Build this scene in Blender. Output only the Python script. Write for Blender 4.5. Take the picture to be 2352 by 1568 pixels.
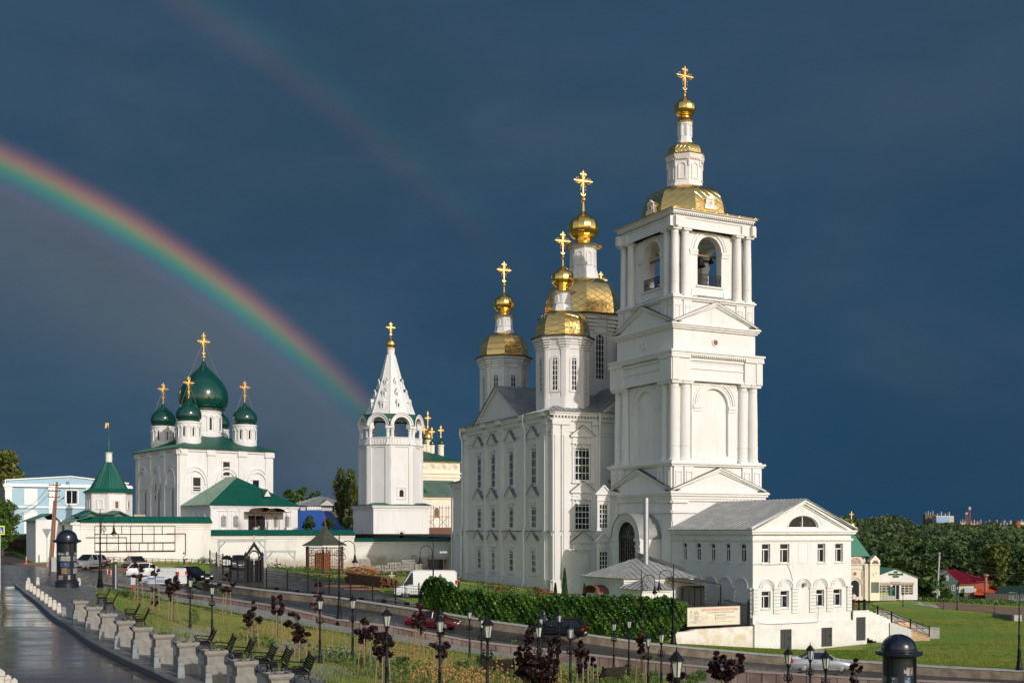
import bpy,math,random
import numpy as np
from math import radians as R,sin,cos,pi,atan2,sqrt
from mathutils import Matrix,Vector
sc=bpy.context.scene
for o in list(bpy.data.objects):bpy.data.objects.remove(o)
C=sc.collection
EYE=12.0;F=2695.0;HOR=1218.0;CX=1176.0
cam=bpy.data.cameras.new('camera');co=bpy.data.objects.new('camera',cam);C.objects.link(co)
co.location=(0,0,EYE);co.rotation_euler=(R(90),0,0)
cam.sensor_width=36;cam.lens=F/2352*36;cam.shift_y=(HOR-784)/2352
cam.clip_start=.5;cam.clip_end=9000
sc.camera=co
SUN_EL=R(23.25);ANTI_YAW=R(-37.75)
anti=Vector((sin(ANTI_YAW)*cos(SUN_EL),cos(ANTI_YAW)*cos(SUN_EL),-sin(SUN_EL)))
sd=bpy.data.lights.new('sun','SUN');sd.energy=3.0;sd.angle=R(.5);sd.color=(1.0,.92,.85)
so=bpy.data.objects.new('sun',sd);C.objects.link(so);so.location=(60,-60,60)
so.rotation_euler=anti.to_track_quat('-Z','Y').to_euler()
w=bpy.data.worlds.new('World');sc.world=w;w.use_nodes=True
nt=w.node_tree;nt.nodes.clear()
def N(t,**k):
 n=nt.nodes.new(t)
 for a,b in k.items():setattr(n,a,b)
 return n
def L(a,b):nt.links.new(a,b)
def mth(op,a,b=None,c=None,clamp=False):
 n=N('ShaderNodeMath',operation=op,use_clamp=clamp)
 for i,v in enumerate((a,b,c)):
  if v is None:continue
  if isinstance(v,(int,float)):n.inputs[i].default_value=v
  else:L(v,n.inputs[i])
 return n.outputs[0]
def maprange(v,a,b,c=0.,d=1.,smooth=True):
 n=N('ShaderNodeMapRange',interpolation_type='SMOOTHSTEP' if smooth else 'LINEAR')
 L(v,n.inputs['Value'])
 for k,x in zip(('From Min','From Max','To Min','To Max'),(a,b,c,d)):n.inputs[k].default_value=x
 return n.outputs['Result']
def vdot(a,v):
 n=N('ShaderNodeVectorMath',operation='DOT_PRODUCT');L(a,n.inputs[0]);n.inputs[1].default_value=v
 return n.outputs['Value']
def cmix(f,a,b,bt='MIX'):
 n=N('ShaderNodeMix',data_type='RGBA',blend_type=bt)
 for k,v in((0,f),(6,a),(7,b)):
  if isinstance(v,(int,float)):n.inputs[k].default_value=v
  elif isinstance(v,tuple):n.inputs[k].default_value=(*v,1)
  else:L(v,n.inputs[k])
 return n.outputs[2]
SKYS=.15
tc=N('ShaderNodeTexCoord').outputs['Generated']
sky=N('ShaderNodeTexSky',sky_type='NISHITA');sky.sun_disc=False
sky.sun_elevation=SUN_EL;sky.sun_rotation=R(142.25);sky.air_density=1.3;sky.dust_density=1.2
ang=mth('MULTIPLY',mth('ARCCOSINE',vdot(tc,anti)),180/pi)
sep=N('ShaderNodeSeparateXYZ');L(tc,sep.inputs[0])
nz=N('ShaderNodeTexNoise');nz.inputs['Scale'].default_value=2.2;nz.inputs['Detail'].default_value=5
nz.inputs['Roughness'].default_value=.5;nz.inputs['Distortion'].default_value=.6
mp=N('ShaderNodeMapping');mp.inputs['Scale'].default_value=(1,1,2.4);L(tc,mp.inputs[0]);L(mp.outputs[0],nz.inputs['Vector'])
side=maprange(sep.outputs['X'],-.35,.42)
hi=maprange(sep.outputs['Z'],.0,.42)
storm=cmix(side,(.034,.084,.146),(.013,.054,.114))
storm=cmix(mth('MULTIPLY',hi,.75),storm,(.037,.076,.132))
storm=cmix(mth('MULTIPLY',maprange(nz.outputs['Fac'],.40,.68),.45),storm,(.052,.090,.130))
n4=N('ShaderNodeTexNoise');n4.inputs['Scale'].default_value=3.4;n4.inputs['Detail'].default_value=7;n4.inputs['Roughness'].default_value=.62;L(mp.outputs[0],n4.inputs['Vector'])
storm=cmix(mth('MULTIPLY',maprange(n4.outputs['Fac'],.42,.66),.55),storm,(.020,.056,.104))
inside=mth('MULTIPLY',maprange(ang,41.6,27.0,1.0,0.0),mth('MULTIPLY',maprange(ang,41.9,40.3,0,1),1.0))
inside=mth('MULTIPLY',maprange(ang,42.0,40.4,0,1),maprange(ang,33.5,40.5,.12,1))
storm=cmix(inside,storm,(.046,.036,.022),'ADD')
def bow(stops,amt,fade):
 r=N('ShaderNodeValToRGB');r.color_ramp.interpolation='B_SPLINE'
 lo,hi_=stops[0][0],stops[-1][0]
 els=r.color_ramp.elements
 while len(els)<len(stops):els.new(.5)
 for e,(a,c)in zip(els,stops):e.position=(a-lo)/(hi_-lo);e.color=(*c,1)
 L(maprange(ang,lo,hi_,smooth=False),r.inputs[0])
 n=N('ShaderNodeVectorMath',operation='SCALE');L(r.outputs[0],n.inputs[0]);L(mth('MULTIPLY',fade,amt),n.inputs['Scale'])
 return n.outputs[0]
fade1=mth('MULTIPLY',maprange(sep.outputs['X'],-.03,-.26,.0,1.),maprange(nz.outputs['Fac'],.2,.7,.85,1.1))
b1=bow([(39.67,(0,0,0)),(39.96,(0,0,0)),(40.25,(0,0,0)),(40.61,(.016,.004,.022)),(40.97,(.004,.026,.042)),(41.25,(.004,.085,.055)),(41.51,(.035,.12,.035)),(41.76,(.15,.12,.022)),(42.01,(.19,.068,.020)),(42.33,(.07,.018,.010)),(42.69,(0,0,0)),(42.98,(0,0,0)),(43.27,(0,0,0))],1.15,fade1)
fade2=maprange(sep.outputs['Z'],.16,.46,.10,.9)
b2=bow([(50.02,(0,0,0)),(50.30,(0,0,0)),(50.59,(0,0,0)),(51.17,(.10,.020,.014)),(51.60,(.07,.055,.012)),(52.10,(.010,.060,.030)),(52.75,(.0,.012,.016)),(53.33,(0,0,0)),(53.69,(0,0,0)),(54.05,(0,0,0))],.32,fade2)
storm=cmix(1.0,storm,b1,'ADD');storm=cmix(1.0,storm,b2,'ADD')
up=N('ShaderNodeVectorMath',operation='SCALE');L(storm,up.inputs[0]);up.inputs['Scale'].default_value=1/SKYS
cover=maprange(mth('ADD',vdot(tc,(-.30,.95,0)),mth('MULTIPLY',mth('SUBTRACT',nz.outputs['Fac'],.5),.35)),-.12,.22)
cl=cmix(mth('MULTIPLY',maprange(nz.outputs['Fac'],.45,.62),.55),sky.outputs[0],(3.2,3.3,3.5))
col=cmix(cover,cl,up.outputs[0])
bg=N('ShaderNodeBackground');bg.inputs['Strength'].default_value=SKYS;L(col,bg.inputs[0])
L(bg.outputs[0],N('ShaderNodeOutputWorld').inputs[0])
sc.view_settings.view_transform='Standard';sc.view_settings.look='None';sc.view_settings.gamma=1
sc.view_settings.use_curve_mapping=False;sc.view_settings.exposure=0.0
def W(px,py,Y):return Vector(((px-CX)*Y/F,Y,EYE+(HOR-py)*Y/F))
def zof(py,Y):return EYE+(HOR-py)*Y/F
def tag(o,label=None,cat=None,group=None,kind=None):
 if label:o['label']=label
 if cat:o['category']=cat
 if group:o['group']=group
 if kind:o['kind']=kind
 return o
def empty(name,loc,rz=0,label=None,cat=None,group=None):
 o=bpy.data.objects.new(name,None);C.objects.link(o);o.location=loc;o.rotation_euler=(0,0,rz);o.empty_display_size=.3
 return tag(o,label,cat,group)
def copy_tree(o,parent=None,depth=0):
 c=o.copy();C.objects.link(c);c.parent=parent
 for ch in KIDS.get(o.name,()):
  copy_tree(ch,c)
 return c
KIDS={}
class MB:
 def __init__(s):s.v=[];s.f=[];s.mi=[];s.T=Matrix.Identity(4);s.m=0
 def add(s,vs,fs):
  n=len(s.v);T=s.T
  s.v+=[(T@Vector(p))[:]for p in vs]
  s.f+=[tuple(n+i for i in f)for f in fs];s.mi+=[s.m]*len(fs)
  return s
 def box(s,x0,x1,y0,y1,z0,z1):
  return s.add([(x0,y0,z0),(x1,y0,z0),(x1,y1,z0),(x0,y1,z0),(x0,y0,z1),(x1,y0,z1),(x1,y1,z1),(x0,y1,z1)],[(0,3,2,1),(4,5,6,7),(0,1,5,4),(1,2,6,5),(2,3,7,6),(3,0,4,7)])
 def poly(s,pts,y0,y1):
  n=len(pts)
  return s.add([(x,y0,z)for x,z in pts]+[(x,y1,z)for x,z in pts],[tuple(range(n)),tuple(range(2*n-1,n-1,-1))]+[(i,n+i,n+(i+1)%n,(i+1)%n)for i in range(n)])
 def prism(s,pts,z0,z1):
  n=len(pts)
  return s.add([(x,y,z0)for x,y in pts]+[(x,y,z1)for x,y in pts],[tuple(range(n-1,-1,-1)),tuple(range(n,2*n))]+[(i,(i+1)%n,n+(i+1)%n,n+i)for i in range(n)])
 def lathe(s,prof,n=16,cx=0,cy=0,ph=0,caps=True):
  vs=[];fs=[]
  for r,z in prof:
   vs+=[(cx+r*cos(ph+2*pi*k/n),cy+r*sin(ph+2*pi*k/n),z)for k in range(n)]
  for i in range(len(prof)-1):
   fs+=[(i*n+k,i*n+(k+1)%n,(i+1)*n+(k+1)%n,(i+1)*n+k)for k in range(n)]
  if caps:fs+=[tuple(range(n-1,-1,-1)),tuple(range((len(prof)-1)*n,len(prof)*n))]
  return s.add(vs,fs)
 def tube(s,pts,r,n=6,r1=None):
  pts=[Vector(p)for p in pts];vs=[];fs=[]
  for i,p in enumerate(pts):
   d=(pts[min(i+1,len(pts)-1)]-pts[max(i-1,0)]).normalized()
   a=d.cross(Vector((0,0,1))if abs(d.z)<.95 else Vector((1,0,0))).normalized();b=d.cross(a)
   rr=r if r1 is None else r+(r1-r)*i/(len(pts)-1)
   vs+=[p+(a*cos(2*pi*k/n)+b*sin(2*pi*k/n))*rr for k in range(n)]
  for i in range(len(pts)-1):
   fs+=[(i*n+k,i*n+(k+1)%n,(i+1)*n+(k+1)%n,(i+1)*n+k)for k in range(n)]
  fs+=[tuple(range(n-1,-1,-1)),tuple(range((len(pts)-1)*n,len(pts)*n))]
  return s.add(vs,fs)
 def ball(s,x,y,z,r,n=8,k=5,sz=1):
  return s.lathe([(max(r*sin(pi*i/k),r*.02),z-r*sz*cos(pi*i/k))for i in range(k+1)],n,x,y)
 def band(s,cx,zc,r0,r1,y0,y1,a0=0,a1=pi,n=14):
  o=[(cx+r1*cos(a0+(a1-a0)*i/n),zc+r1*sin(a0+(a1-a0)*i/n))for i in range(n+1)]
  i_=[(cx+r0*cos(a0+(a1-a0)*i/n),zc+r0*sin(a0+(a1-a0)*i/n))for i in range(n+1)]
  for k in range(n):s.poly([i_[k],o[k],o[k+1],i_[k+1]],y0,y1)
  return s
 def archfill(s,cx,r,z0,zs,y0,y1,rise=None,n=12):
  rise=r if rise is None else rise
  return s.poly([(cx-r,z0),(cx+r,z0)]+[(cx+r*cos(pi*i/n),zs+rise*sin(pi*i/n))for i in range(n+1)],y0,y1)
 def archwall(s,x0,x1,z0,z1,y0,y1,cx,r,zb,zs,n=14):
  s.box(x0,cx-r,y0,y1,z0,z1);s.box(cx+r,x1,y0,y1,z0,z1)
  if zb>z0+1e-4:s.box(cx-r,cx+r,y0,y1,z0,zb)
  for k in range(n):
   a,b=pi*k/n,pi*(k+1)/n
   s.poly([(cx+r*cos(a),zs+r*sin(a)),(cx+r*cos(a),z1),(cx+r*cos(b),z1),(cx+r*cos(b),zs+r*sin(b))],y0,y1)
  return s
 def wallholes(s,x0,x1,z0,z1,holes,y=0,d=.35):
  xs=sorted({x0,x1}|{h[0]for h in holes}|{h[1]for h in holes})
  for a,b in zip(xs,xs[1:]):
   if b-a<1e-5:continue
   m=(a+b)/2;hs=sorted((h for h in holes if h[0]<m<h[1]),key=lambda h:h[2]);z=z0
   for h in hs:
    if h[2]>z+1e-5:s.add([(a,y,z),(b,y,z),(b,y,h[2]),(a,y,h[2])],[(0,1,2,3)])
    z=h[3]
   if z1>z+1e-5:s.add([(a,y,z),(b,y,z),(b,y,z1),(a,y,z1)],[(0,1,2,3)])
  for h in holes:
   a,b,c,e=h[:4];rise=h[4]if len(h)>4 else 0;q=y+d
   s.add([(a,y,c),(b,y,c),(b,q,c),(a,q,c)],[(0,1,2,3)])
   s.add([(a,y,c),(a,q,c),(a,q,e),(a,y,e)],[(0,1,2,3)])
   s.add([(b,y,c),(b,y,e),(b,q,e),(b,q,c)],[(0,1,2,3)])
   s.add([(a,y,e),(a,q,e),(b,q,e),(b,y,e)],[(0,1,2,3)])
   if rise:
    m,r,zs,n=(a+b)/2,(b-a)/2,e-rise,10
    for k in range(n):
     p,t=pi*k/n,pi*(k+1)/n
     s.poly([(m+r*cos(p),zs+rise*sin(p)),(m+r*cos(p),e),(m+r*cos(t),e),(m+r*cos(t),zs+rise*sin(t))],y,q)
  return s
 def sheet(s,a,b,c,d,th=.06,ribs=0,rh=.05,rw=.05):
  a,b,c,d=map(Vector,(a,b,c,d));n=(b-a).cross(d-a)
  if n.length<1e-6:n=(c-a).cross(d-a)
  n=n.normalized()
  if n.z<0:n=-n
  s.add([a,b,c,d,a-n*th,b-n*th,c-n*th,d-n*th],[(0,1,2,3),(7,6,5,4),(0,4,5,1),(1,5,6,2),(2,6,7,3),(3,7,4,0)])
  E=(b-a).normalized();LE=(b-a).length;ud,uc=(d-a).dot(E),(c-a).dot(E);hv=(d-a)-E*ud
  for k in range(ribs):
   s_=LE*(k+.5)/ribs;f=1.0
   if ud>1e-3 and s_<ud:f=s_/ud
   if uc<LE-1e-3 and s_>uc:f=min(f,(LE-s_)/(LE-uc))
   p=a+E*s_;q=p+hv*f;e=E*rw/2;u=n*rh
   s.add([p-e,p+e,q+e,q-e,p-e+u,p+e+u,q+e+u,q-e+u],[(4,5,6,7),(0,4,7,3),(1,2,6,5),(0,1,5,4),(2,3,7,6)])
  return s
 def build(s,name,mats,parent=None,ang=None,recalc=True,**k):
  if not isinstance(mats,(list,tuple)):mats=[mats]
  me=bpy.data.meshes.new(name);me.from_pydata(s.v,[],s.f)
  for m in mats:me.materials.append(m)
  if len(mats)>1:me.polygons.foreach_set('material_index',s.mi)
  me.update()
  if recalc:
   import bmesh
   bm=bmesh.new();bm.from_mesh(me);bmesh.ops.recalc_face_normals(bm,faces=bm.faces);bm.to_mesh(me);bm.free()
  if ang:
   me.polygons.foreach_set('use_smooth',[True]*len(me.polygons));me.set_sharp_from_angle(angle=R(ang))
  o=bpy.data.objects.new(name,me);C.objects.link(o)
  if parent:o.parent=parent;KIDS.setdefault(parent.name,[]).append(o)
  return tag(o,**k)
def npmesh(name,V,Fq,mats,parent=None,mi=None,smooth=False,**k):
 V=np.asarray(V,dtype=np.float32);Fq=np.asarray(Fq,dtype=np.int32);nf,q=Fq.shape
 me=bpy.data.meshes.new(name);me.vertices.add(len(V));me.vertices.foreach_set('co',V.ravel())
 me.loops.add(nf*q);me.loops.foreach_set('vertex_index',Fq.ravel());me.polygons.add(nf)
 me.polygons.foreach_set('loop_start',np.arange(0,nf*q,q,dtype=np.int32));me.polygons.foreach_set('loop_total',np.full(nf,q,dtype=np.int32))
 for m in(mats if isinstance(mats,(list,tuple))else[mats]):me.materials.append(m)
 if mi is not None:me.polygons.foreach_set('material_index',np.asarray(mi,dtype=np.int32))
 me.update(calc_edges=True);me.validate()
 if smooth:me.polygons.foreach_set('use_smooth',[True]*nf)
 o=bpy.data.objects.new(name,me);C.objects.link(o)
 if parent:o.parent=parent;KIDS.setdefault(parent.name,[]).append(o)
 return tag(o,**k)
def mat(name,c1,c2=None,scale=1.0,rough=.8,metal=0.,bump=0.,bscale=8.,stretch=(1,1,1),lo=.35,hi=.7,coat=0.,rough2=None,spec=.5,coords='Object',extra=None,detail=6,transl=0,c3=None,s3=.15):
 global nt
 m=bpy.data.materials.new(name);m.use_nodes=True;nt=m.node_tree;nt.nodes.clear()
 b=N('ShaderNodeBsdfPrincipled');out=N('ShaderNodeOutputMaterial');L(b.outputs[0],out.inputs[0])
 b.inputs['Roughness'].default_value=rough;b.inputs['Metallic'].default_value=metal;b.inputs['Coat Weight'].default_value=coat
 b.inputs['Coat Roughness'].default_value=.06;b.inputs['Specular IOR Level'].default_value=spec
 b.inputs['Base Color'].default_value=(*c1,1)
 tc=N('ShaderNodeTexCoord').outputs[coords];mp=N('ShaderNodeMapping');mp.inputs['Scale'].default_value=stretch;L(tc,mp.inputs[0]);v=mp.outputs[0]
 if c2:
  n=N('ShaderNodeTexNoise');n.inputs['Scale'].default_value=scale;n.inputs['Detail'].default_value=detail;n.inputs['Roughness'].default_value=.6;L(v,n.inputs['Vector'])
  f=maprange(n.outputs['Fac'],lo,hi);cc=cmix(f,c1,c2)
  if c3:
   n3=N('ShaderNodeTexNoise');n3.inputs['Scale'].default_value=s3;n3.inputs['Detail'].default_value=3;L(v,n3.inputs['Vector'])
   cc=cmix(maprange(n3.outputs['Fac'],.42,.62),cc,c3)
  L(cc,b.inputs['Base Color'])
  if rough2 is not None:L(maprange(n.outputs['Fac'],lo,hi,rough,rough2),b.inputs['Roughness'])
 if bump:
  n2=N('ShaderNodeTexNoise');n2.inputs['Scale'].default_value=bscale;n2.inputs['Detail'].default_value=5;L(v,n2.inputs['Vector'])
  bp=N('ShaderNodeBump');bp.inputs['Strength'].default_value=bump;bp.inputs['Distance'].default_value=.05;L(n2.outputs['Fac'],bp.inputs['Height']);L(bp.outputs[0],b.inputs['Normal'])
 if transl:
  t=N('ShaderNodeBsdfTranslucent');mx=N('ShaderNodeMixShader');mx.inputs[0].default_value=transl
  if c2:L(cc,t.inputs[0])
  else:t.inputs[0].default_value=(*c1,1)
  L(b.outputs[0],mx.inputs[1]);L(t.outputs[0],mx.inputs[2]);L(mx.outputs[0],out.inputs[0])
 if extra:extra(b,v)
 return m
def gold_extra(k):
 def f(b,v):
  s=N('ShaderNodeSeparateXYZ');L(v,s.inputs[0])
  a=mth('MULTIPLY',mth('ARCTAN2',s.outputs['Y'],s.outputs['X']),k)
  p=mth('FRACT',mth('ADD',mth('MULTIPLY',s.outputs['Z'],1.25),a));q=mth('FRACT',mth('SUBTRACT',mth('MULTIPLY',s.outputs['Z'],1.25),a))
  e=mth('MINIMUM',mth('MINIMUM',p,mth('SUBTRACT',1.0,p)),mth('MINIMUM',q,mth('SUBTRACT',1.0,q)))
  h=maprange(e,.0,.06)
  n=N('ShaderNodeTexNoise');n.inputs['Scale'].default_value=.9;n.inputs['Detail'].default_value=3;L(v,n.inputs['Vector'])
  hh=mth('ADD',mth('MULTIPLY',h,.35),mth('ADD',mth('MULTIPLY',n.outputs['Fac'],1.4),mth('MULTIPLY',mth('ADD',p,q),.12)))
  bp=N('ShaderNodeBump');bp.inputs['Strength'].default_value=.55;bp.inputs['Distance'].default_value=.09;L(hh,bp.inputs['Height']);L(bp.outputs[0],b.inputs['Normal'])
 return f
def stain(z0,h,col,amt=.7):
 def f(b,v):
  g=N('ShaderNodeNewGeometry').outputs['Position'];s=N('ShaderNodeSeparateXYZ');L(g,s.inputs[0])
  n=N('ShaderNodeTexNoise');n.inputs['Scale'].default_value=.8;n.inputs['Detail'].default_value=6;L(g,n.inputs['Vector'])
  t=mth('ADD',mth('DIVIDE',mth('SUBTRACT',s.outputs['Z'],z0),h),mth('MULTIPLY',mth('SUBTRACT',n.outputs['Fac'],.5),1.6))
  fac=mth('MULTIPLY',maprange(t,1.0,.1,0.,1.),amt)
  src=b.inputs['Base Color'].links[0].from_socket
  L(cmix(fac,src,col),b.inputs['Base Color'])
 return f
def grid_extra(sx,sy,gap,dark,hgt=.4,mort=None):
 def f(b,v):
  br=N('ShaderNodeTexBrick');L(v,br.inputs['Vector']);br.inputs['Scale'].default_value=1
  br.inputs['Brick Width'].default_value=sx;br.inputs['Row Height'].default_value=sy;br.inputs['Mortar Size'].default_value=gap
  br.inputs['Color1'].default_value=(1,1,1,1);br.inputs['Color2'].default_value=(.72,.72,.72,1);br.inputs['Mortar'].default_value=(dark,dark,dark,1)
  lk=b.inputs['Base Color'].links;src=lk[0].from_socket if lk else tuple(b.inputs['Base Color'].default_value)[:3]
  L(cmix(1.0,src,br.outputs['Color'],'MULTIPLY'),b.inputs['Base Color'])
  bp=N('ShaderNodeBump');bp.inputs['Strength'].default_value=hgt;bp.inputs['Distance'].default_value=.02;L(mth('SUBTRACT',1.0,br.outputs['Fac']),bp.inputs['Height']);L(bp.outputs[0],b.inputs['Normal'])
 return f
def streaks(b,v):
 g=N('ShaderNodeNewGeometry').outputs['Position'];m=N('ShaderNodeMapping');m.inputs['Scale'].default_value=(2.2,2.2,.16);L(g,m.inputs[0])
 n=N('ShaderNodeTexNoise');n.inputs['Scale'].default_value=1.0;n.inputs['Detail'].default_value=7;n.inputs['Roughness'].default_value=.65;L(m.outputs[0],n.inputs['Vector'])
 n2=N('ShaderNodeTexNoise');n2.inputs['Scale'].default_value=.22;n2.inputs['Detail'].default_value=4;L(g,n2.inputs['Vector'])
 f=mth('MULTIPLY',mth('MULTIPLY',maprange(n.outputs['Fac'],.52,.74),maprange(n2.outputs['Fac'],.40,.62)),.50)
 L(cmix(f,b.inputs['Base Color'].links[0].from_socket,(.44,.41,.37)),b.inputs['Base Color'])
X={}
X['plaster']=mat('white_plaster',(.695,.695,.69),(.625,.62,.61),.9,rough=.85,bump=.25,bscale=5,stretch=(1,1,.45),lo=.42,hi=.75,c3=(.66,.65,.635),s3=.25,extra=lambda b,v:streaks(b,v))
X['oldplaster']=mat('aged_plaster',(.70,.685,.66),(.60,.565,.52),.55,rough=.9,bump=.4,bscale=4,stretch=(1,1,.5),lo=.48,hi=.72,extra=stain(7.2,1.6,(.36,.27,.19),.75))
X['baseplaster']=mat('basement_plaster',(.70,.685,.665),(.63,.60,.56),.9,rough=.9,bump=.6,bscale=5,lo=.46,hi=.66,extra=stain(.1,1.0,(.50,.44,.36),.5))
X['footplaster']=mat('peeling_plaster',(.70,.675,.64),(.62,.52,.40),.8,rough=.92,bump=.6,bscale=5,lo=.44,hi=.6,extra=stain(.2,2.2,(.50,.40,.28),.6))
X['cream']=mat('cream_plaster',(.78,.70,.56),(.70,.62,.50),1,rough=.85,bump=.2)
X['gold']=mat('gold_leaf',(1.0,.62,.18),rough=.18,metal=1,bump=.08,bscale=1.3)
X['goldd']=mat('gold_sheet',(.98,.63,.22),rough=.22,metal=1,extra=gold_extra(4.0))
X['goldc']=mat('gold_cross',(1.0,.66,.22),rough=.33,metal=.9)
X['green']=mat('green_enamel',(.002,.047,.034),(.002,.040,.029),2,rough=.16,coat=.6,bump=.10,bscale=.9)
X['groof']=mat('green_sheet_roof',(.004,.080,.054),(.006,.092,.064),.8,rough=.42,bump=.15,bscale=3)
X['gpale']=mat('worn_green_roof',(.18,.25,.20),(.09,.19,.13),.6,rough=.5)
X['grey']=mat('grey_sheet_roof',(.24,.25,.25),(.33,.335,.33),.7,rough=.45,metal=.25,bump=.25,bscale=2,lo=.4,hi=.7)
X['dkroof']=mat('dark_sheet_roof',(.07,.073,.08),(.11,.11,.115),.8,rough=.5,metal=.2)
X['glass']=mat('window_glass',(.012,.016,.02),(.085,.088,.085),.9,rough=.08,spec=.35,lo=.54,hi=.72,detail=2)
X['whitew']=mat('white_window_paint',(.74,.74,.73),rough=.45)
X['iron']=mat('black_iron',(.006,.007,.009),rough=.5,spec=.25)
X['ironb']=mat('blueblack_paint',(.007,.011,.022),rough=.28,coat=.3)
X['steel']=mat('brushed_steel',(.48,.50,.52),(.38,.40,.42),3,rough=.5,metal=.85,stretch=(1,1,4))
X['brick']=mat('red_brick',(.30,.10,.06),(.22,.09,.06),3,rough=.9)
X['rust']=mat('rusty_iron',(.20,.075,.03),(.10,.04,.02),4,rough=.8)
X['asphalt']=mat('wet_asphalt',(.040,.042,.046),(.055,.054,.054),3.5,rough=.24,rough2=.5,bump=.08,bscale=30,lo=.38,hi=.62,c3=(.024,.026,.031),s3=.12)
X['paint']=mat('road_paint',(.55,.52,.44),(.25,.24,.22),8,rough=.6)
X['granite']=mat('pink_granite',(.32,.235,.20),(.25,.185,.16),3,rough=.75,bump=.3,bscale=9,extra=grid_extra(1.5,.45,.02,.35),c3=(.19,.13,.105),s3=.5)
X['retain']=mat('sandy_concrete',(.27,.215,.15),(.17,.135,.10),1.2,rough=.9,bump=.5,bscale=4,lo=.4,hi=.62)
X['cap']=mat('pale_concrete',(.42,.41,.39),(.33,.32,.30),2,rough=.8,bump=.2)
X['stone']=mat('grey_stone',(.235,.225,.20),(.165,.158,.142),3,rough=.75,bump=.35,bscale=12)
X['bollw']=mat('white_stone',(.50,.48,.43),(.40,.38,.34),5,rough=.8,bump=.2)
X['bollg']=mat('blue_grey_stone',(.20,.225,.24),(.15,.17,.185),5,rough=.6,bump=.2)
X['pave']=mat('grey_paving',(.165,.160,.155),(.12,.118,.116),2,rough=.33,rough2=.62,bump=.2,bscale=10,extra=grid_extra(.4,.2,.012,.6))
X['walk']=mat('sidewalk_paving',(.34,.325,.31),(.27,.26,.25),1.2,rough=.6,extra=grid_extra(.6,.3,.012,.7))
X['woodd']=mat('dark_bench_wood',(.022,.017,.013),(.032,.025,.017),6,rough=.7,spec=.2)
X['stake']=mat('stake_wood',(.26,.185,.12),(.18,.12,.08),8,rough=.85)
X['wood']=mat('grey_timber',(.20,.20,.20),(.14,.14,.14),5,rough=.85)
X['greyp']=mat('pale_grey_paint',(.42,.44,.45),(.34,.35,.36),3,rough=.6)
X['lumber']=mat('brown_lumber',(.17,.065,.022),(.075,.03,.014),6,rough=.85)
X['lantern']=mat('frosted_glass',(.44,.46,.42),(.37,.39,.36),6,rough=.25)
X['purple']=mat('purple_leaf',(.030,.0075,.0085),(.012,.004,.006),9,rough=.5,lo=.3,hi=.75,transl=.18)
X['purpler']=mat('wine_leaf',(.070,.014,.013),(.026,.006,.008),9,rough=.5,lo=.3,hi=.75,transl=.18)
X['leaf']=mat('green_leaf',(0.098,0.172,0.025),(0.046,0.098,0.018),1.2,rough=.6,lo=.35,hi=.65,transl=.22)
X['leafd']=mat('dark_green_leaf',(0.050,0.106,0.024),(0.024,0.060,0.017),.8,rough=.65,lo=.35,hi=.65,transl=.2,c3=(0.090,0.132,0.024),s3=.12)
X['leafy']=mat('yellow_green_leaf',(.15,.17,.025),(.07,.10,.016),1,rough=.6,lo=.35,hi=.65,transl=.25)
X['ivy']=mat('ivy_leaf',(0.041,0.121,0.012),(0.020,0.072,0.009),3,rough=.42,lo=.35,hi=.65,transl=.15,c3=(0.080,0.170,0.016),s3=.7)
X['thuja']=mat('thuja_leaf',(.03,.10,.015),(.015,.06,.01),6,rough=.7)
X['bark']=mat('bark',(.10,.08,.06),(.06,.045,.035),4,rough=.9)
X['barkw']=mat('birch_bark',(.50,.46,.38),(.20,.18,.15),3,rough=.8)
X['grass']=mat('grass_sheet',(0.195,0.215,0.034),(0.111,0.150,0.023),.9,rough=.95,bump=.6,bscale=7,lo=.35,hi=.65,c3=(0.260,0.227,0.046),s3=.10)
X['lawn']=mat('mown_lawn',(0.150,0.260,0.014),(0.104,0.195,0.016),.9,rough=.95,bump=.6,bscale=6,lo=.35,hi=.65,c3=(0.260,0.240,0.023),s3=.07)
X['blade']=mat('grass_blade',(0.221,0.247,0.036),(0.312,0.286,0.065),.7,rough=.7,lo=.35,hi=.65,transl=.25)
X['blade2']=mat('tall_green_blade',(0.124,0.208,0.039),(0.221,0.247,0.058),.9,rough=.7,transl=.25)
X['straw']=mat('dry_straw',(.26,.21,.10),(.16,.14,.06),2,rough=.8,transl=.2)
X['allium']=mat('dried_flower_head',(.36,.21,.065),(.22,.125,.045),12,rough=.9)
X['silver']=mat('silver_leaf',(0.306,0.306,0.243),(0.180,0.189,0.153),6,rough=.8,transl=.15)
X['soil']=mat('dark_earth',(.075,.055,.042),(.05,.038,.03),2,rough=.75,bump=.5)
X['dirt']=mat('sandy_dirt_track',(.24,.15,.085),(.15,.095,.06),.7,rough=.8,bump=.4,bscale=3)
X['wetyard']=mat('wet_dark_yard',(.060,.048,.042),(.042,.036,.034),1.0,rough=.32,rough2=.6,bump=.08,bscale=20)
X['far']=mat('far_meadow',(.06,.09,.03),(.035,.06,.02),.02,rough=.95)
def flat(name,c,r=.5,m=0.,coat=0.):
 if name not in X:X[name]=mat(name,c,rough=r,metal=m,coat=coat)
 return X[name]
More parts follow.
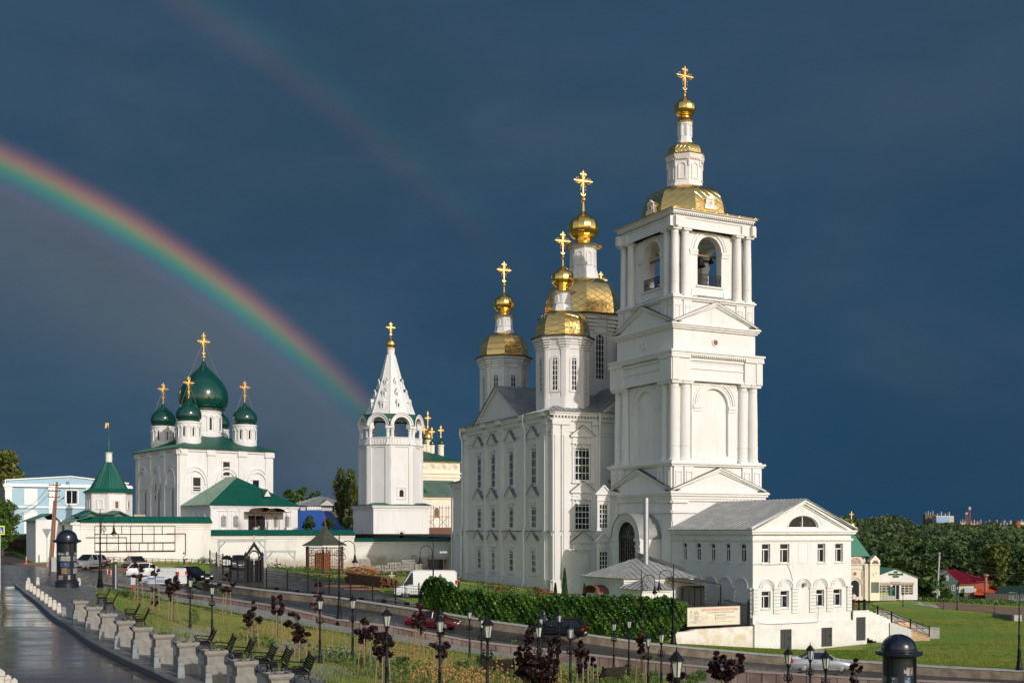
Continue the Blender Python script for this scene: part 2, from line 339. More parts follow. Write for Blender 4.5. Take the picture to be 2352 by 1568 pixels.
def text_mesh(name,s,size,m,parent,loc,rot,depth=.01,align='CENTER',bold=0,sx=1.0,fit=0):
 cu=bpy.data.curves.new(name,'FONT');cu.body=s;cu.size=size;cu.extrude=depth;cu.align_x=align;cu.offset=bold;cu.space_line=.95
 t=bpy.data.objects.new(name+'_t',cu);C.objects.link(t);bpy.context.view_layer.update()
 me=bpy.data.meshes.new_from_object(t.evaluated_get(bpy.context.evaluated_depsgraph_get()));bpy.data.objects.remove(t)
 me.materials.clear();me.materials.append(m);me.name=name
 o=bpy.data.objects.new(name,me);C.objects.link(o);o.location=loc;o.rotation_euler=rot
 if fit:xs=[v.co.x for v in me.vertices];sx=fit/(max(xs)-min(xs))
 o.scale=(sx,1,1)
 if parent:o.parent=parent;KIDS.setdefault(parent.name,[]).append(o)
 return o
# ================================================================ ground
class Surf:
 def __init__(s,pts):
  P=np.array([((px-CX)*Y/F,Y,EYE+dz)for px,Y,dz in pts]);s.P=P;n=len(P)
  A=np.zeros((n+3,n+3));d=np.linalg.norm(P[:,None,:2]-P[None,:,:2],axis=2)
  A[:n,:n]=s.k(d)+np.eye(n)*.8;A[:n,n:]=np.c_[np.ones(n),P[:,:2]];A[n:,:n]=A[:n,n:].T
  b=np.zeros(n+3);b[:n]=P[:,2];s.w=np.linalg.solve(A,b)
 def k(s,d):return-d
 def z(s,x,y):
  x=np.asarray(x,float);y=np.asarray(y,float)
  d=np.sqrt((x[...,None]-s.P[:,0])**2+(y[...,None]-s.P[:,1])**2+.5);n=len(s.P)
  return s.k(d)@s.w[:n]+s.w[n]+s.w[n+1]*x+s.w[n+2]*y
 def hit(s,px,py,y0=24,y1=260):
  Y=np.arange(y0,y1,.25);X_=(px-CX)*Y/F;Z=EYE+(HOR-py)*Y/F;g=s.z(X_,Y)
  i=np.argmax(Z<=g);i=i if Z[i]<=g[i]else len(Y)-1
  return Vector((X_[i],Y[i],float(g[i])))
 def at(s,px,Y):x=(px-CX)*Y/F;return Vector((x,Y,float(s.z(x,Y))))
def fromD(l):return[(px,Y,-(py-HOR)*Y/F)for px,py,Y in l]
PAR=[(236,1338,110),(302,1347,106),(413,1361,101),(520,1374,97.5),(637,1391,94),(775,1421,91),(907,1438,89),(1080,1470,86.5),(1311,1497,83.5),(1488,1517,81),(1719,1540,78),(1991,1557,74.5),(2352,1571,70.5),(2520,1577,68)]
PARH=[.35,.35,.45,.5,.55,.6,.6,.6,.85,.95,1.15,1.25,1.3,1.3]
PARR=[.30,.35,.38,.40,.45,.5,.5,.55,.6,.65,.7,.75,.8,.8]
FAR=[(470,1337,120),(597,1353,113),(775,1371,107.5),(940,1396,102),(1023,1408,99.5),(1125,1425,97),(1206,1436,95.5),(1354,1457,93.5),(1493,1477,91.5),(1752,1501,89),(1987,1518,86.5),(2161,1530,84),(2352,1539,81.5),(2520,1546,79)]
def rp(l,n):
 l=[Vector(p)for p in l];s=[0]
 for a,b in zip(l,l[1:]):s.append(s[-1]+(b-a).length)
 out=[]
 for k in range(n):
  t=s[-1]*k/(n-1);i=min(max(j for j in range(len(s))if s[j]<=t+1e-9),len(l)-2)
  out.append(l[i].lerp(l[i+1],(t-s[i])/(s[i+1]-s[i])))
 return out
par=[W(*p)for p in PAR];farw=[W(*p)for p in FAR]
foot=[Vector((p.x,p.y-.35,p.z-h))for p,h in zip(par,PARH)]
G=Surf([(51,95.5,-4.75),(149,60.6,-4.8),(298,43.7,-4.9),(398,38.2,-4.95),(154,97,-4.75),(230,98.5,-4.8),(290,60,-5.0),(600,42,-5.3),(437,69.4,-5.97),(487,69.4,-6.3),(735,56.5,-6.4),(810,60,-6.6),(1010,43.7,-6.4),(1079,72,-8.0),(1106,62,-7.6),(1120,37.8,-6.1),(1242,70,-8.3),(1237,47.2,-6.9),(1310,51,-7.3),(1410,73,-8.84),(1489,60.4,-8.6),(1519,58.4,-8.2),(1554,28.5,-6.2),(1810,47.7,-8.1),(1897,43.7,-7.8),(1176,30,-5.9),(2000,35,-7.3),(700,35,-5.6),(2300,50,-9.2),(300,75,-5.2),(150,80,-4.8),(398,60,-5.5)]+[(CX+(p.x*F/p.y),p.y,p.z-EYE)for p in foot])
Fg=Surf(fromD([(-300,1290,140),(0,1292,140),(0,1250,165),(215,1250,168),(80,1300,135),(200,1284,143),(215,1306,133),(0,1330,112),(120,1340,104),(372,1348,115),(439,1341,118),(300,1316,128),(470,1289,145),(-200,1345,100),(628,1302,156),(482,1297,146),(813,1305,167),(1000,1309,173),(700,1338,125),(600,1345,117),(585,1339,121),(760,1330,130),(1000,1381,111),(860,1345,122),(900,1341,128),(1064,1333,160),(1268,1361,136),(1000,1330,135),(1150,1358,118),(1300,1378,125),(1375,1398,112),(1460,1405,104)])+[(CX+p.x*F/p.y,p.y+.4,p.z-EYE-.08)for p in farw[:9]])
Rg=Surf(fromD([(1545,1478,107),(1640,1483,110),(1729,1491,113),(1811,1494,115.5),(1884,1490,118),(1955,1481,119.5),(2060,1476,121),(2103,1476,117),(2200,1478,108),(2200,1436,140),(2000,1409,165),(2200,1412,170),(1990,1392,180),(2150,1399,185),(2074,1392,195),(2060,1377,205),(2350,1412,180),(2154,1382,225),(2219,1381,250),(2350,1385,235),(2352,1470,118),(2500,1470,118),(2500,1420,170),(1900,1382,205)])+[(CX+p.x*F/p.y,p.y+.4,p.z-EYE-.03)for p in farw[8:]])
def gridmesh(name,fz,m,pxs,ys,off=0,**k):
 P=np.array([[((px-CX)*Y/F,Y)for Y in ys]for px in pxs]);Z=fz(P[...,0],P[...,1])+off
 V=np.dstack([P,Z[...,None]]).reshape(-1,3);a,b=len(pxs),len(ys)
 I=np.arange(a*b).reshape(a,b);Q=np.stack([I[:-1,:-1],I[1:,:-1],I[1:,1:],I[:-1,1:]],-1).reshape(-1,4)
 return npmesh(name,V,Q,m,smooth=True,kind='structure',**k)
def loft(name,A,B,n,m,f=None,off=0,rows=6,mk=True,**k):
 A=rp(A,n);B=rp(B,n);V=[]
 for j in range(rows+1):
  for a,b in zip(A,B):
   p=a.lerp(b,j/rows)
   if f is not None:p=Vector((p.x,p.y,float(f(p.x,p.y))))
   V.append((p.x,p.y,p.z+off))
 I=np.arange(n*(rows+1)).reshape(rows+1,n);Q=np.stack([I[:-1,:-1],I[:-1,1:],I[1:,1:],I[1:,:-1]],-1).reshape(-1,4)
 return npmesh(name,V,Q,m,smooth=True,kind='structure',**k)
base=MB();base.add([(-4000,-60,-1),(4000,-60,-1),(4000,60,-1),(-4000,60,-1),(-4000,320,-6),(4000,320,-6),(-4000,5500,9),(4000,5500,9)],[(0,1,2,3),(3,2,5,4),(4,5,7,6)])
base.build('ground',X['far'],kind='structure')
def gD(px,py,f=None):return(f or G).hit(px,py)
KL=[(40,1344),(46,1350),(60,1361),(85,1379),(149,1431),(213,1475),(298,1520),(398,1567),(450,1590)]
kl=[gD(*p)for p in KL]
pary=[p.y for p in foot];fpx=[CX+p.x*F/p.y for p in foot]
gp=[];NP=150;NR=70
kq=sorted([(p.y,p.x+.05)for p in kl])
kq=[(18,kq[0][1]+(kq[1][1]-kq[0][1])/(kq[1][0]-kq[0][0])*(18-kq[0][0]))]+kq
for i in range(NP+1):
 row=[];px=60+(2560-60)*i/NP
 yf=np.interp(px,[60]+fpx,[99]+pary)
 for j in range(NR+1):
  Y=20+(yf-20)*j/NR
  row.append((max((px-CX)*Y/F,np.interp(Y,[q[0]for q in kq],[q[1]for q in kq])+.004*i),Y))
 gp.append(row)
gp=np.array(gp);Z=G.z(gp[...,0],gp[...,1]);I=np.arange((NP+1)*(NR+1)).reshape(NP+1,NR+1)
npmesh('garden_ground',np.dstack([gp,Z[...,None]]).reshape(-1,3),np.stack([I[:-1,:-1],I[1:,:-1],I[1:,1:],I[:-1,1:]],-1).reshape(-1,4),X['grass'],smooth=True,kind='structure')
loft('sidewalk',[(p.x,p.y,p.z)for p in foot],[(p.x-.8,p.y-(6.4 if i>1 else 5.5),p.z)for i,p in enumerate(foot)],120,X['walk'],f=G.z,off=.10,rows=5)
krr=[gD(*p)for p in[(216,1357),(216,1361),(222,1368),(230,1376),(272,1403),(332,1441),(365,1458),(486,1484),(580,1518),(640,1534),(707,1555),(780,1590)]]
loft('plaza',kl,krr,90,X['pave'],f=G.z,off=.09,rows=14)
pt=[W(40,1343,99.5),W(86,1342,103),W(154,1341,105),W(232,1343,106),W(300,1351,104.5),W(345,1357,103)]
pb=[kl[0]+Vector((0,.3,0)),gD(100,1356),gD(154,1358),gD(216,1359),gD(280,1362),gD(345,1366)]
loft('plaza_head',pb,pt,60,X['pave'],f=G.z,off=.095,rows=6)
def rail(name,pts,w,h0,h1,m,shift=(0,0),**k):
 mb=MB();n=len(pts);L_=[]
 for i,p in enumerate(pts):
  d=(pts[min(i+1,n-1)]-pts[max(i-1,0)]);d.z=0;d.normalize();q=Vector((-d.y,d.x,0))*w/2
  a=h0[i]if isinstance(h0,list)else h0
  L_.append([p-q-Vector((0,0,a)),p+q-Vector((0,0,a)),p+q+Vector((0,0,h1)),p-q+Vector((0,0,h1))])
 vs=[v for r in L_ for v in r];fs=[]
 for i in range(n-1):
  for j in range(4):fs.append((i*4+j,i*4+(j+1)%4,i*4+4+(j+1)%4,i*4+4+j))
 fs+=[(0,3,2,1),(n*4-4,n*4-3,n*4-2,n*4-1)]
 mb.add(vs,fs);return mb.build(name,m,**k)
ks=rp(kl,70);ks=[Vector((p.x-.12,p.y,float(G.z(p.x,p.y))+.09))for p in ks]
rail('kerb',ks,.2,.35,.03,flat('dark_kerb',(.07,.072,.078),.3),kind='structure')
X['wetpave']=mat('wet_brown_paving_painted_sheen',(.085,.050,.037),(.125,.085,.066),.9,rough=.06,rough2=.24,stretch=(.30,1.0,1),lo=.32,hi=.66,spec=.6,c3=(.085,.085,.088),s3=.07,bump=.10,bscale=5.0)  # grey patches in the base colour stand in for sky reflected off wet paving
lk=[Vector((p.x-.1,p.y,p.z-.14))for p in rp(kl,60)]
kz=lambda x,y:G.z(np.maximum(x,np.interp(y,[p.y for p in reversed(kl)],[p.x for p in reversed(kl)])),y)*1.0-.10
A_=[Vector((p.x-30,p.y,p.z))for p in lk]
loft('street',lk,A_,60,X['wetpave'],f=kz,rows=12)
near=[Vector((p.x,p.y+.15,p.z-h))for p,h in zip(par,PARR)];fr=[Vector((p.x,p.y-.1,p.z-.68))for p in farw]
loft('road',near[2:],fr,160,X['asphalt'],rows=8)
jn=[Vector((-75,97,EYE-4.75)),W(-60,1345,100),W(40,1346,100),W(100,1343,105),W(232,1345,107)]+near[:3]
jn=[Vector((p.x,p.y,p.z-.12 if i<5 else p.z))for i,p in enumerate(jn)]
jf=[Vector((-75,141,EYE-3.9)),W(0,1291,141),W(80,1297,137),W(160,1303,134),W(260,1310,131.5),W(330,1316,129),W(400,1327,124),fr[0]]
loft('road_junction',jn,jf,60,X['asphalt'],rows=8,off=.006)
lm=[a.lerp(b,.40)for a,b in zip(rp(near[2:],120),rp(fr,120))]
mb=MB()
for a,b in zip(lm[20:],lm[21:]):
 mb.add([a+Vector((0,-.07,.022)),b+Vector((0,-.07,.022)),b+Vector((0,.07,.022)),a+Vector((0,.07,.022))],[(0,1,2,3)])
mb.build('lane_line',X['paint'],kind='structure')
fine=lambda l,n:rp(l,n)
hh=list(np.interp(np.linspace(0,1,90),np.linspace(0,1,len(PARH)),[h+.3 for h in PARH]))
o=rail('parapet_wall',fine(par,90),.40,hh,-.06,X['granite']);tag(o,'low pink granite parapet between the garden and the road','wall')
cp=rail('coping',fine(par,90),.50,.058,.03,mat('pink_coping',(.36,.28,.24),(.30,.23,.20),3,rough=.7),parent=o)
o=rail('retaining_wall',fine(farw,90),.45,1.1,-.07,X['retain'],shift=(0,0));tag(o,'sandy rough kerb wall along the far side of the road','wall')
cp=rail('coping',fine([Vector((p.x,p.y+.1,p.z))for p in farw],90),.72,.068,.02,X['cap'],parent=o)
def clipgrid(name,S,m,pxs,yfar,off=0,rows=60,smin=None):
 V=[];fx=[CX+p.x*F/p.y for p in farw];fy=[p.y for p in farw]
 for px in pxs:
  y0=np.interp(px,fx,fy)if px>=470 else np.interp(px,[-400,0,300,470],[141,141,129,119])
  y0+=.15;y1=yfar(px)if callable(yfar)else yfar
  for j in range(rows+1):Y=y0+(y1-y0)*(j/rows)**1.3;V.append(((px-CX)*Y/F,Y))
 V=np.array(V);z=S.z(V[:,0],V[:,1])+off;I=np.arange(len(V)).reshape(len(pxs),rows+1)
 return npmesh(name,np.c_[V,z],np.stack([I[:-1,:-1],I[1:,:-1],I[1:,1:],I[:-1,1:]],-1).reshape(-1,4),m,smooth=True,kind='structure')
clipgrid('forecourt_grass',Fg,X['lawn'],list(np.linspace(-300,1552,110)),176)
clipgrid('lawn_slope',Rg,X['lawn'],list(np.linspace(1552,2560,80)),lambda px:300)
def fpatch(name,A,B,n,m,S,off,rows=8):return loft(name,[S.hit(*p)for p in A],[S.hit(*p)for p in B],n,m,f=S.z,off=off,rows=rows)
fpatch('asphalt_yard',[(480,1343),(540,1346),(597,1352),(700,1363),(800,1373),(900,1388),(985,1398)],[(484,1300),(560,1303),(628,1306),(700,1318),(745,1325),(790,1336),(850,1350)],70,X['wetyard'],Fg,.04)
fpatch('parking_verge',[(20,1297),(120,1302),(200,1308),(300,1318),(400,1329),(478,1340)],[(60,1293),(140,1296),(200,1298),(270,1300),(380,1306),(470,1312)],60,X['dirt'],Fg,.035,5)
fpatch('side_path',[(0,1294),(40,1296),(90,1300)],[(0,1258),(20,1262),(40,1275)],20,X['soil'],Fg,.03,5)
fpatch('dirt_track',[(735,1322),(800,1318),(900,1317),(1000,1318)],[(735,1317),(800,1314),(900,1313),(1000,1315)],30,X['dirt'],Fg,.045,3)
fpatch('dirt_road',[(2160,1397),(2220,1402),(2290,1409),(2352,1420),(2480,1440)],[(2130,1380),(2200,1385),(2290,1392),(2352,1396),(2480,1405)],50,X['dirt'],Rg,.05,5)
fpatch('footpath',[(2060,1380),(2100,1388),(2140,1394),(2185,1400)],[(2075,1378),(2115,1384),(2150,1391),(2192,1399)],30,X['cap'],Rg,.05,2)
pl=MB();q=[W(185,1222,141),W(484,1220,150),W(813,1225,170),W(1010,1226,176)]
pl.add([(q[0].x-14,152,EYE-.6),(q[0].x,q[0].y+3,EYE-.35),(q[1].x,q[1].y+3,EYE-.2),(q[2].x,q[2].y+3,EYE-.5),(q[3].x,q[3].y+8,EYE-1),(20,190,EYE-2),(30,330,EYE-1),(-190,330,EYE-.3)],[tuple(range(8))])
pl.build('monastery_yard',X['soil'],kind='structure')
# ================================================================ church pieces
def cross(mb,x,y,z0,h,w,fancy=True,t=.07):
 T=mb.T.copy();mb.T=T@Matrix.Translation((x,y,z0));zc=h*.63
 mb.box(-t/2,t/2,-t/2,t/2,0,h);mb.box(-w/2,w/2,-t/2,t/2,zc-t/2,zc+t/2)
 if fancy:
  mb.box(-w*.17,w*.17,-t*.4,t*.4,h*.86,h*.86+t*.8)
  for k in range(8):
   a=pi/8+k*pi/4
   for s_ in(0,.14,-.14):
    a2=a+s_;r=w*(.36 if s_==0 else .30)
    mb.tube([(cos(a2)*w*.05,0,zc+sin(a2)*w*.05),(cos(a2)*r,0,zc+sin(a2)*r)],t*.22,4)
    mb.ball(cos(a2)*r,0,zc+sin(a2)*r,t*.46,6,4)
  for dx,dz in((w/2,0),(-w/2,0),(0,h-zc),(w*.38,w*.09),(w*.38,-w*.09),(-w*.38,w*.09),(-w*.38,-w*.09),(w*.1,h-zc-w*.1),(-w*.1,h-zc-w*.1),(w*.13,-w*.42),(-w*.13,-w*.42)):
   mb.ball(dx,0,zc+dz,t*.85,6,4)
  mb.band(0,h*.17,w*.10,w*.10+t*.7,-t/3,t/3,pi,2*pi,8)
 mb.T=T
ONION=[(.52,0),(.70,.06),(.88,.16),(.98,.28),(1,.40),(.96,.52),(.85,.64),(.66,.75),(.45,.84),(.26,.91),(.13,.96),(.07,1)]
def fine_prof(l,n=26):
 x=np.array(l);t=np.r_[0,np.cumsum(np.hypot(*np.diff(x,axis=0).T))];m=np.gradient(x,t,axis=0);T=np.linspace(0,t[-1],n);out=[]
 for q in T:
  i=min(np.searchsorted(t,q,'right')-1,len(t)-2);h=t[i+1]-t[i];s=(q-t[i])/h
  out.append(tuple((1+2*s)*(1-s)**2*x[i]+s*(1-s)**2*h*m[i]+s*s*(3-2*s)*x[i+1]+s*s*(s-1)*h*m[i+1]))
 return out
ONION=fine_prof(ONION)
PEAR=[(.80,0),(.92,.06),(.99,.15),(1,.26),(.97,.36),(.89,.46),(.77,.56),(.61,.655),(.44,.74),(.29,.81),(.17,.87),(.09,.93),(.045,1)]
PEAR=fine_prof(PEAR,30);OCT=R(22.5)
def ogive(r0,r1,z0,z1,n=10,p=1.0):
 return[(r1+(r0-r1)*cos(pi/2*k/n)**p if k<n else r1,z0+(z1-z0)*sin(pi/2*k/n))for k in range(n+1)]
def arch_window(face,cx,r,z0,zs,root,y=-.05,nm=3,nh=7,wm='whitew',pane=None):
 """tall round-headed window standing on a wall plane: frame with glazing bars, pane behind it"""
 mb=MB();mb.T=face
 mb.band(cx,zs,r-.08,r+.02,y-.06,y+.03);mb.box(cx-r-.02,cx-r+.08,y-.06,y+.03,z0,zs);mb.box(cx+r-.08,cx+r+.02,y-.06,y+.03,z0,zs);mb.box(cx-r,cx+r,y-.06,y+.03,z0-.06,z0+.05)
 for k in range(1,nm):mb.box(cx-r+2*r*k/nm-.035,cx-r+2*r*k/nm+.035,y-.045,y+.02,z0,zs+r*(.72 if nm>2 else .95))
 for k in range(1,nh+1):z=z0+(zs-z0)*k/nh;mb.box(cx-r,cx+r,y-.04,y+.02,z-.03,z+.03)
 f=mb.build('window',X[wm],root)
 p=MB();p.T=face;p.archfill(cx,r,z0,zs,y,y+.06);p.build('pane',pane or X['glass'],f)
 return f
# ================================================================ bell tower
def bell_tower():
 z0=3.2;ctr=Vector((19.8,134.4,0))
 root=empty('bell_tower',(ctr.x,ctr.y,z0),R(27.7),'tall white tiered bell tower with paired columns, open belfry and gilded top','bell tower')
 Z=lambda z:z-z0
 RZ=[Matrix.Rotation(-pi/2*k,4,'Z')for k in range(4)]
 wall=MB();trim=MB();dark=MB()
 def lvl(mb,h,a,b):mb.box(-h,h,-h,h,Z(a),Z(b))
 lvl(wall,6.05,3.2,13.2);lvl(wall,6.15,13.2,16.0)
 lvl(wall,5.15,16.0,31.4);lvl(wall,6.02,16.0,19.0);lvl(wall,5.85,28.3,31.2);lvl(wall,5.6,31.2,34.4)
 lvl(wall,5.35,34.4,37.3);lvl(wall,5.2,45.0,46.5)
 for h,a,b in((6.3,13.9,14.15),(6.22,14.15,14.5),(6.35,15.2,15.45),(6.45,15.45,15.75),(6.62,15.75,16.0),(6.75,16.0,16.22),(6.3,19.0,19.2),(6.45,19.2,19.42),(6.0,28.3,28.55),(5.95,29.6,29.72),(6.0,30.5,30.75),(6.3,31.05,31.3),(6.42,31.3,31.5),(5.8,33.9,34.1),(5.95,34.1,34.3),(6.08,34.3,34.48),(5.55,37.1,37.3),(5.7,37.3,37.5),(5.35,45.0,45.2),(5.3,46.1,46.3),(5.6,46.55,46.8),(5.78,46.8,46.98)):
  lvl(trim,h,a,b)
 for k in range(4):
  wall.T=RZ[k];trim.T=RZ[k];dark.T=RZ[k]
  wall.archwall(-4.6 if k%2 else-4.6,4.6 if k%2 else 4.6,Z(37.3),Z(45.0),-4.6,-3.7,0,1.65,Z(39.1),Z(42.95))
  trim.band(0,Z(42.95),1.95,2.2,-4.72,-4.6);trim.band(0,Z(42.95),2.3,2.55,-4.68,-4.6)
  for s in(-1,1):
   trim.box(s*1.62 if s>0 else-2.75,2.75 if s>0 else-1.62,-4.74,-4.6,Z(42.72),Z(42.98))
   trim.box(s*1.62 if s>0 else-2.68,2.68 if s>0 else-1.62,-4.69,-4.6,Z(42.4),Z(42.72))
  trim.box(-1.85,1.85,-4.78,-4.6,Z(38.9),Z(39.08))
  trim.poly([(-2.6,Z(44.7)),(-2.6,Z(44.85)),(2.6,Z(44.85)),(2.6,Z(44.7))],-4.7,-4.6)
  for s in(-1,1):trim.box(s*2.2-.3,s*2.2+.3,-4.68,-4.6,Z(37.9),Z(38.6))
  wall.archwall(-3.1,3.1,Z(19.4),Z(28.3),-5.5,-5.14,0,1.9,Z(20.2),Z(25.75))
  for s in(-1,1):wall.box(s*4.2-1.2,s*4.2+1.2,-5.32,-5.1,Z(19.2),Z(28.3))
  for r0,r1,d in((2.25,2.4,.06),(2.5,2.7,.12),(2.8,2.95,.08)):trim.band(0,Z(25.75),r0,r1,-5.5-d,-5.5)
  for s in(-1,1):
   trim.box(min(s*1.9,s*2.95),max(s*1.9,s*2.95),-5.66,-5.5,Z(25.4),Z(25.75));trim.box(min(s*1.9,s*2.8),max(s*1.9,s*2.8),-5.58,-5.5,Z(25.1),Z(25.4))
  trim.box(-1.9,1.9,-5.25,-5.14,Z(20.2),Z(20.35));trim.box(-2.9,2.9,-5.60,-5.5,Z(27.95),Z(28.1))
  for s in(-1,1):
   wall.box(s*5.0-1.25,s*5.0+1.25,-6.12,-5.3,Z(28.3),Z(30.7));wall.box(s*4.9-1.0,s*4.9+1.0,-5.45,-5.0,Z(45.0),Z(46.1))
   trim.box(s*5.05-1.3,s*5.05+1.3,-6.3,-5.5,Z(30.7),Z(31.02));wall.box(s*5.2-.95,s*5.2+.95,-6.2,-5.9,Z(13.0),Z(15.1))
   trim.box(s*5.2-1.05,s*5.2+1.05,-6.42,-6,Z(15.0),Z(15.3));trim.box(s*5.2-1.0,s*5.2+1.0,-6.38,-6,Z(13.9),Z(14.2))
   wall.box(s*5.2-.9,s*5.2+.9,-6.22,-5.9,Z(3.2),Z(13.2))
   for o in(3.95,5.35):
    trim.box(s*o-.62,s*o+.62,-6.22,-6,Z(16.3),Z(19.0));trim.box(s*o-.4,s*o+.4,-6.3,-6.2,Z(18.35),Z(18.5))
    trim.box(s*o-.4,s*o-.3,-6.3,-6.2,Z(16.9),Z(18.4));trim.box(s*o+.3,s*o+.4,-6.3,-6.2,Z(16.9),Z(18.4))
   for o in(3.6,4.98):
    trim.box(s*o-.55,s*o+.55,-5.5,-5.3,Z(34.5),Z(37.1));trim.box(s*o-.33,s*o+.33,-5.56,-5.5,Z(36.4),Z(36.5))
    trim.box(s*o-.33,s*o-.25,-5.56,-5.5,Z(35.0),Z(36.5));trim.box(s*o+.25,s*o+.33,-5.56,-5.5,Z(35.0),Z(36.5))
  trim.box(-3.6,3.6,-5.9,-5.8,Z(30.3),Z(30.42))
  for n,hw,yy,zz in((44,6.2,-6.28,30.86),(40,5.5,-5.55,46.38)):
   for i in range(n):x=-hw+2*hw*(i+.5)/n;trim.box(x-.075,x+.075,yy,yy+.3,Z(zz-.0),Z(zz+.19))
  trim.T=RZ[k]@Matrix.Translation((0,0,Z(32.7)));trim.band(0,0,.3,.44,-5.70,-5.6,0,2*pi,20);trim.T=RZ[k]
  (dark if k==0 else wall).T=RZ[k]@Matrix.Translation((0,0,Z(32.7)))
  if k==0:dark.poly([(.3*cos(a*pi/8),.3*sin(a*pi/8))for a in range(16)],-5.63,-5.6)
  dark.T=wall.T=RZ[k]
  if k==3 or k==0:pass
 wall.T=trim.T=Matrix.Identity(4)
 wall.box(-4.6,4.6,-4.6,4.6,Z(37.1),Z(38.0));wall.box(-4.6,4.6,-4.6,4.6,Z(44.8),Z(45.05))
 wall.build('wall',X['plaster'],root);trim.build('moulding',X['plaster'],root);dark.build('oculus',X['brick'],root)
 for zb,zt,hw,y0,hb in((16.22,18.75,6.7,-6.62,5.9),(34.48,37.0,6.05,-5.95,5.2)):
  for k in range(4):
   m=MB();m.T=RZ[k];sl=(zt-zb)/hw
   m.poly([(-hw,Z(zb)),(hw,Z(zb)),(0,Z(zt)-.12)],y0+.35,y0+1.0)
   for s in(-1,1):
    for a,b,d in((0,.16,0),(.2,.34,.12),(.38,.5,.2)):
     m.poly([(s*hw,Z(zb)-a+.16),(0,Z(zt)-a+.16),(0,Z(zt)-b+.12),(s*(hw-.3*b/.5),Z(zb)-.0+.0 if False else Z(zb)+max(.0,.12-b))],y0+d,y0+.5)
   m.build('pediment',X['plaster'],root)
   r=MB();r.T=RZ[k]
   for s in(-1,1):r.sheet((s*(hw+.04),y0-.04,Z(zb)+.15),(s*(hw+.04),y0+1.2,Z(zb)+.15),(0,y0+1.2,Z(zt)+.2),(0,y0-.04,Z(zt)+.2),th=.04)
   r.build('pediment_roof',X['dkroof'],root)
 def column(x,y,r,a,b,cap):
  m=MB()
  m.box(x-r*1.22,x+r*1.22,y-r*1.22,y+r*1.22,Z(a),Z(a)+.18)
  h=b-a;rr=r
  m.lathe([(rr*1.12,Z(a)+.18),(rr*1.12,Z(a)+.4),(rr,Z(a)+.5),(rr*1.0,Z(a)+h*.2),(rr*1.05,Z(a)+h*.2+.02),(rr*1.05,Z(a)+h*.2+.12),(rr*.99,Z(a)+h*.2+.14),(rr*.98,Z(a)+h*.5),(rr*.86,Z(b)-cap-.1),(rr*.92,Z(b)-cap-.08),(rr*.92,Z(b)-cap),(rr*.86,Z(b)-cap+.02),(rr*.9,Z(b)-cap*.6),(rr*1.1,Z(b)-cap*.45)],20,x,y)
  m.box(x-r*1.15,x+r*1.15,y-r*1.15,y+r*1.15,Z(b)-cap*.45,Z(b)-cap*.12);m.box(x-r*1.3,x+r*1.3,y-r*1.3,y+r*1.3,Z(b)-cap*.12,Z(b))
  m.build('column',X['plaster'],root,ang=35)
 for sx in(-1,1):
  for sy in(-1,1):
   for dx,dy in((0,0),(-1.45,0),(0,-1.45)):
    column(sx*(5.38+dx),sy*(5.38+dy),.60,19.42,28.3,.75)
    column(sx*(4.98+dx*.97),sy*(4.98+dy*.97),.47,37.5,45.0,.62)
 for k in range(4):
  m=MB();m.T=RZ[k];m.box(-1.62,1.62,-4.5,-4.44,Z(40.35),Z(40.42));m.box(-1.62,1.62,-4.5,-4.44,Z(39.25),Z(39.3))
  for i in range(19):x=-1.6+3.2*i/18;m.box(x-.02,x+.02,-4.49,-4.45,Z(39.1),Z(40.4))
  for i in range(6):m.T=RZ[k];m.band(-1.35+.54*i,Z(39.8),.14,.18,-4.49,-4.46,0,2*pi,10)
  m.build('balcony_rail',X['iron'],root)
 beam=MB();beam.box(-4,4,-2.9,-2.6,Z(42.8),Z(43.0));beam.box(-2.9,-2.6,-4,4,Z(42.8),Z(43.0));beam.box(-4,4,-.15,.15,Z(43.0),Z(43.25));beam.build('beam',X['stake'],root)
 prof=[(.5,0),(.52,.06),(.40,.25),(.32,.55),(.27,.8),(.16,.92),(.05,.98)]
 for bx,by,s in((0.1,-2.75,1.15),(-2.75,.1,.9),(1.6,-2.75,.6),(0,0,2.0)):
  m=MB();zt=Z(42.75)if s<2 else Z(42.9)
  m.lathe([(r*s,zt-.98*s+z*s)for r,z in prof],20,bx,by,caps=False);m.tube([(bx,by,zt-.05),(bx,by,zt+.2)],.05);m.ball(bx,by,zt-s*1.02,.09*s)
  m.build('bell',X['iron'],root,ang=40)
 r=MB();H=5.9
 r.sheet((-H,-H,Z(46.98)),(H,-H,Z(46.98)),(3,-3,Z(47.55)),(-3,-3,Z(47.55)));r.sheet((H,-H,Z(46.98)),(H,H,Z(46.98)),(3,3,Z(47.55)),(3,-3,Z(47.55)))
 r.sheet((H,H,Z(46.98)),(-H,H,Z(46.98)),(-3,3,Z(47.55)),(3,3,Z(47.55)));r.sheet((-H,H,Z(46.98)),(-H,-H,Z(46.98)),(-3,-3,Z(47.55)),(-3,3,Z(47.55)))
 r.build('eaves_roof',X['goldd'],root)
 d=MB();d.lathe(ogive(5.1,2.2,Z(47.0),Z(50.9),9,.8),8,ph=OCT);d.build('dome',X['goldd'],root,ang=30)
